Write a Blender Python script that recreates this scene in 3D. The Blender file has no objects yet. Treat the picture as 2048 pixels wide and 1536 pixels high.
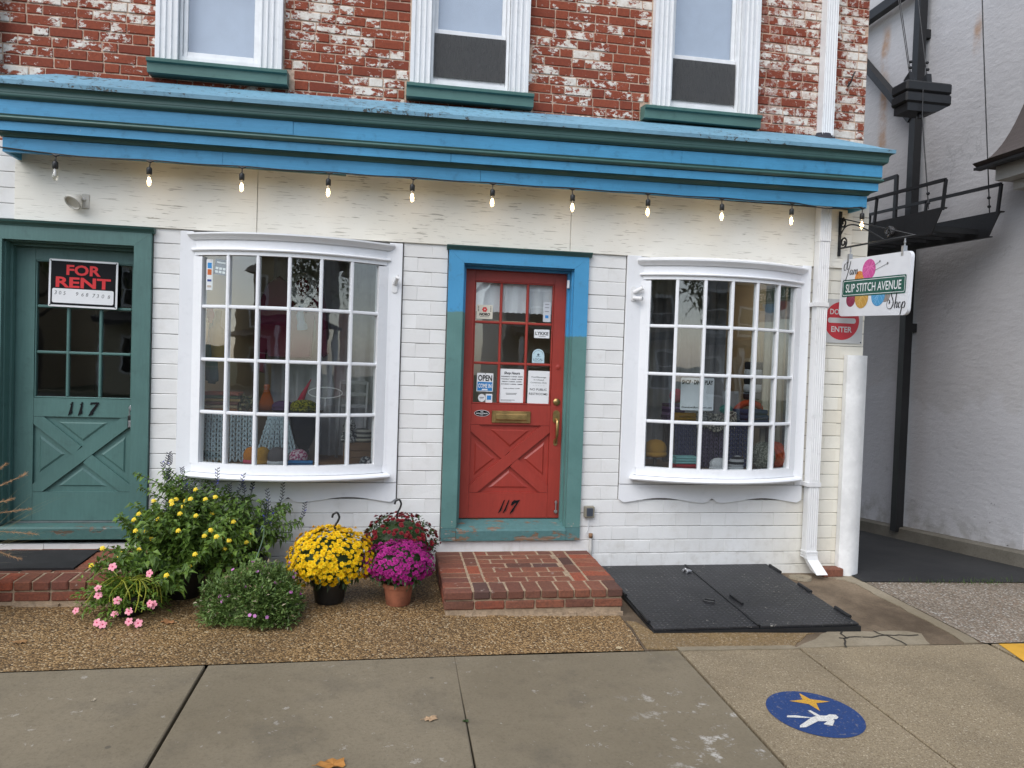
import bpy, math, random
import numpy as np
from mathutils import Vector, Matrix

random.seed(11)
SC = bpy.context.scene
COL = SC.collection
PI = math.pi

# ------------------------------------------------------------------ camera
cam_data = bpy.data.cameras.new('camera')
cam_data.sensor_width = 36.0
cam_data.lens = 25.98
cam_data.clip_start = 0.05
cam_data.clip_end = 600.0
camera = bpy.data.objects.new('camera', cam_data)
COL.objects.link(camera)
yaw, pitch, roll = math.radians(9.525), math.radians(-1.5625), math.radians(1.903)
fwd = Vector((math.sin(yaw) * math.cos(pitch), math.cos(yaw) * math.cos(pitch), math.sin(pitch)))
rgt = Vector((math.cos(yaw), -math.sin(yaw), 0))
upv = rgt.cross(fwd)
r2 = rgt * math.cos(roll) + upv * math.sin(roll)
u2 = upv * math.cos(roll) - rgt * math.sin(roll)
camera.matrix_world = Matrix(((r2.x, u2.x, -fwd.x, -1.0612), (r2.y, u2.y, -fwd.y, -5.9827),
                              (r2.z, u2.z, -fwd.z, 1.4556), (0, 0, 0, 1)))
SC.camera = camera

# ------------------------------------------------------------------ sky, sun, exposure (bright overcast)
SUN_EL, SUN_AZ = math.radians(50), math.radians(222)     # azimuth clockwise from +Y: behind the camera, a little left
world = bpy.data.worlds.new('World')
SC.world = world
world.use_nodes = True
wn = world.node_tree.nodes
wl = world.node_tree.links
bg = wn['Background']
sky = wn.new('ShaderNodeTexSky')
sky.sky_type = 'NISHITA'
sky.sun_disc = False
sky.sun_elevation = SUN_EL
sky.sun_rotation = SUN_AZ
sky.air_density = 1.0
sky.dust_density = 1.0
hs = wn.new('ShaderNodeHueSaturation')
hs.inputs['Saturation'].default_value = 0.55
wl.new(sky.outputs['Color'], hs.inputs['Color'])
wl.new(hs.outputs['Color'], bg.inputs['Color'])
bg.inputs['Strength'].default_value = 0.15
sun_data = bpy.data.lights.new('sun', 'SUN')
sun_data.energy = 1.5
sun_data.angle = math.radians(55)
sun_data.color = (1.0, 0.98, 0.95)
sun = bpy.data.objects.new('sun', sun_data)
COL.objects.link(sun)
sd = Vector((math.sin(SUN_AZ) * math.cos(SUN_EL), math.cos(SUN_AZ) * math.cos(SUN_EL), math.sin(SUN_EL)))
sun.rotation_euler = sd.to_track_quat('Z', 'Y').to_euler()
SC.view_settings.view_transform = 'Standard'
SC.view_settings.look = 'None'
SC.view_settings.gamma = 1.0
SC.view_settings.exposure = 0.68
SC.view_settings.use_curve_mapping = False
SC.render.engine = 'CYCLES'
SC.cycles.use_denoising = True
SC.cycles.max_bounces = 8
SC.cycles.transparent_max_bounces = 16
SC.cycles.caustics_reflective = False
SC.cycles.caustics_refractive = False
SC.cycles.sample_clamp_indirect = 4.0

# ------------------------------------------------------------------ helpers
def lin(c):
    return tuple(((v / 255) / 12.92 if v / 255 <= 0.04045 else ((v / 255 + 0.055) / 1.055) ** 2.4) for v in c)


class MB:
    """collects shapes, links them as ONE mesh object"""
    def __init__(self):
        self.v, self.f, self.m = [], [], []

    def add(self, vs, fs, mi=0):
        o = len(self.v)
        self.v += [tuple(p) for p in vs]
        self.f += [tuple(i + o for i in q) for q in fs]
        self.m += [mi] * len(fs)
        return self

    def convex(self, vs, fs, mi=0):
        c = Vector((0, 0, 0))
        vs = [Vector(p) for p in vs]
        for p in vs:
            c += p
        c /= len(vs)
        out = []
        for q in fs:
            n = (vs[q[1]] - vs[q[0]]).cross(vs[q[2]] - vs[q[0]])
            m = sum((vs[i] for i in q), Vector()) / len(q)
            out.append(q if n.dot(m - c) > 0 else q[::-1])
        return self.add(vs, out, mi)

    def box(self, x0, x1, y0, y1, z0, z1, mi=0, bev=0.0):
        if bev <= 0:
            vs = [(x, y, z) for x in (x0, x1) for y in (y0, y1) for z in (z0, z1)]
            return self.convex(vs, [(0, 1, 3, 2), (4, 5, 7, 6), (0, 1, 5, 4), (2, 3, 7, 6), (0, 2, 6, 4), (1, 3, 7, 5)], mi)
        lo, hi = (x0, y0, z0), (x1, y1, z1)
        b = min(bev, 0.45 * min(hi[i] - lo[i] for i in range(3)))
        vs, ix = [], {}
        for s in [(i, j, k) for i in (0, 1) for j in (0, 1) for k in (0, 1)]:
            for a in range(3):
                p = []
                for t in range(3):
                    e = hi[t] if s[t] else lo[t]
                    if t != a:
                        e += -b if s[t] else b
                    p.append(e)
                ix[s, a] = len(vs)
                vs.append(p)
        fs = []
        for a in range(3):
            o1, o2 = [t for t in range(3) if t != a]
            for s in (0, 1):
                q = []
                for u, w in ((0, 0), (1, 0), (1, 1), (0, 1)):
                    k = [0, 0, 0]
                    k[a], k[o1], k[o2] = s, u, w
                    q.append(ix[tuple(k), a])
                fs.append(tuple(q))
            # edges running along axis a
            for u in (0, 1):
                for w in (0, 1):
                    k0, k1 = [0, 0, 0], [0, 0, 0]
                    k0[o1] = k1[o1] = u
                    k0[o2] = k1[o2] = w
                    k0[a], k1[a] = 0, 1
                    k0, k1 = tuple(k0), tuple(k1)
                    fs.append((ix[k0, o1], ix[k1, o1], ix[k1, o2], ix[k0, o2]))
        for s in [(i, j, k) for i in (0, 1) for j in (0, 1) for k in (0, 1)]:
            fs.append((ix[s, 0], ix[s, 1], ix[s, 2]))
        return self.convex(vs, fs, mi)

    def obox(self, c, ax, ay, az, hx, hy, hz, mi=0):
        c, ax, ay, az = Vector(c), Vector(ax).normalized(), Vector(ay).normalized(), Vector(az).normalized()
        vs = [c + ax * (sx * hx) + ay * (sy * hy) + az * (sz * hz) for sx in (-1, 1) for sy in (-1, 1) for sz in (-1, 1)]
        return self.convex(vs, [(0, 1, 3, 2), (4, 5, 7, 6), (0, 1, 5, 4), (2, 3, 7, 6), (0, 2, 6, 4), (1, 3, 7, 5)], mi)

    def bar(self, a, b, w, h, up=(0, 0, 1), mi=0):
        a, b = Vector(a), Vector(b)
        d = (b - a)
        u = Vector(up)
        s = d.cross(u).normalized()
        u = s.cross(d).normalized()
        return self.obox((a + b) / 2, d, s, u, d.length / 2, w / 2, h / 2, mi)

    def tube(self, pts, r, n=8, mi=0, cap=True):
        pts = [Vector(p) for p in pts]
        rs = r if isinstance(r, (list, tuple)) else [r] * len(pts)
        t0 = (pts[1] - pts[0]).normalized()
        ref = Vector((0, 0, 1)) if abs(t0.z) < 0.9 else Vector((1, 0, 0))
        s = t0.cross(ref).normalized()
        vs, fs = [], []
        for i, p in enumerate(pts):
            t = (pts[min(i + 1, len(pts) - 1)] - pts[max(i - 1, 0)]).normalized()
            s = (s - t * s.dot(t)).normalized()
            u = t.cross(s)
            for k in range(n):
                a = 2 * PI * k / n
                vs.append(p + (s * math.cos(a) + u * math.sin(a)) * rs[i])
        for i in range(len(pts) - 1):
            for k in range(n):
                k2 = (k + 1) % n
                fs.append((i * n + k, i * n + k2, (i + 1) * n + k2, (i + 1) * n + k))
        if cap:
            fs.append(tuple(range(n))[::-1])
            fs.append(tuple((len(pts) - 1) * n + k for k in range(n)))
        return self.add(vs, fs, mi)

    def lathe(self, prof, n=16, c=(0, 0, 0), mi=0, axis='z', sx=1.0, sy=1.0):
        c = Vector(c)
        vs, fs = [], []
        for r, z in prof:
            for k in range(n):
                a = 2 * PI * k / n
                p = (r * math.cos(a) * sx, r * math.sin(a) * sy, z)
                if axis == 'y':
                    p = (p[0], -p[2], p[1])
                elif axis == 'x':
                    p = (p[2], p[0], p[1])
                vs.append(c + Vector(p))
        m = len(prof)
        for i in range(m - 1):
            for k in range(n):
                k2 = (k + 1) % n
                fs.append((i * n + k, i * n + k2, (i + 1) * n + k2, (i + 1) * n + k))
        fs.append(tuple(range(n))[::-1])
        fs.append(tuple((m - 1) * n + k for k in range(n)))
        return self.add(vs, fs, mi)

    def ell(self, c, r, nu=12, nv=8, mi=0):
        prof = [(max(1e-4, math.sin(PI * i / nv)), -math.cos(PI * i / nv)) for i in range(nv + 1)]
        vs, fs = [], []
        for a, z in prof:
            for k in range(nu):
                t = 2 * PI * k / nu
                vs.append((c[0] + r[0] * a * math.cos(t), c[1] + r[1] * a * math.sin(t), c[2] + r[2] * z))
        for i in range(nv):
            for k in range(nu):
                k2 = (k + 1) % nu
                fs.append((i * nu + k, i * nu + k2, (i + 1) * nu + k2, (i + 1) * nu + k))
        return self.add(vs, fs, mi)

    def prism(self, poly, o, ra, ua, na, t0, t1, mi=0):
        """polygon (a,b) in plane o + a*ra + b*ua, extruded along na from t0 to t1"""
        o, ra, ua, na = Vector(o), Vector(ra), Vector(ua), Vector(na)
        n = len(poly)
        area = sum(poly[i][0] * poly[(i + 1) % n][1] - poly[(i + 1) % n][0] * poly[i][1] for i in range(n))
        hand = ra.cross(ua).dot(na)
        P = list(poly) if area > 0 else list(poly)[::-1]
        vs = [o + ra * a + ua * b + na * t0 for a, b in P] + [o + ra * a + ua * b + na * t1 for a, b in P]
        fs = [tuple(range(n))[::-1], tuple(range(n, 2 * n))]
        for i in range(n):
            j = (i + 1) % n
            fs.append((i, j, n + j, n + i))
        if hand * (t1 - t0) < 0:
            fs = [q[::-1] for q in fs]
        return self.add(vs, fs, mi)

    def px(self, poly, x0, x1, mi=0):          # polygon in (y,z) extruded along x
        return self.prism(poly, (0, 0, 0), (0, 1, 0), (0, 0, 1), (1, 0, 0), x0, x1, mi)

    def py(self, poly, y0, y1, mi=0):          # polygon in (x,z) extruded along y
        return self.prism(poly, (0, 0, 0), (1, 0, 0), (0, 0, 1), (0, 1, 0), y0, y1, mi)

    def pz(self, poly, z0, z1, mi=0):
        return self.prism(poly, (0, 0, 0), (1, 0, 0), (0, 1, 0), (0, 0, 1), z0, z1, mi)

    def build(self, name, mats, parent=None, smooth=False, origin=True, auto=None):
        me = bpy.data.meshes.new(name)
        off = (0.0, 0.0, 0.0)
        vs = self.v
        if origin and vs:
            A = np.array(vs, dtype=np.float64)
            lo, hi = A.min(0), A.max(0)
            off = ((lo[0] + hi[0]) / 2, (lo[1] + hi[1]) / 2, lo[2])
            vs = (A - np.array(off)).tolist()
        me.from_pydata(vs, [], self.f)
        if not isinstance(mats, (list, tuple)):
            mats = [mats]
        for m in mats:
            me.materials.append(m)
        if len(mats) > 1:
            me.polygons.foreach_set('material_index', self.m)
        if smooth:
            me.polygons.foreach_set('use_smooth', [True] * len(me.polygons))
        me.update()
        if smooth and auto:
            try:
                me.set_sharp_from_angle(angle=math.radians(auto))
            except Exception:
                pass
        return link(name, me, off, parent)


def link(name, data, loc=(0, 0, 0), parent=None, rot=None, scale=None):
    o = bpy.data.objects.new(name, data)
    o.location = loc
    if rot is not None:
        o.rotation_euler = rot
    if scale is not None:
        o.scale = scale
    COL.objects.link(o)
    if parent is not None:
        o.parent = parent
        o.matrix_parent_inverse = parent.matrix_basis.inverted()
    return o


def tag(o, label, cat, group=None):
    o['label'] = label
    o['category'] = cat
    if group:
        o['group'] = group
    return o


def thing(name, label, cat, loc=(0, 0, 0), group=None):
    return tag(link(name, None, loc), label, cat, group)


def struct(o, label=None):
    o['kind'] = 'structure'
    if label:
        o['label'] = label
    return o


def stuff(o, label=None):
    o['kind'] = 'stuff'
    if label:
        o['label'] = label
    return o


def gz(x, y):                                  # the paved ground in front of the shop: a gentle slope
    return -0.26 - 0.02 * x + 0.03 * y


# ---- text and print
def text2d(body, size=1.0, bold=0.0, shear=0.0, space=1.0):
    c = bpy.data.curves.new('lettering_source', 'FONT')
    c.body, c.size, c.offset, c.shear, c.space_character = body, 1.0, bold, shear, space
    c.align_x, c.align_y = 'LEFT', 'BOTTOM_BASELINE'
    c.resolution_u = 3
    o = bpy.data.objects.new('lettering_source', c)
    m = o.to_mesh()
    V = np.array([(v.co.x, v.co.y) for v in m.vertices]) if len(m.vertices) else np.zeros((0, 2))
    F = [tuple(p.vertices) for p in m.polygons]
    o.to_mesh_clear()
    bpy.data.objects.remove(o)
    bpy.data.curves.remove(c)
    return V * size, F


class Board:
    """a flat print surface: (a,b) coordinates in metres on a plane"""
    def __init__(self, o, ra, ua, na):
        self.o, self.ra, self.ua, self.na = Vector(o), Vector(ra).normalized(), Vector(ua).normalized(), Vector(na).normalized()

    def at(self, a, b, h):
        return self.o + self.ra * a + self.ua * b + self.na * h

    def poly(self, mb, pts, h, mi=0):
        vs = [self.at(a, b, h) for a, b in pts]
        f = tuple(range(len(pts)))
        n = (vs[1] - vs[0]).cross(vs[2] - vs[0])
        area = sum(pts[i][0] * pts[(i + 1) % len(pts)][1] - pts[(i + 1) % len(pts)][0] * pts[i][1] for i in range(len(pts)))
        flip = (self.ra.cross(self.ua).dot(self.na) > 0) != (area > 0)
        mb.add(vs, [f[::-1] if flip else f], mi)

    def rect(self, mb, a0, a1, b0, b1, h, mi=0):
        self.poly(mb, [(a0, b0), (a1, b0), (a1, b1), (a0, b1)], h, mi)

    def rrect(self, mb, a0, a1, b0, b1, r, h, mi=0):
        self.poly(mb, rrect(a0, a1, b0, b1, r), h, mi)

    def disc(self, mb, a, b, r, h, mi=0, rb=None, n=32):
        rb = rb or r
        self.poly(mb, [(a + r * math.cos(2 * PI * k / n), b + rb * math.sin(2 * PI * k / n)) for k in range(n)], h, mi)

    def text(self, mb, body, a, b, h, height=None, width=None, mi=0, bold=0.0, shear=0.0, align='c', space=1.0):
        """text whose capitals are `height` tall, stretched to `width`, baseline at b"""
        V, F = text2d(body, 1.0, bold, shear, space)
        if not len(V):
            return
        lo, hi = V.min(0), V.max(0)
        sy = height / 0.73
        sx = width / (hi[0] - lo[0]) if width else sy
        w = (hi[0] - lo[0]) * sx
        a0 = a - w / 2 if align == 'c' else a
        vs = [self.at(a0 + (x - lo[0]) * sx, b + y * sy, h) for x, y in V]
        fl = self.ra.cross(self.ua).dot(self.na) < 0
        mb.add(vs, [q[::-1] if fl else q for q in F], mi)

    def stroke(self, mb, pts, w, h, mi=0):
        """a ribbon along a 2D polyline; w scalar or list"""
        n = len(pts)
        ws = w if isinstance(w, (list, tuple)) else [w] * n
        L, R = [], []
        for i in range(n):
            p0, p1 = pts[max(0, i - 1)], pts[min(n - 1, i + 1)]
            d = Vector((p1[0] - p0[0], p1[1] - p0[1]))
            d.normalize() if d.length > 0 else None
            nx, ny = -d.y, d.x
            L.append((pts[i][0] + nx * ws[i] / 2, pts[i][1] + ny * ws[i] / 2))
            R.append((pts[i][0] - nx * ws[i] / 2, pts[i][1] - ny * ws[i] / 2))
        vs = [self.at(a, b, h) for a, b in L + R]
        fs = [(i, n + i, n + i + 1, i + 1) for i in range(n - 1)]
        if self.ra.cross(self.ua).dot(self.na) < 0:
            fs = [q[::-1] for q in fs]
        mb.add(vs, fs, mi)


def rrect(a0, a1, b0, b1, r, n=5):
    out = []
    for cx, cy, s in ((a1 - r, b1 - r, 0), (a0 + r, b1 - r, 1), (a0 + r, b0 + r, 2), (a1 - r, b0 + r, 3)):
        for k in range(n + 1):
            t = PI / 2 * (s + k / n)
            out.append((cx + r * math.cos(t), cy + r * math.sin(t)))
    return out


def bez(pts, n=10):
    """smooth curve through points (Catmull-Rom)"""
    P = [Vector(p) for p in pts]
    out = []
    for i in range(len(P) - 1):
        p0, p1, p2, p3 = P[max(0, i - 1)], P[i], P[i + 1], P[min(len(P) - 1, i + 2)]
        for k in range(n):
            t = k / n
            out.append(0.5 * ((2 * p1) + (p2 - p0) * t + (2 * p0 - 5 * p1 + 4 * p2 - p3) * t * t + (3 * p1 - p0 - 3 * p2 + p3) * t ** 3))
    out.append(P[-1])
    return out


# ------------------------------------------------------------------ material helper
class MT:
    def __init__(self, name):
        self.m = bpy.data.materials.new(name)
        self.m.use_nodes = True
        self.t = self.m.node_tree
        self.b = self.t.nodes['Principled BSDF']
        self._pos = None

    def n(self, ty, ins=None, **pr):
        nd = self.t.nodes.new(ty)
        for k, v in pr.items():
            setattr(nd, k, v)
        for k, v in (ins or {}).items():
            self.set(nd.inputs[k], v)
        return nd

    def set(self, s, v):
        if isinstance(v, bpy.types.NodeSocket):
            self.t.links.new(v, s)
        elif isinstance(v, (tuple, list)) and s.type == 'RGBA' and len(v) == 3:
            s.default_value = (*v, 1)
        else:
            s.default_value = v

    @property
    def pos(self):
        if self._pos is None:
            self._pos = self.n('ShaderNodeNewGeometry').outputs['Position']
        return self._pos

    def scaled(self, sc):
        return self.n('ShaderNodeMapping', {'Vector': self.pos, 'Scale': sc}).outputs[0]

    def noise(self, scale, detail=4, rough=0.6, vec=None, dist=0.0):
        nd = self.n('ShaderNodeTexNoise', {'Vector': vec or self.pos, 'Scale': scale, 'Detail': detail, 'Roughness': rough, 'Distortion': dist})
        return nd.outputs['Fac']

    def vor(self, scale, vec=None, feature='F1', rnd=1.0):
        return self.n('ShaderNodeTexVoronoi', {'Vector': vec or self.pos, 'Scale': scale, 'Randomness': rnd}, feature=feature)

    def math(self, op, a, b=0.0, c=0.0, clamp=False):
        nd = self.n('ShaderNodeMath', operation=op, use_clamp=clamp)
        self.set(nd.inputs[0], a)
        self.set(nd.inputs[1], b)
        self.set(nd.inputs[2], c)
        return nd.outputs[0]

    def step(self, v, a, b):
        """smooth 0..1 as v goes a..b"""
        nd = self.n('ShaderNodeMapRange', {'Value': v, 'From Min': a, 'From Max': b}, interpolation_type='SMOOTHSTEP')
        return nd.outputs[0]

    def mix(self, f, a, b, mode='MIX'):
        nd = self.n('ShaderNodeMix', data_type='RGBA', blend_type=mode)
        self.set(nd.inputs[0], f)
        self.set(nd.inputs[6], a)
        self.set(nd.inputs[7], b)
        return nd.outputs[2]

    def ramp(self, f, stops, interp='LINEAR'):
        nd = self.n('ShaderNodeValToRGB', {'Fac': f})
        nd.color_ramp.interpolation = interp
        e = nd.color_ramp.elements
        while len(e) < len(stops):
            e.new(0.5)
        for i, (p, c) in enumerate(stops):
            e[i].position = p
            e[i].color = (*c, 1) if len(c) == 3 else c
        return nd.outputs[0]

    def bump(self, h, strength=0.3, dist=0.01, normal=None):
        nd = self.n('ShaderNodeBump', {'Height': h, 'Strength': strength, 'Distance': dist})
        if normal:
            self.set(nd.inputs['Normal'], normal)
        return nd.outputs[0]

    def xyz(self):
        nd = self.n('ShaderNodeSeparateXYZ', {'Vector': self.pos})
        return nd.outputs[0], nd.outputs[1], nd.outputs[2]

    def rnd(self):
        return self.n('ShaderNodeObjectInfo').outputs['Random']

    def island(self):
        return self.n('ShaderNodeNewGeometry').outputs['Random Per Island']

    def out(self, color=None, rough=None, normal=None, metal=None, spec=None, alpha=None):
        b = self.b
        if color is not None:
            self.set(b.inputs['Base Color'], color)
        if rough is not None:
            self.set(b.inputs['Roughness'], rough)
        if normal is not None:
            self.set(b.inputs['Normal'], normal)
        if metal is not None:
            self.set(b.inputs['Metallic'], metal)
        if spec is not None:
            self.set(b.inputs['Specular IOR Level'], spec)
        return self.m


def plain(name, c, rough=0.5, metal=0.0, var=0.06, spec=0.5, bump=0.0, bs=60):
    t = MT(name)
    f = t.noise(9, 5)
    col = t.mix(t.step(f, 0.3, 0.7), tuple(v * (1 - var) for v in c), tuple(min(1, v * (1 + var)) for v in c))
    nrm = t.bump(t.noise(bs, 4), bump, 0.004) if bump else None
    return t.out(col, rough, nrm, metal, spec)


def paint(name, c, rough=0.45, chip=0.0, chipc=(0.5, 0.47, 0.42), dirt=0.12, grain=(3, 3, 40), bstr=0.25, fade=0.1, streak=0.09):
    """brushed house paint: slow fading, grime, brush relief, a few chips"""
    t = MT(name)
    slow = t.noise(1.7, 4)
    fine = t.noise(14, 6, 0.65)
    col = t.mix(t.step(slow, 0.3, 0.72), tuple(v * (1 - fade) for v in c), tuple(min(1, v * (1 + fade)) for v in c))
    col = t.mix(t.math('MULTIPLY', t.step(fine, 0.52, 0.8), dirt * 3, clamp=True), col, tuple(v * 0.45 for v in c))
    br = t.noise(2.0, 5, 0.6, t.scaled(grain))
    col = t.mix(t.step(br, 0.35, 0.7), t.mix(1.0 - streak, (0.0, 0.0, 0.0), col), col)
    h = t.math('ADD', t.math('MULTIPLY', br, 0.6), t.math('MULTIPLY', fine, 0.5))
    if chip > 0:
        cn = t.math('ADD', t.noise(22, 6, 0.7), t.math('MULTIPLY', t.noise(1.3, 2), 0.45))
        cf = t.step(cn, 1.02 - chip, 1.05 - chip)
        col = t.mix(cf, col, chipc)
        h = t.math('SUBTRACT', h, cf)
    return t.out(col, t.math('ADD', rough - 0.08, t.math('MULTIPLY', fine, 0.2)), t.bump(h, bstr, 0.004))

# ------------------------------------------------------------------ materials
def m_brick(name, island=False, paintiness=1.0):
    t = MT(name)
    r = t.island() if island else t.rnd()
    base = t.ramp(r, [(0.0, (0.20, 0.046, 0.026)), (0.35, (0.29, 0.072, 0.036)), (0.7, (0.25, 0.056, 0.028)), (1.0, (0.34, 0.10, 0.055))])
    fine = t.noise(55, 5, 0.7)
    base = t.mix(t.step(fine, 0.35, 0.75), base, t.mix(0.5, base, (0.12, 0.03, 0.02)))
    # remains of old white paint, thicker in some zones of the wall
    X, Y, Z = t.xyz()
    zone = t.math('MULTIPLY', t.noise(0.9, 2), 1.0)
    patch = t.math('ADD', t.noise(8.5, 9, 0.74, t.scaled((1.0, 1.0, 1.7))), t.math('MULTIPLY', t.math('SUBTRACT', t.noise(38, 5, 0.75), 0.5), 0.22))
    perb = t.math('MULTIPLY', t.math('SUBTRACT', r, 0.5), 0.16)
    right = t.math('MULTIPLY', t.step(X, 1.6, 2.6), 0.035)
    v = t.math('ADD', t.math('ADD', patch, t.math('MULTIPLY', zone, 0.30)), t.math('ADD', perb, right))
    pf = t.step(v, 0.715 - 0.02 * paintiness, 0.735)
    speck = t.step(t.noise(42, 4, 0.7), 0.66, 0.69)
    pf = t.math('MAXIMUM', pf, t.math('MULTIPLY', speck, t.step(v, 0.56, 0.68)))
    smear = t.math('MULTIPLY', t.step(X, 1.9, 2.4), t.step(t.math('ADD', t.noise(16, 7, 0.72), t.math('MULTIPLY', perb, 0.8)), 0.47, 0.56))
    pf = t.math('MAXIMUM', pf, t.math('MULTIPLY', smear, 0.8))
    white = t.mix(t.step(t.noise(20, 4), 0.35, 0.7), (0.74, 0.70, 0.64), (0.60, 0.53, 0.45))
    col = t.mix(pf, base, white)
    h = t.math('ADD', t.math('MULTIPLY', fine, 0.5), t.math('MULTIPLY', pf, 0.5))
    return t.out(col, 0.88, t.bump(h, 0.5, 0.004), spec=0.3)


def m_mortar(name, c=(0.45, 0.36, 0.29)):
    t = MT(name)
    X, Y, Z = t.xyz()
    f = t.noise(30, 6, 0.7)
    col = t.mix(t.step(f, 0.3, 0.7), tuple(v * 0.7 for v in c), tuple(min(1, v * 1.2) for v in c))
    return t.out(col, 0.95, t.bump(f, 0.6, 0.006), spec=0.2)


def m_block():
    t = MT('white_painted_masonry')
    r = t.rnd()
    a = t.mix(r, (0.72, 0.715, 0.70), (0.78, 0.78, 0.77))
    X, Y, Z = t.xyz()
    warm = t.step(X, 1.9, 2.9)                        # the corner end was painted in a yellower white
    a = t.mix(warm, a, t.mix(r, (0.74, 0.70, 0.60), (0.79, 0.765, 0.68)))
    g = t.noise(6, 6, 0.65)
    a = t.mix(t.math('MULTIPLY', t.step(g, 0.5, 0.78), 0.35), a, (0.52, 0.49, 0.43))
    low = t.math('MULTIPLY', t.step(Z, 0.15, -0.25), t.step(t.noise(11, 5), 0.45, 0.7))
    a = t.mix(t.math('MULTIPLY', low, 0.35), a, (0.42, 0.39, 0.33))
    f = t.noise(35, 5, 0.6)
    return t.out(a, 0.55, t.bump(t.math('ADD', f, t.math('MULTIPLY', g, 1.5)), 0.22, 0.006))


def m_ply():
    t = MT('cream_painted_plywood')
    g = t.noise(1.0, 6, 0.65, t.scaled((1.6, 1.6, 34)))
    crack = t.step(t.noise(1.0, 3, 0.55, t.scaled((6.5, 6.5, 95)), 0.4), 0.60, 0.66)
    s = t.noise(1.1, 3)
    col = t.mix(t.step(s, 0.3, 0.7), (0.78, 0.75, 0.66), (0.83, 0.81, 0.74))
    zone = t.step(t.noise(1.3, 2), 0.42, 0.62)
    cf = t.math('MULTIPLY', crack, t.math('ADD', 0.35, t.math('MULTIPLY', zone, 0.55)))
    col = t.mix(cf, col, (0.33, 0.30, 0.24))
    col = t.mix(t.math('MULTIPLY', t.step(g, 0.6, 0.85), 0.25), col, (0.6, 0.57, 0.48))
    h = t.math('SUBTRACT', t.math('MULTIPLY', g, 0.8), cf)
    return t.out(col, 0.6, t.bump(h, 0.35, 0.006))


def m_two_tone():
    """blue paint brushed over the old teal, stopping part-way down the frame (lower on the right side)"""
    t = MT('blue_over_teal_paint')
    X, Y, Z = t.xyz()
    f = t.noise(14, 6, 0.65)
    lim = t.math('ADD', t.math('MULTIPLY', t.step(X, -0.3, 0.3), -0.165), 1.865)
    lim = t.math('ADD', lim, t.math('MULTIPLY', t.math('SUBTRACT', t.noise(12, 3), 0.5), 0.05))
    blue = t.mix(t.step(t.noise(1.7, 4), 0.3, 0.7), (0.05, 0.265, 0.49), (0.065, 0.305, 0.55))
    teal = t.mix(t.step(t.noise(2.2, 5), 0.3, 0.7), (0.085, 0.19, 0.178), (0.11, 0.235, 0.22))
    col = t.mix(t.step(t.math('SUBTRACT', Z, lim), -0.008, 0.008), teal, blue)
    col = t.mix(t.math('MULTIPLY', t.step(f, 0.55, 0.8), 0.35), col, (0.05, 0.09, 0.09))
    chip = t.step(t.math('ADD', t.noise(24, 6, 0.7), t.math('MULTIPLY', t.step(Z, 0.25, 0.0), 0.14)), 0.70, 0.725)
    col = t.mix(chip, col, (0.42, 0.36, 0.30))
    br = t.noise(2.0, 5, 0.6, t.scaled((40, 40, 3)))
    return t.out(col, 0.5, t.bump(t.math('SUBTRACT', t.math('ADD', br, f), chip), 0.3, 0.004))


def m_aggregate(name, scale, cols, wet=0.0, edge=0.5, bstr=0.8):
    t = MT(name)
    p2 = t.n('ShaderNodeMapping', {'Vector': t.pos, 'Scale': (1, 1, 0.2)}).outputs[0]
    v = t.vor(scale, p2)
    rn = t.n('ShaderNodeSeparateColor', {'Color': v.outputs['Color']}).outputs[0]
    col = t.ramp(rn, cols, 'CONSTANT')
    ef = t.step(v.outputs['Distance'], 0.45, 0.75)
    col = t.mix(t.math('MULTIPLY', ef, edge), col, tuple(x * 0.35 for x in cols[0][1]))
    big = t.noise(1.4, 5, 0.6)
    col = t.mix(t.math('MULTIPLY', t.step(big, 0.42, 0.66), 0.45), col, t.mix(0.55, col, (0.06, 0.045, 0.03)))
    fine = t.noise(90, 3)
    col = t.mix(t.math('MULTIPLY', t.step(fine, 0.4, 0.7), 0.25), col, (0.08, 0.06, 0.045))
    h = t.math('SUBTRACT', 1.0, v.outputs['Distance'])
    return t.out(col, 0.72 - wet, t.bump(h, bstr, 0.006), spec=0.4)


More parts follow.
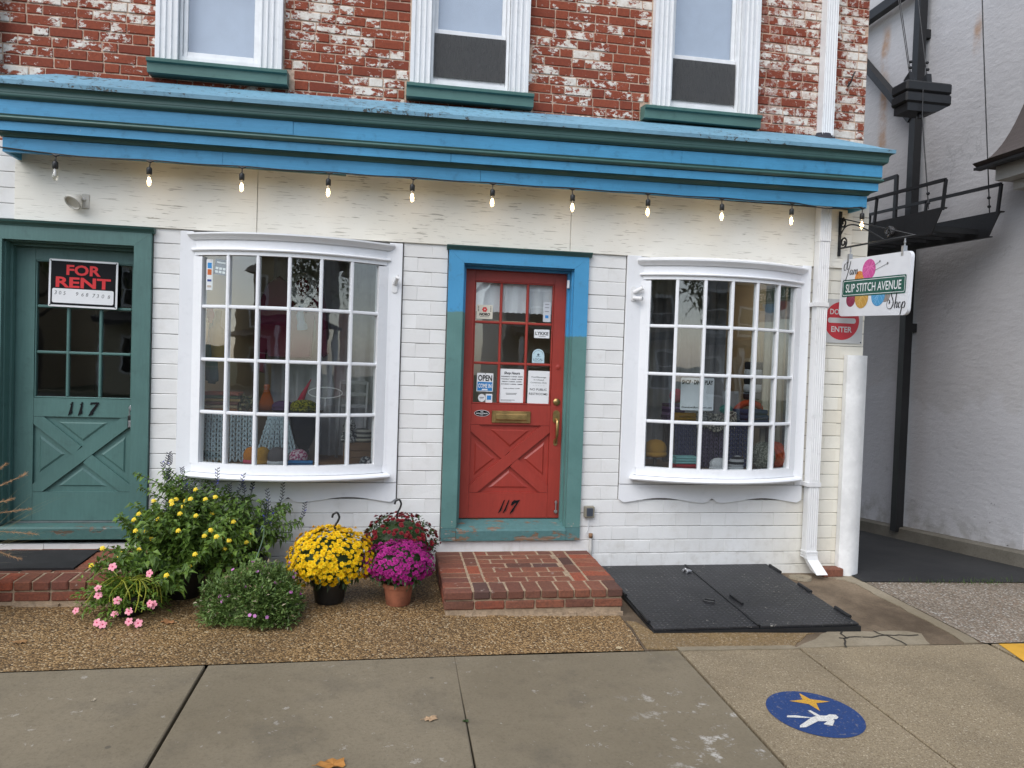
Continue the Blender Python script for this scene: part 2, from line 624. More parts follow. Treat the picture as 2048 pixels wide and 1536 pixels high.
def m_concrete(name, a, b, spots=0.0, rough=0.8):
    t = MT(name)
    s = t.noise(1.1, 6, 0.65)
    f = t.noise(60, 6, 0.75)
    m = t.noise(9, 6, 0.7)
    col = t.mix(t.step(s, 0.3, 0.7), a, b)
    col = t.mix(t.math('MULTIPLY', t.step(m, 0.5, 0.75), 0.35), col, tuple(v * 0.62 for v in a))
    col = t.mix(t.math('MULTIPLY', t.step(f, 0.45, 0.72), 0.5), col, tuple(v * 0.6 for v in a))
    sp = t.step(t.noise(150, 2, 0.6), 0.70, 0.74)
    col = t.mix(t.math('MULTIPLY', sp, 0.45), col, tuple(min(1, v * 2.0) for v in b))
    if spots:
        X, Y, Z = t.xyz()
        z1 = t.math('MULTIPLY', t.step(X, 0.1, 0.5), t.step(Y, -2.0, -2.25))
        n1 = t.math('ADD', t.noise(9, 7, 0.68), t.math('MULTIPLY', t.noise(2.2, 2), 0.3))
        ws = t.math('MULTIPLY', t.step(n1, 0.70, 0.80), z1)
        n2 = t.step(t.math('ADD', t.noise(16, 5, 0.7), t.math('MULTIPLY', t.noise(2.0, 2), 0.18)), 0.735, 0.77)
        ws = t.math('MULTIPLY', t.math('MAXIMUM', t.math('MULTIPLY', ws, 0.7), t.math('MULTIPLY', n2, 0.38)), t.step(t.noise(70, 4, 0.7), 0.30, 0.55))
        col = t.mix(ws, col, (0.52, 0.50, 0.46))
        gum = t.step(t.vor(2.6).outputs['Distance'], 0.045, 0.03)
        col = t.mix(t.math('MULTIPLY', gum, 0.55), col, (0.05, 0.045, 0.04))
        blot = t.step(t.noise(2.4, 5, 0.62), 0.52, 0.68)
        col = t.mix(t.math('MULTIPLY', blot, 0.30), col, (0.08, 0.07, 0.055))
    return t.out(col, rough, t.bump(t.math('ADD', f, t.math('MULTIPLY', m, 0.7)), 0.4, 0.004), spec=0.35)


def m_stucco():
    t = MT('grey_stucco')
    X, Y, Z = t.xyz()
    s = t.noise(0.9, 4)
    f = t.noise(18, 7, 0.68, t.scaled((1, 1, 0.8)))
    trow = t.noise(3.0, 5, 0.6, t.n('ShaderNodeMapping', {'Vector': t.pos, 'Rotation': (0.6, 0, 0), 'Scale': (2, 2, 6)}).outputs[0])
    col = t.mix(t.step(s, 0.3, 0.7), (0.43, 0.425, 0.435), (0.50, 0.495, 0.505))
    # repainted lighter patch on the lower wall
    edge = t.math('ADD', 1.25, t.math('MULTIPLY', t.math('SUBTRACT', t.noise(1.4, 4), 0.5), 1.4))
    col = t.mix(t.math('MULTIPLY', t.step(t.math('SUBTRACT', edge, Z), -0.05, 0.12), 0.6), col, (0.53, 0.535, 0.565))
    # rust runs below old fixings
    def streak(y0, w, z0, z1):
        d = t.math('ABSOLUTE', t.math('SUBTRACT', t.math('ADD', Y, t.math('MULTIPLY', t.math('SUBTRACT', t.noise(3, 4), 0.5), 0.10)), y0))
        k = t.math('MULTIPLY', t.step(d, w, w * 0.2), t.step(t.noise(2.3, 4), 0.36, 0.62))
        return t.math('MULTIPLY', k, t.math('MULTIPLY', t.step(Z, z1 + 0.1, z1 - 0.2), t.step(Z, z0 - 0.15, z0 + 0.4)))
    rust = t.math('MAXIMUM', streak(2.83, 0.12, 4.0, 6.0), streak(1.28, 0.09, 4.95, 5.45))
    col = t.mix(t.math('MULTIPLY', rust, 0.75), col, (0.36, 0.19, 0.08))
    wv = t.n('ShaderNodeVectorMath', {0: t.pos, 1: t.n('ShaderNodeVectorMath', {0: t.n('ShaderNodeTexNoise', {'Vector': t.pos, 'Scale': 3.5, 'Detail': 4.0}).outputs['Color'], 1: (0.5, 0.5, 0.5)}, operation='MULTIPLY').outputs[0]}, operation='ADD').outputs[0]
    crack = t.step(t.vor(0.8, wv, 'DISTANCE_TO_EDGE').outputs['Distance'], 0.008, 0.003)
    crack = t.math('MULTIPLY', crack, t.step(t.noise(1.6, 2), 0.56, 0.66))
    col = t.mix(t.math('MULTIPLY', crack, 0.15), col, (0.08, 0.08, 0.08))
    chips = t.math('MULTIPLY', t.step(t.noise(16, 4, 0.6), 0.68, 0.70), t.math('MULTIPLY', t.step(Z, 0.75, 0.2), t.step(t.noise(2, 2), 0.45, 0.6)))
    col = t.mix(chips, col, (0.07, 0.07, 0.075))
    foot = t.math('MULTIPLY', t.step(Z, 0.1, -0.3), t.step(t.noise(5, 5), 0.4, 0.65))
    col = t.mix(t.math('MULTIPLY', foot, 0.4), col, (0.15, 0.135, 0.10))
    h = t.math('ADD', t.math('MULTIPLY', trow, 1.3), t.math('SUBTRACT', f, t.math('MULTIPLY', chips, 0.8)))
    return t.out(col, 0.8, t.bump(h, 0.45, 0.012), spec=0.3)


def m_plate():
    t = MT('black_diamond_plate')
    v = t.n('ShaderNodeVectorMath', {0: t.pos, 1: (26, 26, 0)}, operation='MULTIPLY').outputs[0]
    s = t.n('ShaderNodeSeparateXYZ', {'Vector': v})
    fx = t.math('SUBTRACT', t.math('FRACT', s.outputs[0]), 0.5)
    fy = t.math('SUBTRACT', t.math('FRACT', s.outputs[1]), 0.5)
    par = t.math('FLOORED_MODULO', t.math('ADD', t.math('FLOOR', s.outputs[0]), t.math('FLOOR', s.outputs[1])), 2.0)
    sg = t.math('SUBTRACT', t.math('MULTIPLY', par, 2.0), 1.0)
    a = t.math('MULTIPLY', t.math('ADD', fx, t.math('MULTIPLY', sg, fy)), 0.707 / 0.48)
    b = t.math('MULTIPLY', t.math('SUBTRACT', fx, t.math('MULTIPLY', sg, fy)), 0.707 / 0.15)
    d = t.math('ADD', t.math('MULTIPLY', a, a), t.math('MULTIPLY', b, b))
    h = t.step(d, 1.0, 0.3)
    w = t.noise(3, 6, 0.7)
    col = t.mix(t.step(w, 0.3, 0.75), (0.008, 0.0085, 0.010), (0.026, 0.026, 0.029))
    col = t.mix(t.math('MULTIPLY', h, t.step(t.noise(5, 4), 0.35, 0.65)), col, (0.085, 0.085, 0.09))
    chip = t.step(t.math('ADD', t.noise(30, 4, 0.7), t.math('MULTIPLY', t.noise(2, 2), 0.2)), 0.76, 0.79)
    col = t.mix(chip, col, (0.28, 0.26, 0.23))
    return t.out(col, t.math('ADD', 0.34, t.math('MULTIPLY', w, 0.3)), t.bump(h, 1.0, 0.014), spec=0.45)


def m_glass(name='window_glass', tint=(0.93, 0.95, 0.95), wobble=0.15):
    t = MT(name)
    nrm = t.bump(t.noise(1.6, 3, 0.5), wobble, 0.01)
    tr = t.n('ShaderNodeBsdfTransparent', {'Color': (*tint, 1)})
    gl = t.n('ShaderNodeBsdfGlossy', {'Color': (1, 1, 1, 1), 'Roughness': 0.01, 'Normal': nrm})
    geo = t.n('ShaderNodeNewGeometry')
    dt = t.n('ShaderNodeVectorMath', {0: geo.outputs['Incoming'], 1: geo.outputs['Normal']}, operation='DOT_PRODUCT').outputs['Value']
    sch = t.math('POWER', t.math('SUBTRACT', 1.0, t.math('ABSOLUTE', dt), clamp=True), 5.0)
    fr = t.math('ADD', 0.080, t.math('MULTIPLY', sch, 0.95), clamp=True)
    mx = t.n('ShaderNodeMixShader')
    t.t.links.new(fr, mx.inputs[0])
    t.t.links.new(tr.outputs[0], mx.inputs[1])
    t.t.links.new(gl.outputs[0], mx.inputs[2])
    t.t.links.new(mx.outputs[0], t.t.nodes['Material Output'].inputs['Surface'])
    return t.m


def m_emit(name, c, s):
    t = MT(name)
    e = t.n('ShaderNodeEmission', {'Color': (*c, 1), 'Strength': s})
    t.t.links.new(e.outputs[0], t.t.nodes['Material Output'].inputs['Surface'])
    return t.m


def m_worn_sill(name, base, worn, th=0.60):
    t = MT(name)
    f = t.noise(1.0, 7, 0.7, t.scaled((5, 14, 14)))
    g = t.noise(26, 6, 0.7)
    wear = t.step(t.math('ADD', f, t.math('MULTIPLY', g, 0.25)), th, th + 0.06)
    col = t.mix(t.step(g, 0.3, 0.7), tuple(v * 0.8 for v in base), base)
    wood = t.ramp(t.noise(1.0, 4, 0.6, t.scaled((3, 60, 60))), [(0.3, tuple(v * 0.5 for v in worn)), (0.55, worn), (0.75, (0.40, 0.42, 0.42))])
    col = t.mix(wear, col, wood)
    return t.out(col, 0.65, t.bump(t.math('SUBTRACT', g, wear), 0.5, 0.005))


MAT = {}
MAT['brick'] = m_brick('red_brick_old_white_paint')
MAT['brick_far'] = m_brick('red_brick_old_white_paint_joined', True)
MAT['mortar'] = m_mortar('pale_mortar', (0.56, 0.40, 0.30))
MAT['block'] = m_block()
MAT['joint'] = m_mortar('painted_joint', (0.22, 0.21, 0.20))
MAT['ply'] = m_ply()
MAT['blue'] = paint('blue_paint', (0.055, 0.285, 0.50), 0.5, 0.045, (0.42, 0.46, 0.46), 0.20, (3, 3, 40))
MAT['flash'] = paint('weathered_blue_flashing', (0.16, 0.33, 0.44), 0.6, 0.20, (0.06, 0.065, 0.06), 0.3, (8, 8, 20), 0.6)
MAT['dgreen'] = paint('dark_green_paint', (0.045, 0.115, 0.105), 0.4, 0.02, (0.35, 0.36, 0.3), 0.12, (3, 3, 40))
MAT['teal'] = paint('teal_paint', (0.080, 0.170, 0.156), 0.42, 0.03, (0.45, 0.5, 0.46), 0.12, (30, 30, 3))
MAT['sillgreen'] = paint('green_sill_paint', (0.085, 0.185, 0.16), 0.5, 0.03, (0.4, 0.42, 0.36), 0.14, (3, 3, 40))
MAT['twotone'] = m_two_tone()
MAT['red'] = paint('red_door_paint', (0.345, 0.040, 0.027), 0.42, 0.025, (0.55, 0.34, 0.26), 0.10, (30, 30, 3))
MAT['white'] = paint('white_trim_paint', (0.80, 0.81, 0.83), 0.38, 0.012, (0.5, 0.48, 0.44), 0.05, (12, 12, 12), 0.15, 0.02, 0.012)
MAT['white_old'] = paint('cracked_white_paint', (0.77, 0.78, 0.79), 0.45, 0.035, (0.45, 0.43, 0.40), 0.10, (38, 38, 2.5), 0.45, 0.04, 0.06)
MAT['vinyl'] = plain('white_vinyl', (0.78, 0.79, 0.80), 0.35)
MAT['alu'] = paint('white_aluminium', (0.76, 0.76, 0.76), 0.35, 0.0, dirt=0.10, grain=(30, 30, 2), bstr=0.10, fade=0.04, streak=0.03)
MAT['pebble'] = m_aggregate('brown_pebble_concrete', 88, [(0.0, (0.12, 0.07, 0.028)), (0.16, (0.27, 0.16, 0.062)), (0.4, (0.35, 0.215, 0.09)), (0.60, (0.21, 0.125, 0.05)), (0.76, (0.42, 0.275, 0.13)), (0.93, (0.56, 0.43, 0.26))], 0.15, 0.8, 1.0)
MAT['pebble2'] = m_aggregate('pale_pebble_concrete', 75, [(0.0, (0.20, 0.16, 0.12)), (0.2, (0.30, 0.25, 0.19)), (0.45, (0.22, 0.17, 0.12)), (0.62, (0.38, 0.33, 0.27)), (0.8, (0.29, 0.21, 0.15)), (0.93, (0.52, 0.49, 0.44))], 0.0, 0.6)
MAT['tan'] = m_aggregate('tan_sidewalk_concrete', 150, [(0.0, (0.20, 0.15, 0.09)), (0.10, (0.29, 0.233, 0.147)), (0.55, (0.26, 0.205, 0.13)), (0.88, (0.35, 0.285, 0.19)), (0.97, (0.46, 0.39, 0.28))], 0.0, 0.25, 0.3)
MAT['concrete'] = m_concrete('grey_sidewalk_concrete', (0.165, 0.137, 0.092), (0.208, 0.174, 0.120), 1.0)
MAT['apron'] = m_concrete('stained_patched_concrete', (0.075, 0.052, 0.032), (0.24, 0.18, 0.12))
MAT['kerb'] = m_concrete('mossy_kerb_concrete', (0.10, 0.09, 0.07), (0.19, 0.175, 0.145))
MAT['asphalt'] = m_concrete('fresh_asphalt', (0.016, 0.016, 0.017), (0.03, 0.03, 0.03), 0, 0.75)
MAT['street'] = m_concrete('street_asphalt', (0.045, 0.045, 0.046), (0.07, 0.07, 0.07), 0, 0.8)
MAT['stucco'] = m_stucco()
MAT['plate'] = m_plate()
MAT['iron'] = paint('black_iron_paint', (0.010, 0.0105, 0.012), 0.5, 0.02, (0.11, 0.06, 0.04), 0.05, (20, 20, 20), 0.3, 0.25)
MAT['glass'] = m_glass()
MAT['brass'] = plain('aged_brass', (0.42, 0.29, 0.12), 0.35, 0.9, 0.3, bump=0.2, bs=90)
MAT['steel'] = plain('worn_steel', (0.45, 0.45, 0.46), 0.35, 0.9, 0.15)
MAT['black'] = plain('black_plastic', (0.012, 0.012, 0.012), 0.4)
MAT['rubber'] = plain('black_rubber', (0.014, 0.014, 0.015), 0.85, var=0.3, bump=0.6, bs=140)
MAT['terracotta'] = plain('terracotta', (0.30, 0.105, 0.055), 0.8, var=0.25, bump=0.3)
MAT['paper'] = plain('white_paper', (0.76, 0.77, 0.78), 0.6, var=0.02)
MAT['ink'] = plain('black_ink', (0.008, 0.008, 0.010), 0.6, spec=0.15)
MAT['wood'] = paint('brown_wood', (0.16, 0.085, 0.04), 0.5, 0.0, dirt=0.2, grain=(3, 30, 30), fade=0.25)
MAT['sash_dark'] = plain('dark_void', (0.02, 0.02, 0.022), 0.8)

# ------------------------------------------------------------------ ground
def sheet(name, pts_fn, xs, ys, mat, dz=0.0):
    mb = MB()
    nx, ny = len(xs), len(ys)
    vs = [(x, y, pts_fn(x, y) + dz) for y in ys for x in xs]
    fs = [(j * nx + i, j * nx + i + 1, (j + 1) * nx + i + 1, (j + 1) * nx + i) for j in range(ny - 1) for i in range(nx - 1)]
    mb.add(vs, fs)
    return mb.build(name, mat)


def edge_y(x):
    return -1.605 + (0.052 * x if x < 0 else 0.02 * x)


def slab_poly(mb, poly, top, depth, bev=0.006):
    """a paving slab following the ground slope, with rounded arrises"""
    n = len(poly)
    c = (sum(p[0] for p in poly) / n, sum(p[1] for p in poly) / n)
    def sh(k):
        out = []
        for x, y in poly:
            dx, dy = c[0] - x, c[1] - y
            L = math.hypot(dx, dy)
            out.append((x + dx / L * k * 1.4, y + dy / L * k * 1.4))
        return out
    ring = [[(x, y, gz(x, y) + top - depth) for x, y in poly], [(x, y, gz(x, y) + top - bev) for x, y in poly],
            [(x, y, gz(x, y) + top) for x, y in sh(bev)]]
    vs = sum(ring, [])
    fs = [tuple(range(2 * n, 3 * n))]
    for r in range(2):
        for i in range(n):
            j = (i + 1) % n
            fs.append((r * n + i, r * n + j, (r + 1) * n + j, (r + 1) * n + i))
    a = sum(poly[i][0] * poly[(i + 1) % n][1] - poly[(i + 1) % n][0] * poly[i][1] for i in range(n))
    mb.add(vs, fs if a > 0 else [q[::-1] for q in fs])


ground = struct(sheet('ground', lambda x, y: -0.66 - 0.02 * x, [-150, -40, -10, 10, 40, 150], [-160, -60, -20, 0, 20, 150], plain('dark_lawn', (0.045, 0.06, 0.025), 0.95, var=0.4)), 'dark grass ground around the buildings')
street = struct(sheet('street', lambda x, y: -0.52 - 0.02 * x, [-60, -10, 0, 10, 60], [-24, -14, -8, -4.05], MAT['street']), 'grey asphalt street in front of the sidewalk')
farwalk = struct(sheet('far_pavement', lambda x, y: -0.40 - 0.02 * x, [-60, 0, 60], [-25.0, -24.0], MAT['concrete']), 'concrete pavement on the other side of the street')
# bed under the slabs, dark soil in the joints
walk = struct(sheet('sidewalk', gz, [-14, -4, 0, 4, 14], [-4.05, -1.45], plain('joint_soil', (0.014, 0.011, 0.007), 0.95, var=0.4), -0.085), 'concrete sidewalk of large square slabs')
JX = [-8.0, -6.2, -4.8, -3.42, -2.03, -0.635, 0.805, 1.64, 3.08, 4.5, 6.0, 8.0]
for i in range(len(JX) - 1):
    x0, x1 = JX[i] + 0.008, JX[i + 1] - 0.008
    mb = MB()
    sk = 0.02
    pts = [(x0 + sk, edge_y(x0)), (x0 + 0.004, -2.9), (x0, -3.9), (x1, -3.9), (x1 + 0.004, -2.9), (x1 + sk, edge_y(x1))]
    if i in (5, 6, 7):
        pts = [(x0, edge_y(x0)), (x0, -3.9), (x1, -3.9), (x1, edge_y(x1))]
    slab_poly(mb, pts, 0.0, 0.12)
    mb.build('slab', MAT['concrete'] if JX[i + 1] < 0.9 else MAT['tan'], walk)
for i in range(5):
    mb = MB()
    slab_poly(mb, [(-10 + i * 4.0, -4.05), (-6.01 + i * 4.0, -4.05), (-6.01 + i * 4.0, -3.906), (-10 + i * 4.0, -3.906)], 0.0, 0.14, 0.02)
    mb.build('kerb_stone', MAT['kerb'], walk)
# exposed aggregate bed along the shop front
mb = MB()
pts = [(-8, 0.06), (-8, edge_y(-8)), (-4, edge_y(-4)), (-2, edge_y(-2)), (0, edge_y(0)), (0.575, edge_y(0.57)), (0.60, -1.25), (0.60, 0.06)]
vs = [(x, y + (0.004 if y < -1 else 0), gz(x, y)) for x, y in pts]
mb.add(vs, [tuple(range(len(vs)))])
agg = struct(mb.build('pebble_bed', MAT['pebble']), 'brown exposed pebble concrete bed along the shop front')
# stained concrete round the cellar hatch
mb = MB()
pts = [(0.604, 0.06), (0.604, -1.25), (0.580, edge_y(0.58) + 0.004), (1.0, edge_y(1.0) + 0.012), (1.66, edge_y(1.66) + 0.002), (3.052, edge_y(3.04) + 0.002), (3.052, 0.06)]
vs = [(x, y, gz(x, y) - 0.001) for x, y in pts]
mb.add(vs, [tuple(range(len(vs)))])
apron = struct(mb.build('stained_apron', MAT['apron']), 'stained and cracked concrete apron beside the cellar hatch')
# patches of lighter concrete with uneven edges in front of and beside the hatch
def patch(pts, mat, dz, name='concrete_patch'):
    mb = MB()
    mb.pz([(0, 0)] * 3, 0, 0) if False else None
    n = len(pts)
    vs = [(x, y, gz(x, y) + dz) for x, y in pts] + [(x, y, gz(x, y) - 0.02) for x, y in pts]
    mb.add(vs, [tuple(range(n))] + [(i, n + i, n + (i + 1) % n, (i + 1) % n) for i in range(n)])
    return mb.build(name, mat, apron)
random.seed(3)
def rough_line(x0, y0, x1, y1, n, j):
    return [(x0 + (x1 - x0) * i / n + random.uniform(-j, j), y0 + (y1 - y0) * i / n + random.uniform(-j, j)) for i in range(n + 1)]
MAT['patch_a'] = m_concrete('pale_patch_concrete', (0.20, 0.165, 0.11), (0.30, 0.255, 0.185))
MAT['patch_b'] = m_aggregate('ochre_patch', 110, [(0.0, (0.18, 0.115, 0.045)), (0.3, (0.27, 0.18, 0.085)), (0.7, (0.22, 0.15, 0.065)), (0.9, (0.36, 0.28, 0.18))], 0.1, 0.4, 0.4)
patch(rough_line(1.62, -1.58, 2.05, -1.30, 4, 0.01) + rough_line(2.1, -1.31, 2.62, -1.33, 4, 0.015) + rough_line(2.7, -1.36, 2.62, -1.545, 3, 0.01) + rough_line(2.5, -1.56, 1.75, -1.575, 4, 0.008), MAT['patch_a'], 0.004)
patch(rough_line(0.62, -1.10, 0.60, -1.57, 4, 0.008) + rough_line(0.70, -1.585, 1.60, -1.575, 6, 0.006) + rough_line(1.66, -1.5, 1.9, -1.33, 4, 0.02) + [(0.74, -1.30), (0.68, -1.12)], MAT['patch_b'], 0.003)
patch(rough_line(3.035, 0.02, 3.035, -1.46, 12, 0.003) + [(3.01, -1.538), (2.90, -1.535)] + rough_line(2.93, -1.40, 2.92, -0.30, 12, 0.013) + rough_line(2.88, -0.2, 2.78, -0.12, 3, 0.01), MAT['patch_a'], 0.006)
patch(rough_line(0.80, -1.552, 1.60, -1.548, 12, 0.006) + rough_line(1.63, -1.60, 0.80, -1.606, 12, 0.008), MAT['patch_a'], 0.007)
# cracks in the patch: thin dark grooves laid as real slots
mb = MB()
for ln in (rough_line(2.12, -1.31, 1.98, -1.575, 7, 0.02), rough_line(2.2, -1.42, 2.65, -1.40, 7, 0.018), rough_line(2.02, -1.45, 2.2, -1.42, 4, 0.012), rough_line(2.36, -1.33, 2.45, -1.56, 5, 0.015)):
    for a, b in zip(ln[:-1], ln[1:]):
        w = 0.006
        d = Vector((b[0] - a[0], b[1] - a[1])).normalized()
        q = [(a[0] - d.y * w, a[1] + d.x * w), (a[0] + d.y * w, a[1] - d.x * w), (b[0] + d.y * w, b[1] - d.x * w), (b[0] - d.y * w, b[1] + d.x * w)]
        mb.add([(x, y, gz(x, y) + 0.008) for x, y in q], [(0, 1, 2, 3)])
mb.build('crack', plain('crack_dirt', (0.03, 0.025, 0.018), 0.95), apron)
# aggregate apron in front of the alley
mb = MB()
pts = [(3.05, -0.20), (3.05, edge_y(3.05) + 0.002), (8, edge_y(8) + 0.002), (8, -0.27)]
mb.add([(x, y, gz(x, y) + 0.003) for x, y in pts], [(0, 1, 2, 3)])
struct(mb.build('alley_apron', MAT['pebble2']), 'pale pebble concrete apron in front of the alley')


def alley_z(x, y):
    z0 = gz(x, -0.27) + 0.012
    return z0 if y < 0.0 else z0 + 0.012 - 0.082 * y


struct(sheet('alley', alley_z, [3.02, 3.6, 4.4, 5.15], [-0.262, 0.0, 0.5, 1.5, 3, 6, 10], MAT['asphalt']), 'black asphalt alley between the two buildings')
# yellow paint on the sidewalk at the right
mb = MB()
pts = [(3.15, -1.558), (3.075, -1.86), (3.6, -1.9), (3.68, -1.56)]
mb.add([(x, y, gz(x, y) + 0.004) for x, y in pts], [(0, 1, 2, 3)])
tag(mb.build('yellow_marking', paint('yellow_road_paint', (0.62, 0.33, 0.03), 0.6, 0.06, (0.25, 0.2, 0.15), 0.15)), 'faded yellow paint marking on the sidewalk by the alley', 'marking')

# ------------------------------------------------------------------ the shop building
B = thing('shop_building', 'old brick shop with blue cornice, white painted ground floor and two doors', 'building', (-0.43, 0.3, -0.26))
XL, XR = -4.75, 3.10
BF = 0.05                                       # face of the upper brick wall; the ground floor face is y = 0
# openings in the ground floor: (x0, x1, z0, z1)
OPEN = [(-3.90, -2.92, -0.02, 2.30), (-2.53, -1.09, 0.53, 2.26), (-0.50, 0.44, -0.02, 2.30), (1.00, 2.47, 0.53, 2.28)]


def wall_with_openings(mb, x0, x1, y0, y1, z0, z1, ops):
    xs = sorted({x0, x1} | {v for o in ops for v in o[:2] if x0 < v < x1})
    for a, b in zip(xs[:-1], xs[1:]):
        cuts = sorted([(o[2], o[3]) for o in ops if o[0] <= a + 1e-6 and o[1] >= b - 1e-6])
        z = z0
        for c0, c1 in cuts:
            if c0 > z:
                mb.box(a, b, y0, y1, z, c0)
            z = max(z, c1)
        if z < z1:
            mb.box(a, b, y0, y1, z, z1)


mb = MB()
wall_with_openings(mb, XL, XR - 0.004, 0.008, 0.20, -0.55, 2.92, OPEN)
lower = mb.build('ground_floor_wall', MAT['joint'], B)
UPW = [(-2.84, -1.95, 3.70, 5.35), (-0.95, -0.015, 3.70, 5.35), (1.06, 1.985, 3.70, 5.35)]
mb = MB()
wall_with_openings(mb, XL, XR - 0.05, BF + 0.007, 0.32, 2.92, 5.9, UPW)
upper = mb.build('upper_wall', MAT['mortar'], B)
mb = MB()
mb.box(XL, XR - 0.05, 0.0, 0.4, 5.9, 6.02)
mb.box(XL - 0.08, XR + 0.04, -0.1, 0.4, 6.02, 6.14)
mb.build('parapet', MAT['dgreen'], B)
# side and rear walls, roof
mb = MB()
mb.box(XR - 0.26, XR - 0.052, 0.325, 4.0, -1.6, 5.9)
mb.box(XR - 0.205, XR - 0.004, 0.2, 0.324, -1.6, 2.92)
mb.build('side_wall', MAT['brick_far'], B)
mb = MB()
mb.box(XL, XL + 0.2, 0.325, 4.0, -1.0, 5.9)
mb.box(XL + 0.2, XR - 0.26, 3.8, 4.0, -1.0, 5.9)
mb.build('rear_wall', MAT['brick_far'], B)
mb = MB()
mb.box(XL + 0.2, XR - 0.26, 0.325, 3.8, 5.7, 5.8)
mb.build('roof_deck', MAT['sash_dark'], B)

# bricks of the upper wall, one by one where the picture shows them
random.seed(5)
def brick_mesh(name, L, H, D, j, mat):
    mb = MB()
    mb.box(-L / 2, L / 2, 0, D, -H / 2, H / 2, bev=0.004)
    me = bpy.data.meshes.new(name)
    v = [(x + random.uniform(-j, j), y + random.uniform(-j * 0.6, j * 0.6), z + random.uniform(-j, j)) for x, y, z in mb.v]
    me.from_pydata(v, [], mb.f)
    me.materials.append(mat)
    return me
CH = 0.0765
LS, LH = 0.232, 0.112
V_S = [brick_mesh('brick', LS - 0.009, CH - 0.0105, 0.05, 0.0022, MAT['brick']) for _ in range(7)]
V_H = [brick_mesh('brick', LH - 0.009, CH - 0.0105, 0.05, 0.0022, MAT['brick']) for _ in range(4)]
CAS = [(-2.862, -1.930), (-0.966, -0.000), (1.044, 2.000)]        # window casings: bricks stop there
SILL = [(-2.905, -1.875), (-0.995, 0.045), (0.965, 2.020)]


def spans(z):
    """free brick intervals at height z"""
    cut = []
    for c, s in zip(CAS, SILL):
        if 3.70 < z < 5.38:
            cut.append(c)
        elif 3.50 < z <= 3.70:
            cut.append(s)
    x, out = XL, []
    for a, b in sorted(cut):
        out.append((x, a))
        x = b
    out.append((x, XR - 0.05))
    return out


n_ind = 0
far = MB()
rowz = 3.385 - 6 * CH + CH / 2
row = 0
cands = []
while rowz < 5.86:
    for (a, b) in spans(rowz):
        per = LS + LH
        ofs = (row % 2) * per / 2 + 0.04 * math.sin(row * 2.3)
        x = math.floor((a - ofs) / per) * per + ofs
        k = 0
        while x < b:
            hd = k % 2 == 1
            L = (LH if hd else LS)
            x0, x1 = max(x, a), min(x + L, b)
            if x1 - x0 > 0.03:
                cands.append(((x0 + x1) / 2, rowz + 0.006 * (x0 + x1) / 2 / 3, x1 - x0, hd))
            x += L
            k += 1
    rowz += CH
    row += 1
for cx, cz, L, hd in cands:
    vis = -3.97 < cx and cz < 4.08 + (cx + 3.9) * 0.095 and cz > 3.47 + 0.012 * cx
    dy = random.uniform(-0.003, 0.003)
    if vis and n_ind < 300:
        src = random.choice(V_H if L < 0.14 else V_S)
        link('brick', src, (cx, BF + dy, cz), upper, (0, 0, random.uniform(-0.006, 0.006)), ((L - 0.009) / ((LH if L < 0.14 else LS) - 0.009), 1, random.uniform(0.96, 1.03)))
        n_ind += 1
    else:
        far.box(cx - L / 2 + 0.0045, cx + L / 2 - 0.0045, BF + dy, BF + 0.05, cz - CH / 2 + 0.005, cz + CH / 2 - 0.005, bev=0.004)
stuff(far.build('brick_courses', MAT['brick_far'], upper))
print('individual bricks', n_ind, 'of', len(cands))

# painted masonry blocks of the ground floor
BH, BL = 0.1142, 0.226
ZL0 = 2.28
V_B = []
for _ in range(6):
    mb = MB()
    mb.box(-0.5, 0.5, 0, 0.05, -BH / 2 + 0.0021, BH / 2 - 0.0021, bev=0.0035)
    me = bpy.data.meshes.new('block')
    me.from_pydata([(x, y + random.uniform(-0.0015, 0.0015), z + random.uniform(-0.0012, 0.0012)) for x, y, z in mb.v], [], mb.f)
    me.materials.append(MAT['block'])
    V_B.append(me)
ZONES = [(-3.995, -2.835, -0.005, 2.385), (-2.648, -0.965, 0.36, 2.385), (-0.615, 0.557, -0.002, 2.385), (0.878, 2.562, 0.36, 2.395)]
nb = 0
k = 0
while True:
    zc = ZL0 + BH / 2 + 0.0 - k * BH
    if zc < -0.42:
        break
    top = 2.385
    cut = [(z0, z1) for z0, z1, a, b in ZONES if a < zc + 0.03 and b > zc - 0.03]
    x, iv = XL, []
    for a, b in sorted(cut):
        if a > x:
            iv.append((x, a))
        x = max(x, b)
    iv.append((x, XR))
    for a, b in iv:
        off = (0.0 if k % 2 else BL / 2) + 0.05
        i0 = math.floor((a - off) / BL)
        x = off + i0 * BL
        if x + BL - a < 0.07:
            x += BL
        first = True
        while x < b:
            j = random.uniform(-0.012, 0.012)
            x0, x1 = (a if first else max(x, a)), min(x + BL, b)
            first = False
            if x1 < b and b - x1 < 0.07:
                x1 = b
                x = b
            if x1 - x0 > 0.02 and (x0 > a or x1 - x0 > 0.07 or x1 >= b):
                h = 1.0
                link('block', random.choice(V_B), ((x0 + x1) / 2, random.uniform(-0.002, 0.002), zc), lower, None, (x1 - x0, 1, h))
                nb += 1
            x += BL
    k += 1
# narrow strip of blocks right of the sign board, and left of it, up to the soffit
for k in range(1, 6):
    zc = ZL0 + BH / 2 + k * BH
    for a, b in ((2.935, XR), (-4.0, -3.795), (XL, -4.0)):
        link('block', random.choice(V_B), ((a + b) / 2, 0, zc), lower, None, (b - a - 0.003, 1, 1))
        nb += 1
print('blocks', nb)

# cream plywood sign band: three sheets
for a, b in ((-3.79, -2.092), (-2.088, 0.386), (0.390, 2.93)):
    mb = MB()
    mb.box(a, b, -0.018, 0.006, 2.392, 2.905, bev=0.002)
    mb.build('sign_band_panel', MAT['ply'], B)

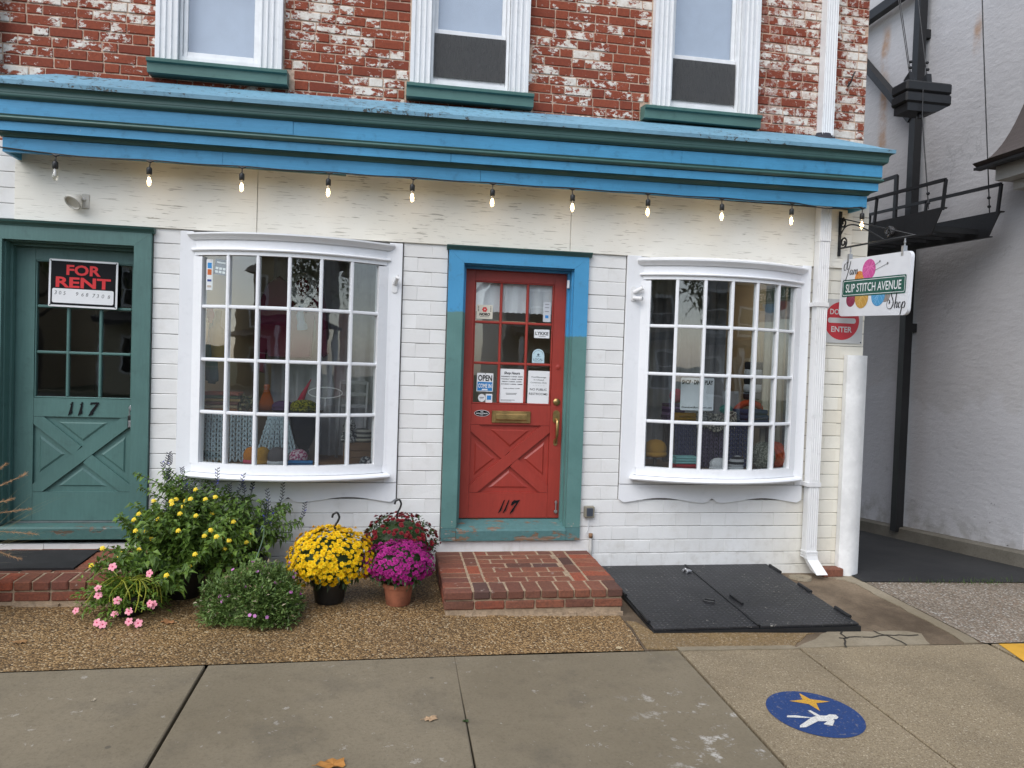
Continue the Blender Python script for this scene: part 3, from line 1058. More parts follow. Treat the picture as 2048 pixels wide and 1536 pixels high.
# ---- cornice: profiles swept along the front with mitred returns
CXL, CXR = -3.53, 2.664
KZ = 0.008


def sweep(name, prof, mat, parent, cuts=None):
    """prof: closed polygon of (out, z)"""
    mb = MB()
    n = len(prof)
    rings = []
    for st in range(4):
        r = []
        for o, z in prof:
            x, y = [(CXL - o, 0.0), (CXL - o, -o), (CXR + o, -o), (CXR + o, 0.0)][st]
            r.append((x, y, z + KZ * x))
        rings.append(r)
    # the long front is made of lengths of board butted end to end, wavering a little
    N = 14
    xs = [0.0] + list(cuts or []) + [1.0]
    out = None
    for pi in range(len(xs) - 1):
        t0, t1 = xs[pi] + (0.00022 if pi else 0), xs[pi + 1] - (0.00022 if pi < len(xs) - 2 else 0)
        dy = random.uniform(-0.0025, 0.0025) if cuts else 0.0
        full = [rings[0]] if pi == 0 else []
        for i in range(N + 1):
            t = t0 + (t1 - t0) * i / N
            w = 0.0035 * math.sin(5.1 * t + prof[0][1] * 9)
            row_ = [tuple(a + (b - a) * t for a, b in zip(p, q)) for p, q in zip(rings[1], rings[2])]
            full.append([(x, y + dy, z + w) for x, y, z in row_])
        if pi == len(xs) - 2:
            full.append(rings[3])
        vs = sum(full, [])
        m = len(full)
        fs = []
        for i in range(m - 1):
            for j in range(n):
                k2 = (j + 1) % n
                fs.append((i * n + j, (i + 1) * n + j, (i + 1) * n + k2, i * n + k2))
        fs.append(tuple(range(n)))
        fs.append(tuple((m - 1) * n + j for j in range(n))[::-1])
        mb = MB()
        mb.add(vs, fs)
        o = mb.build(name, mat, parent)
        bm_fix(o)
        out = out or o
    return out


def bm_fix(o):
    import bmesh
    bm = bmesh.new()
    bm.from_mesh(o.data)
    bmesh.ops.recalc_face_normals(bm, faces=bm.faces)
    bm.to_mesh(o.data)
    bm.free()


def arc(o0, z0, o1, z1, bulge, n=6):
    out = []
    for i in range(n + 1):
        t = i / n
        dx, dz = o1 - o0, z1 - z0
        L = math.hypot(dx, dz)
        s = math.sin(PI * t) * bulge
        out.append((o0 + dx * t + dz / L * s, z0 + dz * t - dx / L * s))
    return out


flash = sweep('cornice', [(0.0, 3.20), (0.36, 3.283), (0.386, 3.283), (0.388, 3.312), (0.36, 3.322), (0.0, 3.505)], MAT['flash'], B)
sweep('crown_moulding', [(0.30, 3.196), (0.325, 3.196)] + arc(0.330, 3.201, 0.350, 3.232, 0.008) + [(0.352, 3.236)] + arc(0.352, 3.24, 0.378, 3.281, -0.010) + [(0.30, 3.281)], MAT['dgreen'], flash)
sweep('frieze_board', [(0.0, 3.096), (0.318, 3.096), (0.318, 3.194), (0.0, 3.194)], MAT['blue'], flash, [0.30, 0.74])
sweep('bead', [(0.26, 3.050)] + arc(0.312, 3.050, 0.312, 3.088, 0.018) + [(0.318, 3.090), (0.318, 3.094), (0.26, 3.094)], MAT['dgreen'], flash)
sweep('frieze_board', [(0.0, 2.985), (0.300, 2.985), (0.300, 3.048), (0.0, 3.048)], MAT['blue'], flash, [0.47, 0.86])
sweep('cove_moulding', [(0.20, 2.955)] + arc(0.248, 2.955, 0.290, 2.983, -0.010) + [(0.20, 2.983)], MAT['dgreen'], flash)
sweep('fascia_board', [(0.215, 2.853), (0.240, 2.853), (0.240, 2.953), (0.215, 2.953)], MAT['blue'], flash, [0.22, 0.505, 0.80])
mb = MB()
mb.box(CXL - 0.20, CXR + 0.20, -0.21, -0.02, 2.925, 2.945)
mb.box(-3.1, -1.42, -0.206, -0.175, 2.84, 2.92, 1)
mb.build('soffit', [MAT['ply'], MAT['dgreen']], flash)

# ---- upper sash windows
def upper_window(c0, c1, s0, s1, kind):
    mb = MB()
    w = 0.158
    # fluted side casings and head casing
    for a, sgn in ((c0, 1), (c1, -1)):
        prof = [(a, BF), (a, -0.012), (a + sgn * 0.018, -0.012)]
        for k in range(3):
            u = a + sgn * (0.03 + k * 0.042)
            prof += [(u, -0.012), (u + sgn * 0.006, 0.0), (u + sgn * 0.030, 0.0), (u + sgn * 0.036, -0.012)]
        prof += [(a + sgn * w, -0.012), (a + sgn * w, BF + 0.08), (a, BF + 0.08)]
        mb.pz(prof, 3.66, 5.30)
    mb.box(c0 - 0.02, c1 + 0.02, -0.02, BF + 0.05, 5.302, 5.44)
    cas = mb.build('upper_window', MAT['white_old'], B)
    mb = MB()
    mb.px([(BF + 0.10, 3.665), (-0.072, 3.636), (-0.082, 3.630), (-0.078, 3.610), (-0.055, 3.605), (-0.05, 3.535), (0.06, 3.535), (BF + 0.10, 3.63)], s0, s1)
    mb.build('sill', MAT['sillgreen'], cas)
    g0, g1 = c0 + w + 0.004, c1 - w - 0.004
    # vinyl frame
    mb = MB()
    mb.box(g0, g0 + 0.02, 0.03, 0.12, 3.668, 5.30)
    mb.box(g1 - 0.02, g1, 0.03, 0.12, 3.668, 5.30)
    mb.box(g0 + 0.02, g1 - 0.02, 0.03, 0.12, 3.668, 3.700)
    mb.build('window_frame', MAT['vinyl'], cas)
    a, b = g0 + 0.022, g1 - 0.022
    if kind == 0:                                # one tall sash, white blind behind
        lows = [(3.702, 4.36, 0.05), (4.36, 5.28, 0.085)]
    else:
        lows = [(3.702, 4.125, 0.062), (4.06, 5.28, 0.085)]
    for z0, z1, y in lows:
        mb = MB()
        t = 0.032
        mb.box(a, a + t, y, y + 0.028, z0, z1, bev=0.003)
        mb.box(b - t, b, y, y + 0.028, z0, z1, bev=0.003)
        mb.box(a + t, b - t, y, y + 0.028, z0, z0 + 0.045, bev=0.003)
        mb.box(a + t, b - t, y, y + 0.028, z1 - 0.04, z1, bev=0.003)
        mb.build('sash', MAT['vinyl'], cas)
        mb = MB()
        mb.box(a + t, b - t, y + 0.012, y + 0.016, z0 + 0.045, z1 - 0.04)
        mb.build('pane', MAT['glass_up'], cas)
    # room behind: dark box with a blind coloured like reflected sky
    mb = MB()
    mb.box(c0, c1, 0.72, 0.74, 3.55, 5.45)
    mb.box(c0 - 0.01, c0, 0.33, 0.74, 3.55, 5.45)
    mb.box(c1, c1 + 0.01, 0.33, 0.74, 3.55, 5.45)
    mb.box(c0, c1, 0.33, 0.74, 3.54, 3.55)
    mb.build('room_shell', MAT['sash_dark'], cas)
    mb = MB()
    zb = 3.705 if kind == 0 else (4.10 if kind == 1 else 4.09)
    nseg = 24
    for i in range(nseg):
        x0, x1 = a + (b - a) * i / nseg, a + (b - a) * (i + 1) / nseg
        y0, y1 = 0.128 + 0.0003 * math.sin(i * 1.9), 0.128 + 0.0003 * math.sin((i + 1) * 1.9)
        mb.add([(x0, y0, zb), (x1, y1, zb), (x1, y1, 5.3), (x0, y0, 5.3)], [(0, 1, 2, 3)])
    mb.box(a, b, 0.122, 0.136, zb - 0.012, zb)
    mb.build('reflected_sky_blind', MAT['blind'], cas)  # shade in the first window; in the others stands in for reflected sky
    if kind:                                     # insect screen across the open lower sash
        mb = MB()
        mb.box(a + 0.004, b - 0.004, 0.046, 0.052, 3.74, 4.085)
        mb.build('insect_screen', MAT['screen'], cas)
        mb = MB()
        mb.box(a + 0.03, b - 0.03, 0.14, 0.16, 3.76, 3.80)
        mb.build('window_bar', MAT['vinyl'], cas)


def m_screen():
    t = MT('insect_screen')
    f = t.noise(2.0, 4, 0.6, t.scaled((90, 90, 9)))
    g = t.noise(3.0, 3)
    col = t.mix(t.step(f, 0.35, 0.7), (0.085, 0.085, 0.087), (0.115, 0.114, 0.112))
    tr = t.n('ShaderNodeBsdfTransparent', {'Color': (0.5, 0.5, 0.5, 1)})
    mx = t.n('ShaderNodeMixShader', {0: 0.6})
    t.out(col, 0.8)
    t.t.links.new(tr.outputs[0], mx.inputs[1])
    t.t.links.new(t.b.outputs[0], mx.inputs[2])
    t.t.links.new(mx.outputs[0], t.t.nodes['Material Output'].inputs['Surface'])
    return t.m


MAT['screen'] = m_screen()
MAT['blind'] = plain('sky_tinted_blind_fabric', (0.64, 0.69, 0.80), 0.8, var=0.03)  # pale bluish tint carries the sky reflection of the upstairs panes
MAT['glass_up'] = m_glass('upstairs_glass', (0.9, 0.92, 0.93), 0.1)
upper_window(-2.852, -1.938, -2.893, -1.888, 0)
upper_window(-0.959, -0.007, -0.984, 0.034, 1)
upper_window(1.050, 1.992, 0.972, 2.008, 2)

# ---- doors
def door(prefix, fx0, fx1, ftop, fbot, lx0, lx1, lz0, lz1, gx0, gx1, gz0, gz1, xz0, xz1, m_leaf, m_frame, m_head):
    """casing, jambs, threshold and a nine-light cross-buck door leaf at y = 0.12"""
    cw = 0.122
    fr = MB()
    # mitred casing
    ox0, ox1 = fx0, fx1
    ix0, ix1, iz = fx0 + cw, fx1 - cw, ftop - 0.10
    zb = fbot + 0.105
    for poly in ([(ox0, zb), (ix0, zb), (ix0, iz), (ox0, ftop)], [(ix1, zb), (ox1, zb), (ox1, ftop), (ix1, iz)], [(ox0 + 0.0015, ftop), (ix0 + 0.0015, iz), (ix1 - 0.0015, iz), (ox1 - 0.0015, ftop)]):
        fr.py(poly, -0.032, 0.004)
    frame = fr.build('door_frame', m_frame, B)
    hd = MB()
    hd.px([(0.0, ftop), (-0.036, ftop), (-0.040, ftop + 0.008), (-0.060, ftop + 0.026), (-0.064, ftop + 0.036), (0.0, ftop + 0.040)], ox0 - 0.02, ox1 + 0.02)
    hd.build('head_moulding', m_head, frame)
    jb = MB()
    jb.box(ix0 - 0.004, ix0 + 0.012, 0.0045, 0.165, zb, iz + 0.004)
    jb.box(ix1 - 0.012, ix1 + 0.004, 0.0045, 0.165, zb, iz + 0.004)
    jb.box(ix0 + 0.012, ix1 - 0.012, 0.0045, 0.165, iz - 0.010, iz + 0.004)
    # stops
    jb.box(ix0 + 0.012, ix0 + 0.030, 0.07, 0.112, zb, iz - 0.012)
    jb.box(ix1 - 0.030, ix1 - 0.012, 0.07, 0.112, zb, iz - 0.012)
    jb.box(ix0 + 0.030, ix1 - 0.030, 0.07, 0.112, iz - 0.03, iz - 0.011)
    jb.build('jamb', m_frame, frame)
    sl = MB()
    sl.px([(-0.036, fbot), (-0.040, fbot + 0.08), (-0.034, fbot + 0.095), (0.13, lz0 - 0.010), (0.17, lz0 - 0.010), (0.17, fbot)], ix0, ix1)
    sl.box(ox0, ix0 - 0.002, -0.034, 0.004, fbot, zb - 0.002)
    sl.box(ix1 + 0.002, ox1, -0.034, 0.004, fbot, zb - 0.002)
    sl.build('threshold', MAT['sill_' + prefix], frame)
    y0, y1 = 0.120, 0.162
    bx0, bx1 = gx0 - 0.012, gx1 + 0.012
    lf = MB()
    lf.box(lx0, bx0, y0, y1, lz0, lz1)                                  # hinge stile
    lf.box(bx1, lx1, y0, y1, lz0, lz1)                                  # lock stile
    lf.box(bx0 + 0.0015, bx1 - 0.0015, y0 + 0.001, y1, gz1 + 0.012, lz1)               # top rail
    lf.box(bx0 + 0.0015, bx1 - 0.0015, y0 + 0.001, y1, xz1, gz0 - 0.012)               # lock rail
    lf.box(bx0 + 0.0015, bx1 - 0.0015, y0 + 0.001, y1, lz0, xz0)                       # bottom rail
    lf.box(bx0 + 0.0015, bx1 - 0.0015, y0 + 0.020, y1, xz0, xz1)                       # sunk panel ground
    leaf = lf.build('door', m_leaf, B)
    # four raised fields between the braces, with sloped edges
    cx, cz = (bx0 + bx1) / 2, (xz0 + xz1) / 2
    hw, hh = (bx1 - bx0) / 2, (xz1 - xz0) / 2
    for px_, pz_, rot in ((0, 1, 0), (0, -1, 1), (-1, 0, 2), (1, 0, 3)):
        if rot < 2:
            tri = [(-hw * 0.52, pz_ * hh * 0.86), (hw * 0.52, pz_ * hh * 0.86), (0, pz_ * hh * 0.34)]
        else:
            tri = [(px_ * hw * 0.88, -hh * 0.50), (px_ * hw * 0.88, hh * 0.50), (px_ * hw * 0.36, 0)]
        g = Vector((sum(p[0] for p in tri) / 3, sum(p[1] for p in tri) / 3))
        inner = [(g.x + (p[0] - g.x) * 0.80, g.y + (p[1] - g.y) * 0.80) for p in tri]
        vs = [(cx + p[0], y0 + 0.0205, cz + p[1]) for p in tri] + [(cx + p[0], y0 + 0.012, cz + p[1]) for p in inner]
        q = MB()
        q.add(vs, [(3, 4, 5), (0, 1, 4, 3), (1, 2, 5, 4), (2, 0, 3, 5)])
        o = q.build('raised_panel', m_leaf, leaf)
        bm_fix(o)
        if o.data.polygons[0].normal.y > 0:
            o.data.flip_normals()
    # braces: one runs through, the other is butted against it
    bw = 0.088
    d = Vector((hw, 0, hh))
    d.normalize()
    nrm = Vector((-d.z, 0, d.x)) * bw / 2
    def brace(pa, pb, ya):
        q = MB()
        pa, pb = Vector(pa), Vector(pb)
        dd = (pb - pa).normalized()
        nn = Vector((-dd.z, 0, dd.x)) * bw / 2
        poly = [pa - nn, pb - nn, pb + nn, pa + nn]
        # clip to the panel rectangle
        def clip(pl, f):
            out = []
            for i in range(len(pl)):
                a, b = pl[i], pl[(i + 1) % len(pl)]
                fa, fb = f(a), f(b)
                if fa >= 0:
                    out.append(a)
                if fa * fb < 0:
                    out.append(a + (b - a) * (fa / (fa - fb)))
            return out
        e = 0.0025
        for f in (lambda p: p.x - bx0 - e, lambda p: bx1 - e - p.x, lambda p: p.z - xz0 - e, lambda p: xz1 - e - p.z):
            poly = clip(poly, f)
        q.py([(p.x, p.z) for p in poly], ya, y0 + 0.022)
        q.build('brace', m_leaf, leaf)
    ext = d * 0.1
    C = Vector((cx, 0, cz))
    brace(C + Vector((-hw, 0, -hh)) - ext, C + Vector((hw, 0, hh)) + ext, y0 - 0.002)
    d2 = Vector((-hw, 0, hh)).normalized()
    gap = d2 * (bw / 2 / abs(math.sin(2 * math.atan2(hh, hw)))) * 1.04
    brace(C + gap, C + Vector((-hw, 0, hh)) + d2 * 0.1, y0)
    brace(C - gap, C - Vector((-hw, 0, hh)) - d2 * 0.1, y0)
    # nine lights
    nw, nh = 3, 3
    mw = 0.022
    pw = (gx1 - gx0 - 2 * mw) / 3
    ph = (gz1 - gz0 - 2 * mw) / 3
    mu = MB()
    mu.box(bx0 + 0.002, gx0, y0 + 0.004, y1, gz0, gz1, bev=0.003)
    mu.box(gx1, bx1 - 0.002, y0 + 0.004, y1, gz0, gz1, bev=0.003)
    mu.box(bx0 + 0.002, bx1 - 0.002, y0 + 0.004, y1, gz1, gz1 + 0.011, bev=0.003)
    mu.box(bx0 + 0.002, bx1 - 0.002, y0 + 0.004, y1, gz0 - 0.011, gz0, bev=0.003)
    mu.build('glazing_frame', m_leaf, leaf)
    for i in (1, 2):
        mu = MB()
        x = gx0 + i * pw + (i - 1) * mw
        mu.box(x, x + mw, y0 + 0.004, y1 - 0.004, gz0 + 0.0005, gz1 - 0.0005, bev=0.006)
        mu.build('muntin', m_leaf, leaf)
    for j in (1, 2):
        z = gz0 + j * ph + (j - 1) * mw
        mu = MB()
        mu.box(gx0 + 0.0005, gx1 - 0.0005, y0 + 0.006, y1 - 0.006, z, z + mw, bev=0.006)
        mu.build('muntin', m_leaf, leaf)
    for i in range(3):
        for j in range(3):
            x, z = gx0 + i * (pw + mw), gz0 + j * (ph + mw)
            g = MB()
            g.box(x - 0.003, x + pw + 0.003, y0 + 0.019, y0 + 0.023, z - 0.003, z + ph + 0.003)
            g.build('pane', MAT['glass'], leaf)
    return frame, leaf


MAT['sill_a'] = m_worn_sill('worn_teal_sill', (0.066, 0.155, 0.142), (0.16, 0.11, 0.07), 0.71)
MAT['sill_b'] = m_worn_sill('worn_blue_teal_sill', (0.085, 0.20, 0.20), (0.22, 0.13, 0.075), 0.655)
frame1, leaf1 = door('a', -3.985, -2.842, 2.345, 0.035, -3.848, -2.945, 0.145, 2.232, -3.69, -3.022, 1.092, 2.11, 0.365, 0.94, MAT['teal'], MAT['teal'], MAT['dgreen'])
frame2, leaf2 = door('b', -0.606, 0.552, 2.355, 0.004, -0.476, 0.420, 0.160, 2.240, -0.362, 0.288, 1.126, 2.124, 0.372, 0.943, MAT['red'], MAT['twotone'], MAT['dgreen'])
leaf1['label'] = 'teal green nine light door with crossed braces'
leaf2['label'] = 'red nine light door with crossed braces and brass mail slot'
# metal strip on the left door's sill
mb = MB()
mb.box(-3.86, -2.97, 0.085, 0.118, 0.137, 0.143)
mb.build('sill_strip', MAT['steel'], frame1)


def numerals(parent, polys, x, z, h, w, shear, y):
    """house numbers as cut metal shapes; polys in a unit box"""
    for pl in polys:
        q = MB()
        q.py([(x + w * a + shear * h * b, z + h * b) for a, b in pl], y, 0.1195)
        q.build('house_number', MAT['ink'], parent)


def one(o, flag):
    body = [(o + 0.0, 0.0), (o + 0.13, 0.20), (o + 0.105, 0.45), (o + 0.10, 1.0), (o + 0.055, 0.98)]
    if flag:
        body += [(o + 0.06, 0.90), (o + 0.01, 0.80), (o + 0.055, 0.80)]
    return body + [(o + 0.035, 0.45), (o + 0.015, 0.2)]


SEVEN = [(0.70, 0.0), (0.84, 0.12), (0.86, 0.32), (1.0, 0.92), (0.99, 1.0), (0.72, 1.0), (0.70, 0.82), (0.76, 0.88), (0.92, 0.87), (0.76, 0.36)]
numerals(leaf1, [one(0.0, True), one(0.34, True), SEVEN], -3.458, 0.950, 0.105, 0.205, 0.12, 0.114)
numerals(leaf2, [one(0.0, False), one(0.28, False), [(0.74, -0.08), (0.88, 0.14), (0.90, 0.42), (1.02, 1.0), (0.84, 0.96), (0.68, 0.98), (0.58, 0.80), (0.60, 0.58), (0.70, 0.60), (0.78, 0.74), (0.92, 0.82), (0.80, 0.40), (0.73, 0.12)]], -0.120, 0.202, 0.110, 0.140, 0.36, 0.114)
# left door: lever set with a lock box; right door: brass mail slot, thumb latch, deadbolt, kick bolt
mb = MB()
mb.lathe([(0.001, 0), (0.024, 0), (0.026, 0.006), (0.012, 0.010), (0.011, 0.04), (0.023, 0.048), (0.026, 0.062), (0.018, 0.074), (0.001, 0.076)], 16, (-2.985, 0.120, 1.02), axis='y')
mb.build('knob', MAT['steel'], leaf1, True, auto=40)
lb = thing('lock_box', 'small grey key lock box hanging on the green door knob', 'lock box', (-2.985, 0.06, 0.86))
mb = MB()
mb.box(-3.013, -2.957, 0.045, 0.082, 0.865, 0.965, bev=0.006)
mb.build('case', MAT['black'], lb)
mb = MB()
mb.tube(bez([(-3.003, 0.063, 0.96), (-3.003, 0.063, 1.02), (-2.985, 0.063, 1.046), (-2.967, 0.063, 1.02), (-2.967, 0.063, 0.96)], 5), 0.005, 8)
mb.build('shackle', MAT['steel'], lb, True)
mb = MB()
mb.box(-3.005, -2.965, 0.040, 0.0448, 0.875, 0.925, bev=0.002)
mb.build('dial_cover', MAT['steel'], lb)
ml = MB()
ml.box(-0.200, 0.130, 0.109, 0.1195, 0.960, 1.060, bev=0.004)
ml.box(-0.184, 0.114, 0.104, 0.1088, 0.974, 1.046, bev=0.003)
slot = ml.build('mail_slot', MAT['brass'], leaf2)
mb = MB()
mb.px([(0.1038, 0.98), (0.094, 0.990), (0.094, 1.028), (0.1038, 1.038)], -0.165, 0.095)
mb.build('flap', MAT['brass'], leaf2)
mb = MB()
mb.lathe([(0.001, 0), (0.030, 0), (0.030, 0.006), (0.022, 0.014), (0.012, 0.016), (0.001, 0.020)], 20, (0.350, 0.1195, 1.145), axis='y')
mb.build('deadbolt', MAT['brass'], leaf2, True, auto=40)
mb = MB()
mb.py(rrect(0.322, 0.380, 0.965, 1.075, 0.028), 0.113, 0.1195)
mb.py(rrect(0.334, 0.368, 0.775, 0.835, 0.016), 0.113, 0.1195)
mb.tube(bez([(0.351, 0.112, 1.0), (0.351, 0.07, 0.985), (0.351, 0.062, 0.92), (0.351, 0.075, 0.85), (0.351, 0.112, 0.80)], 6), [0.010] * 6 + [0.013] * 12 + [0.009] * 7, 10)
mb.build('door_handle', MAT['brass'], leaf2, True, auto=40)
mb = MB()
mb.lathe([(0.001, 0), (0.022, 0), (0.022, 0.003), (0.006, 0.007), (0.001, 0.008)], 16, (0.353, 0.1195, 1.44), axis='y')
mb.build('keyhole_cap', MAT['red'], leaf2, True, auto=40)
mb = MB()
mb.tube([(0.372, 0.105, 0.20), (0.372, 0.105, 0.31)], 0.006, 8)
mb.box(0.358, 0.386, 0.10, 0.1195, 0.205, 0.225, bev=0.002)
mb.box(0.362, 0.382, 0.10, 0.1195, 0.285, 0.300, bev=0.002)
mb.build('foot_bolt', MAT['steel'], leaf2)
mb = MB()
mb.box(0.392, 0.412, 0.045, 0.069, 2.10, 2.17, bev=0.004)
mb.build('door_sensor', MAT['vinyl'], frame2)

# ---- bow windows
def bay(cx, x0, x1, top, part_label):
    """flat casing on the wall, a shallow bow of 6 x 4 lights, moulded head and bull-nosed sill"""
    hc, s, yb = 0.660, 0.165, -0.032
    R = (hc * hc + s * s) / (2 * s)
    amax = math.asin(hc / R)
    yc = yb - s + R

    def P(u, off=0.0):                           # u -1..1 along the bow, off outwards
        a = u * amax
        return cx + (R + off) * math.sin(a), yc - (R + off) * math.cos(a)
    g0, g1 = 0.628, 2.200
    cs = MB()
    ci0, ci1 = cx - 0.735, cx + 0.735
    cs.box(x0, ci0, -0.022, 0.004, 0.475, top - 0.002, bev=0.002)
    cs.box(ci1, x1, -0.022, 0.004, 0.475, top - 0.002, bev=0.002)
    # scalloped apron board
    pts = [(x0, 0.47), (x0, 0.345)]
    for i in range(1, 40):
        t = i / 40
        d = abs(t - 0.5)
        z = 0.335 + 0.022 * math.sin(PI * 2 * (1 - abs(2 * t - 1)) - 1.2)
        if d < 0.04:
            z = 0.335 + (0.02 if d < 0.012 else -0.012)
        pts.append((x0 + (x1 - x0) * t, z))
    pts += [(x1, 0.345), (x1, 0.47)]
    cs.py(pts, -0.018, 0.004)
    cas = cs.build('bay_window', MAT['white'], B)

    def band(name, z0, z1, o0, o1, ui=1.0, n=24, mat=None, prof=None, ext=0.0):
        """curved member: profile polygon (off, z) swept along the bow"""
        prof = prof or [(o0, z0), (o1, z0), (o1, z1), (o0, z1)]
        q = MB()
        m = len(prof)
        vs = []
        for i in range(n + 1):
            u = -ui + 2 * ui * i / n
            for o, z in prof:
                x, y = P(u, o)
                vs.append((x, y, z))
        fs = []
        for i in range(n):
            for j in range(m):
                k = (j + 1) % m
                fs.append((i * m + j, i * m + k, (i + 1) * m + k, (i + 1) * m + j))
        fs += [tuple(range(m)), tuple(n * m + j for j in range(m))[::-1]]
        q.add(vs, fs)
        o = q.build(name, mat or MAT['white'], cas)
        bm_fix(o)
        return o
    U = 1.0 + 0.075
    band('bottom_rail', 0.555, g0, -0.03, 0.026, U)
    band('top_rail', g1, 2.245, -0.03, 0.026, U)
    # frieze and moulded head
    band('frieze', 2.247, 2.315, -0.03, 0.020, U)
    band('head_moulding', 0, 0, 0, 0, U * 1.03, prof=[(-0.03, 2.232), (0.042, 2.232), (0.046, 2.240), (0.040, 2.252), (-0.03, 2.252)])
    band('head_cornice', 0, 0, 0, 0, U * 1.055, prof=[(-0.02, 2.316), (0.034, 2.316), (0.040, 2.324), (0.050, 2.334), (0.064, 2.346), (0.070, 2.352), (0.070, 2.364), (-0.02, top - 0.006)])
    # sill: bull nose
    band('sill', 0, 0, 0, 0, U * 1.05, prof=[(-0.10, 0.515), (0.078, 0.515), (0.090, 0.520), (0.096, 0.531), (0.090, 0.543), (0.072, 0.551), (-0.10, 0.553)])
    # flat infill above the bow and below the sill
    q = MB()
    for z in (0.4755, 2.2495):
        pts = [P(-U + 2 * U * i / 24, 0.02) for i in range(25)]
        poly = [(x, min(y, -0.001)) for x, y in pts] + [(ci1, 0.19), (ci0, 0.19)]
        q.pz(poly, z + (0.03 if z < 1 else 0.0), z + (0.039 if z < 1 else 0.006))
    q.build('soffit', MAT['white'], cas)
    q = MB()
    q.box(ci0 + 0.001, ci1 - 0.001, -0.02, 0.0, 2.31, top - 0.01)
    q.box(ci0 + 0.001, ci1 - 0.001, -0.016, 0.0, 0.4755, 0.503)
    q.build('infill', MAT['white'], cas)
    # stiles
    us = [-1 + 2 * i / 6 for i in range(7)]
    for e in (-1, 1):
        q = MB()
        a, b = P(e * (1.0 - 0.006)), P(e * U)
        d = Vector((b[0] - a[0], b[1] - a[1], 0)).normalized()
        nn = Vector((d.y, -d.x, 0))
        if nn.y > 0:
            nn = -nn
        m = (Vector((a[0], a[1], 0)) + Vector((b[0], b[1], 0))) / 2
        L = (Vector(b) - Vector(a)).length / 2
        q.obox(m + Vector((0, 0, (0.5 + 2.25) / 2 + 0.028)) + nn * 0.0, d, nn, (0, 0, 1), L + 0.012, 0.028, (2.2 - 0.628) / 2 + 0.0005)
        # side return between stile and casing
        q.box(min(b[0], ci0 if e < 0 else ci1) - 0.012, max(b[0], ci0 if e < 0 else ci1) + 0.012, -0.024, 0.03, 0.556, 2.31)
        q.build('stile', MAT['white'], cas)
    # muntins: 5 upright, 3 across (faceted), then 24 panes
    mw = 0.026
    for k in range(1, 6):
        a = us[k] * amax
        x, y = P(us[k])
        q = MB()
        q.obox((x, y, (g0 + g1) / 2), (math.cos(a), math.sin(a), 0), (math.sin(a), -math.cos(a), 0), (0, 0, 1), mw / 2, 0.020, (g1 - g0) / 2 + 0.003)
        q.obox((x, y, (g0 + g1) / 2), (math.cos(a), math.sin(a), 0), (math.sin(a), -math.cos(a), 0), (0, 0, 1), mw / 2 - 0.006, 0.025, (g1 - g0) / 2 + 0.002)
        q.build('muntin', MAT['white'], cas)
    ph = (g1 - g0 - 3 * mw) / 4
    zs = [g0 + j * (ph + mw) for j in range(4)]
    for j in range(1, 4):
        q = MB()
        zc = zs[j] - mw / 2
        for k in range(6):
            A, C = P(us[k]), P(us[k + 1])
            d = Vector((C[0] - A[0], C[1] - A[1], 0))
            nn = Vector((d.y, -d.x, 0)).normalized()
            m = Vector(((A[0] + C[0]) / 2, (A[1] + C[1]) / 2, zc))
            q.obox(m, d, nn, (0, 0, 1), d.length / 2, 0.017, mw / 2)
            q.obox(m, d, nn, (0, 0, 1), d.length / 2, 0.022, mw / 2 - 0.006)
        q.build('glazing_bar', MAT['white'], cas)
    for k in range(6):
        A, C = P(us[k]), P(us[k + 1])
        d = Vector((C[0] - A[0], C[1] - A[1], 0))
        m0 = Vector(((A[0] + C[0]) / 2, (A[1] + C[1]) / 2, 0))
        for j in range(4):
            q = MB()
            ang = random.uniform(-0.012, 0.012)
            tl = random.uniform(-0.006, 0.006)
            dd = Vector((d.x, d.y + ang * d.length, 0)).normalized()
            nn = Vector((dd.y, -dd.x, tl)).normalized()
            uu = Vector((0, 0, 1)) - nn * nn.z
            q.obox(m0 + Vector((0, 0, zs[j] + ph / 2)), dd, nn, uu, d.length / 2 - 0.008, 0.002, ph / 2 + 0.006)
            q.build('pane', MAT['glass'], cas)
    # display deck inside
    q = MB()
    pts = [P(-0.99 + 1.98 * i / 24, -0.035) for i in range(25)]
    q.pz(pts + [(ci1 - 0.02, 0.62), (ci0 + 0.02, 0.62)], 0.585, 0.605)
    q.build('display_deck', MAT['wood'], cas)
    return cas


bay1 = bay(-1.812, -2.642, -0.975, 2.383, 'left')
bay2 = bay(1.740, 0.885, 2.556, 2.398, 'right')

# ---- downspouts (fluted square pipe), straps, corner guard
def flute(x0, x1, y0, y1):
    w = x1 - x0
    out = []
    for k in range(5):
        a = x0 + w * (k + 0.5) / 5
        out += [(a - w * 0.07, y0), (a - w * 0.03, y0 + 0.004), (a + w * 0.03, y0 + 0.004), (a + w * 0.07, y0)]
    return [(x0, y1), (x0, y0 + 0.006), (x0 + 0.005, y0)] + out + [(x1 - 0.005, y0), (x1, y0 + 0.006), (x1, y1)]


mb = MB()
mb.pz(flute(2.585, 2.695, -0.045, 0.047), 3.36, 5.88)
ds1 = mb.build('downspout', MAT['alu'], B)
mb = MB()
random.seed(21)
mb.lathe([(0.001, 0.0), (0.11, 0.003), (0.10, 0.03), (0.075, 0.055), (0.06, 0.09), (0.001, 0.092)], 14, (2.63, -0.01, 3.46), sx=1.3, sy=0.6)
mb.build('tar_seal', plain('roof_tar', (0.03, 0.03, 0.04), 0.8, var=0.6, bump=0.8, bs=40), ds1)
mb = MB()
mb.pz(flute(2.572, 2.672, -0.105, -0.026), -0.10, 2.60)
mb.pz(flute(2.569, 2.675, -0.108, -0.023), 2.602, 2.93)
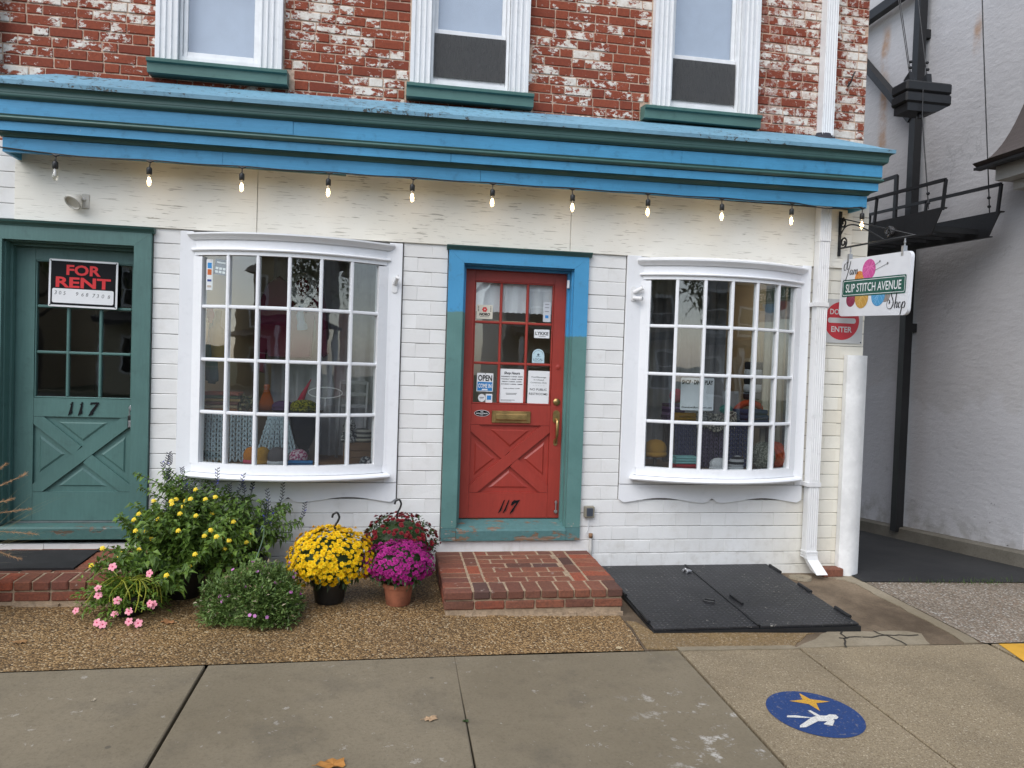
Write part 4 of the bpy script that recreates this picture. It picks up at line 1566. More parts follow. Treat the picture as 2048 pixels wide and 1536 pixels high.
# elbow pleats and spout
for i in range(3):
    mb.box(2.566, 2.678, -0.112, -0.022, -0.108 - i * 0.022, -0.102 - i * 0.022 + 0.010)
sp = [((2.572, 2.672, -0.105, -0.026), -0.10), ((2.578, 2.682, -0.118, -0.034), -0.165), ((2.600, 2.705, -0.20, -0.10), -0.245), ((2.606, 2.712, -0.222, -0.120), -0.268)]
vs, fs = [], []
for (a, b, c, d), z in sp:
    vs += [(a, c, z), (b, c, z), (b, d, z + 0.02), (a, d, z + 0.02)]
for i in range(3):
    for j in range(4):
        k = (j + 1) % 4
        fs.append((i * 4 + j, i * 4 + k, (i + 1) * 4 + k, (i + 1) * 4 + j))
mb.add(vs, [f[::-1] for f in fs])
ds2 = mb.build('downspout', MAT['alu'], B)
for z in (0.475, 2.04):
    q = MB()
    q.box(2.548, 2.680, -0.112, -0.108, z, z + 0.035)
    q.box(2.548, 2.571, -0.108, -0.002, z, z + 0.035)
    q.box(2.673, 2.682, -0.108, -0.002, z, z + 0.035)
    q.build('strap', MAT['alu'], ds2)
mb = MB()
pts = [(2.908 + 0.178 * i / 12, -0.055 - 0.045 * math.sin(PI * min(1, (i + 1.5) / 15))) for i in range(13)]
mb.prism([(2.915, -0.004)] + pts + [(3.112, -0.05), (3.125, 0.06), (3.104, 0.06), (3.104, -0.004)], (0, 0, 0), (1, 0, 0), (0, 1, 0), (0, 0, 1), -0.36, 1.63)
mb.build('corner_guard', paint('thick_white_paint', (0.78, 0.78, 0.77), 0.5, 0.012, dirt=0.08, grain=(6, 6, 6), bstr=0.5), B, True, auto=35)
mb = MB()
mb.tube([(-3.955, -0.02, 3.33), (-3.955, -0.02, 5.88)], 0.042, 12)
mb.build('downspout', paint('dark_pipe_paint', (0.03, 0.03, 0.03), 0.5, 0.08, (0.3, 0.3, 0.3)), B, True)

# ---- rooms behind the glass
def m_room():
    t = MT('room_plaster')
    s = t.noise(1.5, 3)
    return t.out(t.mix(s, (0.34, 0.31, 0.27), (0.40, 0.37, 0.32)), 0.8)


def room(name, x0, x1, y0, y1, z0, z1, lab):
    mb = MB()
    v = [(x, y, z) for x in (x0, x1) for y in (y0, y1) for z in (z0, z1)]
    mb.add(v, [(0, 1, 3, 2), (4, 6, 7, 5), (2, 3, 7, 6), (0, 2, 6, 4), (1, 5, 7, 3)])
    o = mb.build(name, [MAT['room'], MAT['floorw']])
    o.data.polygons[3].material_index = 1
    return struct(o, lab)


MAT['room'] = m_room()
MAT['floorw'] = paint('dark_floor_boards', (0.10, 0.06, 0.035), 0.4, 0.0, grain=(3, 30, 30))
room('shop_interior', -2.70, 2.83, 0.205, 3.7, 0.02, 2.72, 'dim shop room behind the bay windows')
room('hall_interior', -4.5, -2.72, 0.205, 3.5, 0.02, 2.72, 'dark hallway behind the green door')
# stair rail seen through the green door
mb = MB()
mb.box(-3.2, -2.78, 0.7, 0.76, 1.40, 1.425)
struct(mb.build('hall_shelf', MAT['wood']), 'narrow wooden shelf in the dark hallway')
# ceiling lamps inside the shop
for i, (x, y) in enumerate(((-1.95, 1.35), (2.12, 1.35))):
    L = thing('ceiling_lamp', ['glowing round ceiling lamp seen through the left bay window', 'glowing round ceiling lamp seen through the right bay window'][i], 'lamp', (x, y, 2.36), 'shop ceiling lamps')
    q = MB()
    q.tube([(x, y, 2.44), (x, y, 2.719)], 0.012, 8)
    q.lathe([(0.001, 2.44), (0.09, 2.44), (0.10, 2.43), (0.001, 2.425)], 20, (x, y, 0))
    q.build('ceiling_mount', MAT['steel'], L, True, auto=40)
    q = MB()
    q.lathe([(0.001, 2.355), (0.09, 2.362), (0.145, 2.385), (0.15, 2.41), (0.10, 2.424), (0.001, 2.424)], 24, (x, y, 0))
    q.build('lamp_shade', m_emit('warm_lamp_glow', (1.0, 0.80, 0.50), 14.0), L, True)

# ------------------------------------------------------------------ the grey building across the alley
G = thing('grey_building', 'tall grey stucco building across the alley with rust stains', 'building', (7.0, 4.0, -0.4))
mb = MB()
mb.box(5.20, 11.0, 0.37, 12.0, -2.0, 8.5)
mb.build('stucco_wall', MAT['stucco'], G)
mb = MB()
vs, fs = [], []
N = 10
for i in range(N + 1):
    y = 0.20 + 9.0 * i / N
    z = alley_z(5.1, y)
    vs += [(5.085, y, z - 0.2), (5.085, y, z + 0.13), (5.10, y, z + 0.145), (5.21, y, z + 0.15), (5.21, y, z - 0.2)]
for i in range(N):
    for j in range(4):
        fs.append((i * 5 + j, i * 5 + j + 1, (i + 1) * 5 + j + 1, (i + 1) * 5 + j))
fs.append((0, 4, 3, 2, 1))
mb.add(vs, fs)
o = mb.build('kerb', MAT['kerb'], G)
bm_fix(o)
# bell-cast roof of its shop front, wrapping the corner
rf = []
for i in range(13):
    t = i / 12
    rf.append((4.62 + 0.60 * (t ** 0.9), 3.60 + 0.66 * (t ** 2.0) + 0.10 * t))
mb = MB()
poly = rf + [(5.22, 3.56), (4.68, 3.56)]
mb.prism(poly, (0, 0, 0), (1, 0, 0), (0, 0, 1), (0, 1, 0), -2.2, 0.60)
roof = mb.build('bell_cast_roof', paint('weathered_roof_shingle', (0.075, 0.06, 0.055), 0.8, 0.05, (0.16, 0.14, 0.13), 0.25, (4, 40, 40), 0.8), G)
mb = MB()
mb.box(4.80, 5.20, -2.1, 0.50, 3.42, 3.558)
mb.box(4.95, 5.20, -2.1, 0.44, 3.33, 3.418)
mb.build('cornice_board', plain('dull_white_paint', (0.42, 0.42, 0.40), 0.6), G)
mb = MB()
mb.box(4.64, 4.72, -2.2, 0.602, 3.535, 3.559)
mb.build('gutter_edge', MAT['iron'], G)
mb = MB()
mb.box(5.24, 11.0, -0.02, 0.365, -0.5, 3.36)
mb.build('shop_front', plain('taupe_paint', (0.30, 0.27, 0.23), 0.6), G)

# fire escape: a counterbalanced drop stair hung along the grey wall
FE = thing('fire_escape', 'black iron fire escape stair hanging level above the alley', 'fire escape', (4.7, 1.6, 2.9))
for x, y0, y1 in ((4.28, 0.55, 3.6), (4.90, 0.52, 3.6)):
    q = MB()
    zt = lambda y: 3.14 + 0.04 * (y - 0.53)
    zb = lambda y: 2.895 + 0.035 * (y - 0.53)
    ye = y0 + 0.14
    q.px([(y0, zt(y0)), (y1, zt(y1)), (y1, zb(y1)), (ye, zb(ye))], x - 0.006, x + 0.006)
    q.px([(y0, zt(y0) - 0.001), (y1, zt(y1) - 0.001), (y1, zt(y1) - 0.012), (y0 + 0.01, zt(y0) - 0.012)], x + 0.0061, x + 0.05)
    q.px([(ye, zb(ye) + 0.012), (y1, zb(y1) + 0.012), (y1, zb(y1) + 0.001), (ye, zb(ye) + 0.001)], x + 0.0061, x + 0.05)
    q.build('stringer', MAT['iron'], FE)
for i in range(11):
    y = 0.80 + i * 0.25
    q = MB()
    z = 2.97 + 0.04 * (y - 0.53)
    for k in range(5):
        q.obox((4.60, y + k * 0.036, z + 0.03 * math.sin(0.6) * k * 0), (1, 0, 0), (0, 0.8, -0.6), (0, 0.6, 0.8), 0.285, 0.004, 0.018)
    q.box(4.315, 4.885, y - 0.02, y - 0.014, z - 0.035, z + 0.02)
    q.build('tread', MAT['iron'], FE)
for x in (4.28, 4.90):
    q = MB()
    za = lambda y: 3.405 + 0.045 * (y - 0.53)
    q.bar((x, 0.53, za(0.53)), (x, 3.6, za(3.6)), 0.022, 0.034)
    for y in (0.56, 1.60, 2.6):
        q.bar((x, y, zt(y) - 0.03), (x, y - 0.03, za(y - 0.03)), 0.022, 0.03, (0, 1, 0))
    q.build('handrail', MAT['iron'], FE)
q = MB()
q.bar((4.90, 2.09, 3.865), (4.90, 3.8, 3.90), 0.025, 0.04)
q.bar((4.90, 2.10, 3.24), (4.90, 2.10, 3.87), 0.03, 0.05, (0, 1, 0))
q.build('landing_rail', MAT['iron'], FE)
q = MB()
q.box(5.04, 5.14, 2.01, 2.11, -0.42, 6.6)
q.box(5.14, 5.199, 2.01, 2.11, 2.0, 2.1)
q.box(5.14, 5.199, 2.01, 2.11, 5.5, 5.6)
q.build('post', MAT['iron'], FE)
q = MB()
q.bar((5.08, 2.10, 4.55), (5.08, 3.5, 6.05), 0.08, 0.11, (1, 0, 0))
q.box(5.03, 5.13, 2.121, 4.2, 6.12, 6.24)
q.build('brace', MAT['iron'], FE)
q = MB()
q.box(4.10, 4.63, 0.92, 1.17, 4.40, 4.512, bev=0.018)
q.box(4.10, 4.63, 0.92, 1.17, 4.285, 4.397, bev=0.018)
q.py([(4.13, 4.286), (4.61, 4.286), (4.50, 4.225), (4.40, 4.205), (4.13, 4.205)], 0.94, 1.15)
cw = q.build('counterweight', MAT['iron'], FE)
q = MB()
for x in (4.22, 4.42):
    q.px([(1.0, 4.51), (1.10, 4.51), (1.10, 4.57), (1.02, 4.63)], x - 0.03, x + 0.03)
q.lathe([(0.001, 4.15), (0.025, 4.15), (0.03, 4.175), (0.02, 4.204), (0.001, 4.2045)], 8, (4.32, 1.0, 0))
q.build('lug', MAT['iron'], cw)
q = MB()
for a, b in (((4.22, 1.04, 4.57), (4.30, 1.9, 7.5)), ((4.235, 1.04, 4.57), (4.33, 1.9, 7.5)), ((4.42, 1.04, 4.57), (4.62, 1.9, 7.5))):
    q.tube([a, b], 0.0045, 6)
q.tube([(4.29, 0.93, 4.50), (4.28, 0.91, 4.15), (4.28, 0.75, 3.16)], 0.006, 6)
q.tube([(4.90, 0.66, 3.14), (4.90, 0.86, 5.0), (4.90, 1.1, 7.5)], 0.006, 6)
for p in ((4.22, 1.04, 4.68), (4.42, 1.04, 4.68), (4.22, 1.04, 4.74), (4.425, 1.06, 4.76), (4.90, 0.67, 3.21), (4.90, 0.68, 3.30), (4.28, 0.76, 3.22), (4.28, 0.77, 3.32)):
    q.ell(p, (0.022, 0.014, 0.016), 8, 5)
q.build('cable', MAT['iron'], FE)
for y, z in ((1.30, 3.03), (2.0, 3.04)):
    q = MB()
    q.lathe([(0.03, 0), (0.055, 0), (0.055, 0.05), (0.03, 0.05), (0.03, 0.0)], 16, (4.25, y, z), axis='x')
    q.build('roller', MAT['steel'], FE)

# ------------------------------------------------------------------ brick steps
random.seed(8)
def m_step_brick():
    t = MT('worn_step_brick')
    r = t.rnd()
    base = t.ramp(r, [(0.0, (0.085, 0.045, 0.036)), (0.2, (0.19, 0.078, 0.048)), (0.45, (0.26, 0.095, 0.055)), (0.65, (0.15, 0.065, 0.045)), (0.85, (0.33, 0.085, 0.042)), (1.0, (0.075, 0.052, 0.047))])
    f = t.noise(60, 6, 0.72)
    g = t.noise(7, 5, 0.6)
    base = t.mix(t.step(f, 0.35, 0.7), base, t.mix(0.55, base, (0.06, 0.03, 0.025)))
    base = t.mix(t.math('MULTIPLY', t.step(g, 0.55, 0.75), 0.45), base, (0.10, 0.06, 0.045))
    eff = t.step(t.math('ADD', t.noise(14, 6, 0.7), t.math('MULTIPLY', g, 0.25)), 0.79, 0.84)
    base = t.mix(t.math('MULTIPLY', eff, 0.55), base, (0.45, 0.36, 0.31))
    return t.out(base, 0.82, t.bump(f, 0.6, 0.004), spec=0.3)


MAT['stepbrick'] = m_step_brick()
MAT['stepmortar'] = m_mortar('tan_step_mortar', (0.36, 0.27, 0.185))


def step(name, label, x0, x1, yf, ztop, slope, pattern):
    """brick stoop: header course in front, borders at the sides, running bond in the middle; drains to the front"""
    S = thing(name, label, 'step', ((x0 + x1) / 2, yf / 2, gz((x0 + x1) / 2, yf)))
    zt = lambda y: ztop + slope * y              # y negative: falls towards the street
    th = 0.058
    zl = lambda y: zt(y) - th - 0.012
    mbm = MB()
    zf = zt(yf)
    gl = min(gz(x0, yf), gz(x1, yf))
    mbm.px([(yf + 0.016, gl - 0.1), (yf + 0.016, zt(yf) - 0.0045), (-0.004, zt(0) - 0.0045), (-0.004, gl - 0.1)], x0 + 0.014, x1 - 0.014)
    nn_ = 26
    for i_ in range(nn_):
        a_, b_ = x0 + (x1 - x0) * i_ / nn_, x0 + (x1 - x0) * (i_ + 1) / nn_
        hh_, dd_ = random.uniform(0.012, 0.034), random.uniform(-0.010, 0.006)
        mbm.box(a_, b_ + 0.001, yf + dd_, yf + 0.02, gl - 0.1, gl + hh_ - 0.0005 * (i_ % 3))
    bed = mbm.build('mortar_bed', MAT['stepmortar'], S)
    j = 0.009
    def br(a, b, c, d, z0, z1):
        """one brick, x a..b, y c..d"""
        q = MB()
        q.box(a, b, c, d, z0, z1, bev=0.007)
        q.v = [(x + random.uniform(-0.002, 0.002), y + random.uniform(-0.002, 0.002), z + random.uniform(-0.0025, 0.0025) + slope * (y - (c + d) / 2)) for x, y, z in q.v]
        q.build('brick', MAT['stepbrick'], bed)
    W = x1 - x0
    # front header course (long side runs back)
    hl = 0.198
    if pattern == 'full':
        left_stack = 0.205
        # corner pair laid sideways
        br(x0, x0 + left_stack - j, yf, yf + 0.095 - j / 2, zt(yf) - th, zt(yf))
        br(x0, x0 + left_stack - j, yf + 0.095 + j / 2, yf + hl, zt(yf + 0.15) - th, zt(yf + 0.15))
        n = round((W - left_stack) / 0.1175)
        pw = (W - left_stack) / n
        for i in range(n):
            a = x0 + left_stack + i * pw
            br(a + j * 0.3, a + pw - j * 0.9, yf, yf + hl, zt(yf + 0.1) - th, zt(yf + 0.1))
    else:
        n = round(W / 0.112)
        pw = W / n
        for i in range(n):
            a = x0 + i * pw
            br(a + j * 0.4, a + pw - j * 0.6, yf, yf + hl, zt(yf + 0.1) - th, zt(yf + 0.1))
    # borders and field
    ys = yf + hl + j * 1.2
    nb_ = max(1, round((-0.006 - ys) / 0.105))
    ph = (-0.006 - ys) / nb_
    for i in range(nb_):
        c, d = ys + i * ph, ys + (i + 1) * ph - j
        zz = zt((c + d) / 2)
        br(x0, x0 + 0.205 - j, c, d, zz - th, zz)
        br(x1 - 0.205 + j, x1, c, d, zz - th, zz)
    ns = max(1, round((-0.006 - ys) / 0.21))
    ps = (-0.006 - ys) / ns
    for i in range(ns):
        c, d = ys + i * ps, ys + (i + 1) * ps - j
        zz = zt((c + d) / 2)
        br(x0 + 0.205 + 0.003, x0 + 0.205 + 0.10, c, d, zz - th, zz)
        br(x1 - 0.205 - 0.10, x1 - 0.205 - 0.003, c, d, zz - th, zz)
    fx0, fx1 = x0 + 0.205 + 0.10 + j, x1 - 0.205 - 0.10 - j
    nr = max(1, round((-0.006 - ys) / 0.105))
    pr = (-0.006 - ys) / nr
    for i in range(nr):
        c, d = ys + i * pr, ys + (i + 1) * pr - j
        zz = zt((c + d) / 2)
        x = fx0 - (0 if i % 2 else 0.105)
        while x < fx1:
            a, b = max(x, fx0), min(x + 0.208, fx1)
            if b - a > 0.03:
                br(a, b - j, c, d, zz - th, zz)
            x += 0.208
    # riser course below
    n = max(1, round(W / 0.216))
    pw = W / n
    for i in range(n):
        a = x0 + i * pw
        br(a + j * 0.5, a + pw - j * 0.5, yf + 0.006, yf + 0.10, zl(yf) - th, zl(yf))
    nsd = max(1, round((-yf - 0.11) / 0.216))
    pd = (-yf - 0.11) / nsd
    for sx0, sx1 in ((x0, x0 + 0.09), (x1 - 0.09, x1)):
        for i in range(nsd):
            c = yf + 0.11 + i * pd
            br(sx0 + 0.002, sx1 - 0.002, c, c + pd - j, zl(c) - th, zl(c))
    return S


step('brick_step', 'red brick front step below the red door', -0.645, 0.628, -1.0, -0.088, 0.022, 'full')
step('brick_step', 'low red brick step with a black mat below the green door', -4.30, -2.52, -0.80, -0.040, 0.022, 'front')

# door mat
mb = MB()
mt = thing('door_mat', 'black rubber doormat on the brick step of the green door', 'mat', (-3.6, -0.33, -0.045))
vs, fs = [], []
nx, ny = 24, 10
for jx in range(ny + 1):
    for i in range(nx + 1):
        x, y = -4.05 + 0.90 * i / nx, -0.545 + 0.45 * jx / ny
        vs.append((x, y, -0.040 + 0.022 * y + 0.011 + 0.002 * math.sin(x * 7) * math.sin(y * 9 + 1)))
for jx in range(ny):
    for i in range(nx):
        k = jx * (nx + 1) + i
        fs.append((k, k + 1, k + nx + 2, k + nx + 1))
n0 = len(vs)
mb.add(vs, fs)
mb.box(-4.05, -3.15, -0.545, -0.095, -0.0490, -0.0465)
mb.build('rubber_sheet', MAT['rubber'], mt)
q = MB()
for a, b, c, d in ((-4.06, -3.14, -0.557, -0.535), (-4.06, -3.14, -0.105, -0.083)):
    q.px([(c, -0.052), (d, -0.052), (d, -0.030), (c, -0.034)], a, b)
q.build('rim', MAT['rubber'], mt)

# cellar hatch
H = thing('cellar_hatch', 'black steel cellar hatch with two diamond plate doors beside the brick step', 'hatch', (1.5, -0.68, -0.31))
def hz(y):
    return -0.226 + 0.050 * y
fr = MB()
xa, xb, yf = 0.735, 2.262, -1.325
fr.px([(yf, gz(1.5, yf) - 0.06), (yf, hz(yf) - 0.012), (yf + 0.05, hz(yf) - 0.008), (yf + 0.05, gz(1.5, yf) - 0.06)], xa, xb)
fr.px([(yf + 0.051, -0.4), (yf + 0.051, hz(yf) - 0.008), (-0.012, hz(0) - 0.008), (-0.012, -0.4)], xa, xa + 0.05)
fr.px([(yf + 0.051, -0.4), (yf + 0.051, hz(yf) - 0.008), (-0.012, hz(0) - 0.008), (-0.012, -0.4)], xb - 0.05, xb)
fr.box(xa + 0.051, xb - 0.051, yf + 0.06, -0.02, -0.42, -0.40)
fr.build('frame', MAT['iron'], H)
for i, (a, b) in enumerate(((xa + 0.012, 1.497), (1.505, xb - 0.012))):
    q = MB()
    q.px([(yf + 0.010, hz(yf) - 0.0075), (yf + 0.010, hz(yf) + 0.004), (-0.015, hz(0) + 0.004), (-0.015, hz(0) - 0.0075)], a, b)
    lf = q.build('leaf', MAT['plate'], H)
    q = MB()
    if i == 0:
        q.box(1.497 - 0.010, 1.5045, yf + 0.012, -0.017, hz(-0.6) - 0.03, hz(-0.6) - 0.02)
        q.px([(yf + 0.012, hz(yf) + 0.0045), (yf + 0.012, hz(yf) + 0.010), (-0.017, hz(0) + 0.010), (-0.017, hz(0) + 0.0045)], 1.493, 1.510)
        q.build('cover_strip', MAT['iron'], lf)
        q = MB()
        zc = hz(-0.85) + 0.012
        q.tube([(1.30, -0.85, zc), (1.36, -0.89, zc), (1.39, -0.84, zc), (1.33, -0.80, zc), (1.30, -0.85, zc)], 0.006, 6)
    else:
        q.bar((1.56, -0.75, hz(-0.75) + 0.012), (1.57, -0.93, hz(-0.93) + 0.012), 0.016, 0.014)
    q.build('handle', MAT['iron'], lf)
    xh = a - 0.004 if i == 0 else b + 0.004
    for y in (-0.16, -0.62, -1.12):
        q = MB()
        q.tube([(xh, y - 0.09, hz(y - 0.09) + 0.010), (xh, y + 0.09, hz(y + 0.09) + 0.010)], 0.013, 8)
        q.build('hinge', MAT['iron'], lf)
q = MB()
q.tube([(1.40, -0.20, hz(-0.2) + 0.016), (1.44, -0.16, hz(-0.16) + 0.02), (1.46, -0.20, hz(-0.2) + 0.016), (1.42, -0.24, hz(-.24) + 0.014)], 0.009, 6)
q.box(1.43, 1.475, -0.225, -0.175, hz(-0.2) + 0.0062, hz(-0.2) + 0.026, bev=0.005)
q.build('padlock', MAT['steel'], H)

# loose brick under the downspout, broken stone ring
mb = MB()
mb.box(2.735, 2.925, -0.125, -0.02, -0.315, -0.245, bev=0.006)
mb.v = [(x, y, z + random.uniform(-0.004, 0.004)) for x, y, z in mb.v]
tag(mb.build('loose_brick', MAT['stepbrick']), 'loose red brick lying beside the downspout outlet', 'brick')
mb = MB()
vs = []
for i in range(20):
    a = 2 * PI * i / 20
    r = 1 + 0.12 * math.sin(3 * a) + random.uniform(-0.05, 0.05)
    for rr, z in ((1.0, 0.0), (0.92, 0.018), (0.42, 0.016), (0.36, 0.002)):
        x, y = 2.50 + 0.105 * rr * r * math.cos(a), -0.16 + 0.075 * rr * r * math.sin(a)
        vs.append((x, y, gz(x, y) + z + 0.001))
fs = [(i * 4 + k, ((i + 1) % 20) * 4 + k, ((i + 1) % 20) * 4 + k + 1, i * 4 + k + 1) for i in range(20) for k in range(3)]
mb.add(vs, fs)
o = mb.build('drain_collar', MAT['patch_a'])
tag(o, 'broken pale stone ring on the ground by the downspout', 'drain')

# ------------------------------------------------------------------ signs, stickers, lamps
def solid(name, c, rough=0.5):
    k = 'solid_' + name
    if k not in MAT:
        MAT[k] = plain(name, c, rough, var=0.03)
    return MAT[k]


WH = solid('print_white', (0.76, 0.77, 0.78))
RD = solid('print_red', (0.62, 0.02, 0.025))
BK = MAT['ink']
GREY = solid('sign_grey', (0.50, 0.50, 0.49))
FRONT = dict(ra=(1, 0, 0), ua=(0, 0, 1), na=(0, -1, 0))

# FOR RENT sign, hung on the green door, a little crooked
fr_root = thing('for_rent_sign', 'black and red for rent sign with a phone number on the green door', 'sign', (-3.36, 0.10, 1.77))
ang = -0.012
bd = Board((-3.602, 0.098, 1.775), (math.cos(ang), 0, math.sin(ang)), (-math.sin(ang), 0, math.cos(ang)), (0, -1, 0))
W_, H_ = 0.483, 0.358
mb = MB()
mb.prism(rrect(0, W_, 0, H_, 0.008), bd.o, bd.ra, bd.ua, bd.na, -0.006, 0.0)
mb.build('board', WH, fr_root)
mb = MB()
bd.rect(mb, 0.014, W_ - 0.014, 0.014, H_ - 0.014, 0.0008)
mb.build('black_print', BK, fr_root)
mb = MB()
bd.text(mb, 'FOR', W_ / 2, 0.245, 0.0016, height=0.075, width=0.24, bold=0.03)
bd.text(mb, 'RENT', W_ / 2, 0.150, 0.0016, height=0.078, width=0.385, bold=0.03)
mb.build('lettering', RD, fr_root)
mb = MB()
bd.rrect(mb, 0.026, W_ - 0.026, 0.030, 0.138, 0.012, 0.0016)
mb.build('white_panel', WH, fr_root)
for s, x, b, h in (('3', 0.050, 0.092, 0.030), ('0', 0.082, 0.092, 0.027), ('5', 0.112, 0.090, 0.028), ('9', 0.20, 0.088, 0.030), ('6', 0.238, 0.086, 0.028), ('8', 0.270, 0.086, 0.028), ('7', 0.318, 0.080, 0.032), ('3', 0.345, 0.080, 0.030), ('0', 0.382, 0.080, 0.030), ('8', 0.424, 0.078, 0.028)):
    mb = MB()
    bd.text(mb, s, x, b, 0.0024, height=h, mi=0, shear=0.15, bold=-0.012)
    mb.build('digit', BK, fr_root)
mb = MB()
for a, b in ((0.012, 0.012), (W_ - 0.012, 0.012), (0.012, H_ - 0.012), (W_ - 0.012, H_ - 0.012)):
    bd.disc(mb, a, b, 0.0045, 0.0012, n=10)
mb.build('eyelet', BK, fr_root)

# stickers and notices on the red door
DG = 0.1365                                     # just in front of the door glass


def card(name, label, cat, x0, x1, z0, z1, mat=None, y=DG, r=0.002, tilt=0.0, cut=None):
    T = thing(name, label, cat, ((x0 + x1) / 2, y, z0))
    b = Board((x0, y, z0), (math.cos(tilt), 0, math.sin(tilt)), (-math.sin(tilt), 0, math.cos(tilt)), (0, -1, 0))
    q = MB()
    q.prism(cut or rrect(0, x1 - x0, 0, z1 - z0, r), b.o, b.ra, b.ua, b.na, -0.0015, 0.0)
    q.build('sheet', mat or WH, T)
    return T, b


CREAM = solid('cream_card', (0.66, 0.62, 0.52))
T, b = card('yarn_brand_card', 'cream card with red emblem in the red door glass', 'sticker', -0.352, -0.218, 1.822, 1.938, CREAM)
q = MB()
for k in range(6):
    a = k * PI / 3
    b.disc(q, 0.067 + 0.014 * math.cos(a), 0.078 + 0.014 * math.sin(a), 0.0085, 0.0008 + 0.0001 * k, n=12)
q.build('emblem', RD, T)
q = MB()
b.text(q, 'NORO', 0.067, 0.028, 0.0009, height=0.022, width=0.092, bold=0.045, shear=0.2)
for i in range(4):
    b.rect(q, 0.012, 0.019, 0.062 + i * 0.012, 0.069 + i * 0.012, 0.0009)
    b.rect(q, 0.114, 0.121, 0.062 + i * 0.012, 0.069 + i * 0.012, 0.0009)
b.rect(q, 0.030, 0.105, 0.016, 0.019, 0.0009)
q.build('lettering', BK, T)
T, b = card('payment_sticker', 'tall narrow white payment sticker at the top right of the red door glass', 'sticker', 0.212, 0.276, 1.818, 1.985, solid('pale_sticker', (0.55, 0.57, 0.60)))
q = MB()
b.rect(q, 0.018, 0.046, 0.032, 0.056, 0.0009)
q.build('blue_mark', solid('card_blue', (0.03, 0.22, 0.55)), T)
q = MB()
for z in (0.085, 0.118, 0.145):
    b.rect(q, 0.014, 0.050, z, z + 0.006, 0.0009)
q.build('print', solid('grey_ink', (0.2, 0.2, 0.22)), T)
T, b = card('brand_name_card', 'small white card with a five letter name in the red door glass', 'sticker', 0.141, 0.272, 1.680, 1.752, tilt=0.01)
q = MB()
b.text(q, 'LYKKE', 0.066, 0.026, 0.0009, height=0.028, width=0.112, bold=0.02)
b.rect(q, 0.04, 0.10, 0.014, 0.017, 0.0009)
q.build('lettering', BK, T)
arch = [(0, 0), (0.104, 0), (0.104, 0.066)] + [(0.052 + 0.052 * math.cos(PI * k / 12), 0.066 + 0.052 * math.sin(PI * k / 12)) for k in range(1, 12)] + [(0, 0.066)]
T, b = card('arch_sticker', 'pale blue arched shop local sticker in the red door glass', 'sticker', 0.130, 0.234, 1.470, 1.588, solid('pale_blue', (0.50, 0.66, 0.72)), cut=arch)
q = MB()
b.text(q, 'LOCAL', 0.052, 0.020, 0.0009, height=0.020, width=0.084, bold=0.015)
for k in range(9):
    a = PI * (0.12 + 0.76 * k / 8)
    b.disc(q, 0.052 + 0.043 * math.cos(a), 0.062 + 0.043 * math.sin(a), 0.003, 0.0009, n=8)
b.rect(q, 0.032, 0.072, 0.052, 0.055, 0.0009)
b.disc(q, 0.052, 0.070, 0.010, 0.0009, n=12)
b.rect(q, 0.02, 0.084, 0.008, 0.011, 0.0009)
q.build('lettering', solid('slate_ink', (0.08, 0.12, 0.16)), T)
T, b = card('open_sign', 'white and blue open come in sign in the red door glass', 'sign', -0.333, -0.196, 1.218, 1.372, tilt=-0.01)
q = MB()
b.text(q, 'OPEN', 0.0685, 0.090, 0.0009, height=0.048, width=0.118, bold=0.03)
b.disc(q, 0.0685, 0.148, 0.004, 0.0009, n=10)
q.build('lettering', BK, T)
q = MB()
b.rect(q, 0.006, 0.131, 0.006, 0.080, 0.0007)
q.build('blue_panel', solid('sign_blue', (0.02, 0.20, 0.50)), T)
q = MB()
b.text(q, 'COME IN', 0.0685, 0.032, 0.0014, height=0.034, width=0.112, bold=0.025)
b.rect(q, 0.045, 0.092, 0.010, 0.022, 0.0014)
q.build('white_lettering', WH, T)
T, b = card('opening_hours', 'white shop hours paper in the middle of the red door glass', 'notice', -0.137, 0.064, 1.130, 1.412, MAT['paper'])
q = MB()
b.text(q, 'Shop Hours', 0.100, 0.238, 0.0009, height=0.022, width=0.135, bold=0.03, shear=0.2)
for i, s in enumerate(('WEDNESDAY 11:00AM - 5:00PM', 'THURSDAY 11:00AM - 6:00PM', 'FRIDAY 11:00AM - 5:00PM', 'SATURDAY 11:00AM - 5:00PM')):
    b.text(q, s, 0.100, 0.214 - i * 0.021, 0.0009, height=0.0085, width=(0.185, 0.178, 0.165, 0.182)[i], bold=0.03, shear=0.2)
b.text(q, 'Sunday and Monday CLOSED', 0.100, 0.116, 0.0009, height=0.0075, width=0.14, bold=0.02, shear=0.2)
b.rect(q, 0.05, 0.145, 0.077, 0.080, 0.0009)
b.rect(q, 0.055, 0.140, 0.068, 0.071, 0.0009)
b.rect(q, 0.01, 0.13, 0.020, 0.023, 0.0009)
b.rect(q, 0.01, 0.10, 0.012, 0.014, 0.0009)
q.build('lettering', BK, T)
T, b = card('restroom_notice', 'white no public restrooms notice at the right of the red door glass', 'notice', 0.100, 0.284, 1.128, 1.404, MAT['paper'], tilt=-0.008)
q = MB()
for s, z, h, w in (('Food/Beverage', 0.218, 0.012, 0.125), ('In Closed', 0.195, 0.012, 0.085), ('Containers Only', 0.171, 0.012, 0.140), ('- - - - -', 0.150, 0.010, 0.095), ('NO PUBLIC', 0.110, 0.019, 0.145), ('RESTROOMS', 0.072, 0.019, 0.160)):
    b.text(q, s, 0.092, z, 0.0009, height=h, width=w, bold=0.004)
q.build('lettering', BK, T)
T, b = card('round_sticker', 'round white sticker at the lower left of the red door glass', 'sticker', -0.318, -0.257, 1.131, 1.196, cut=[(0.031 + 0.031 * math.cos(2 * PI * k / 24), 0.0325 + 0.0325 * math.sin(2 * PI * k / 24)) for k in range(24)])
q = MB()
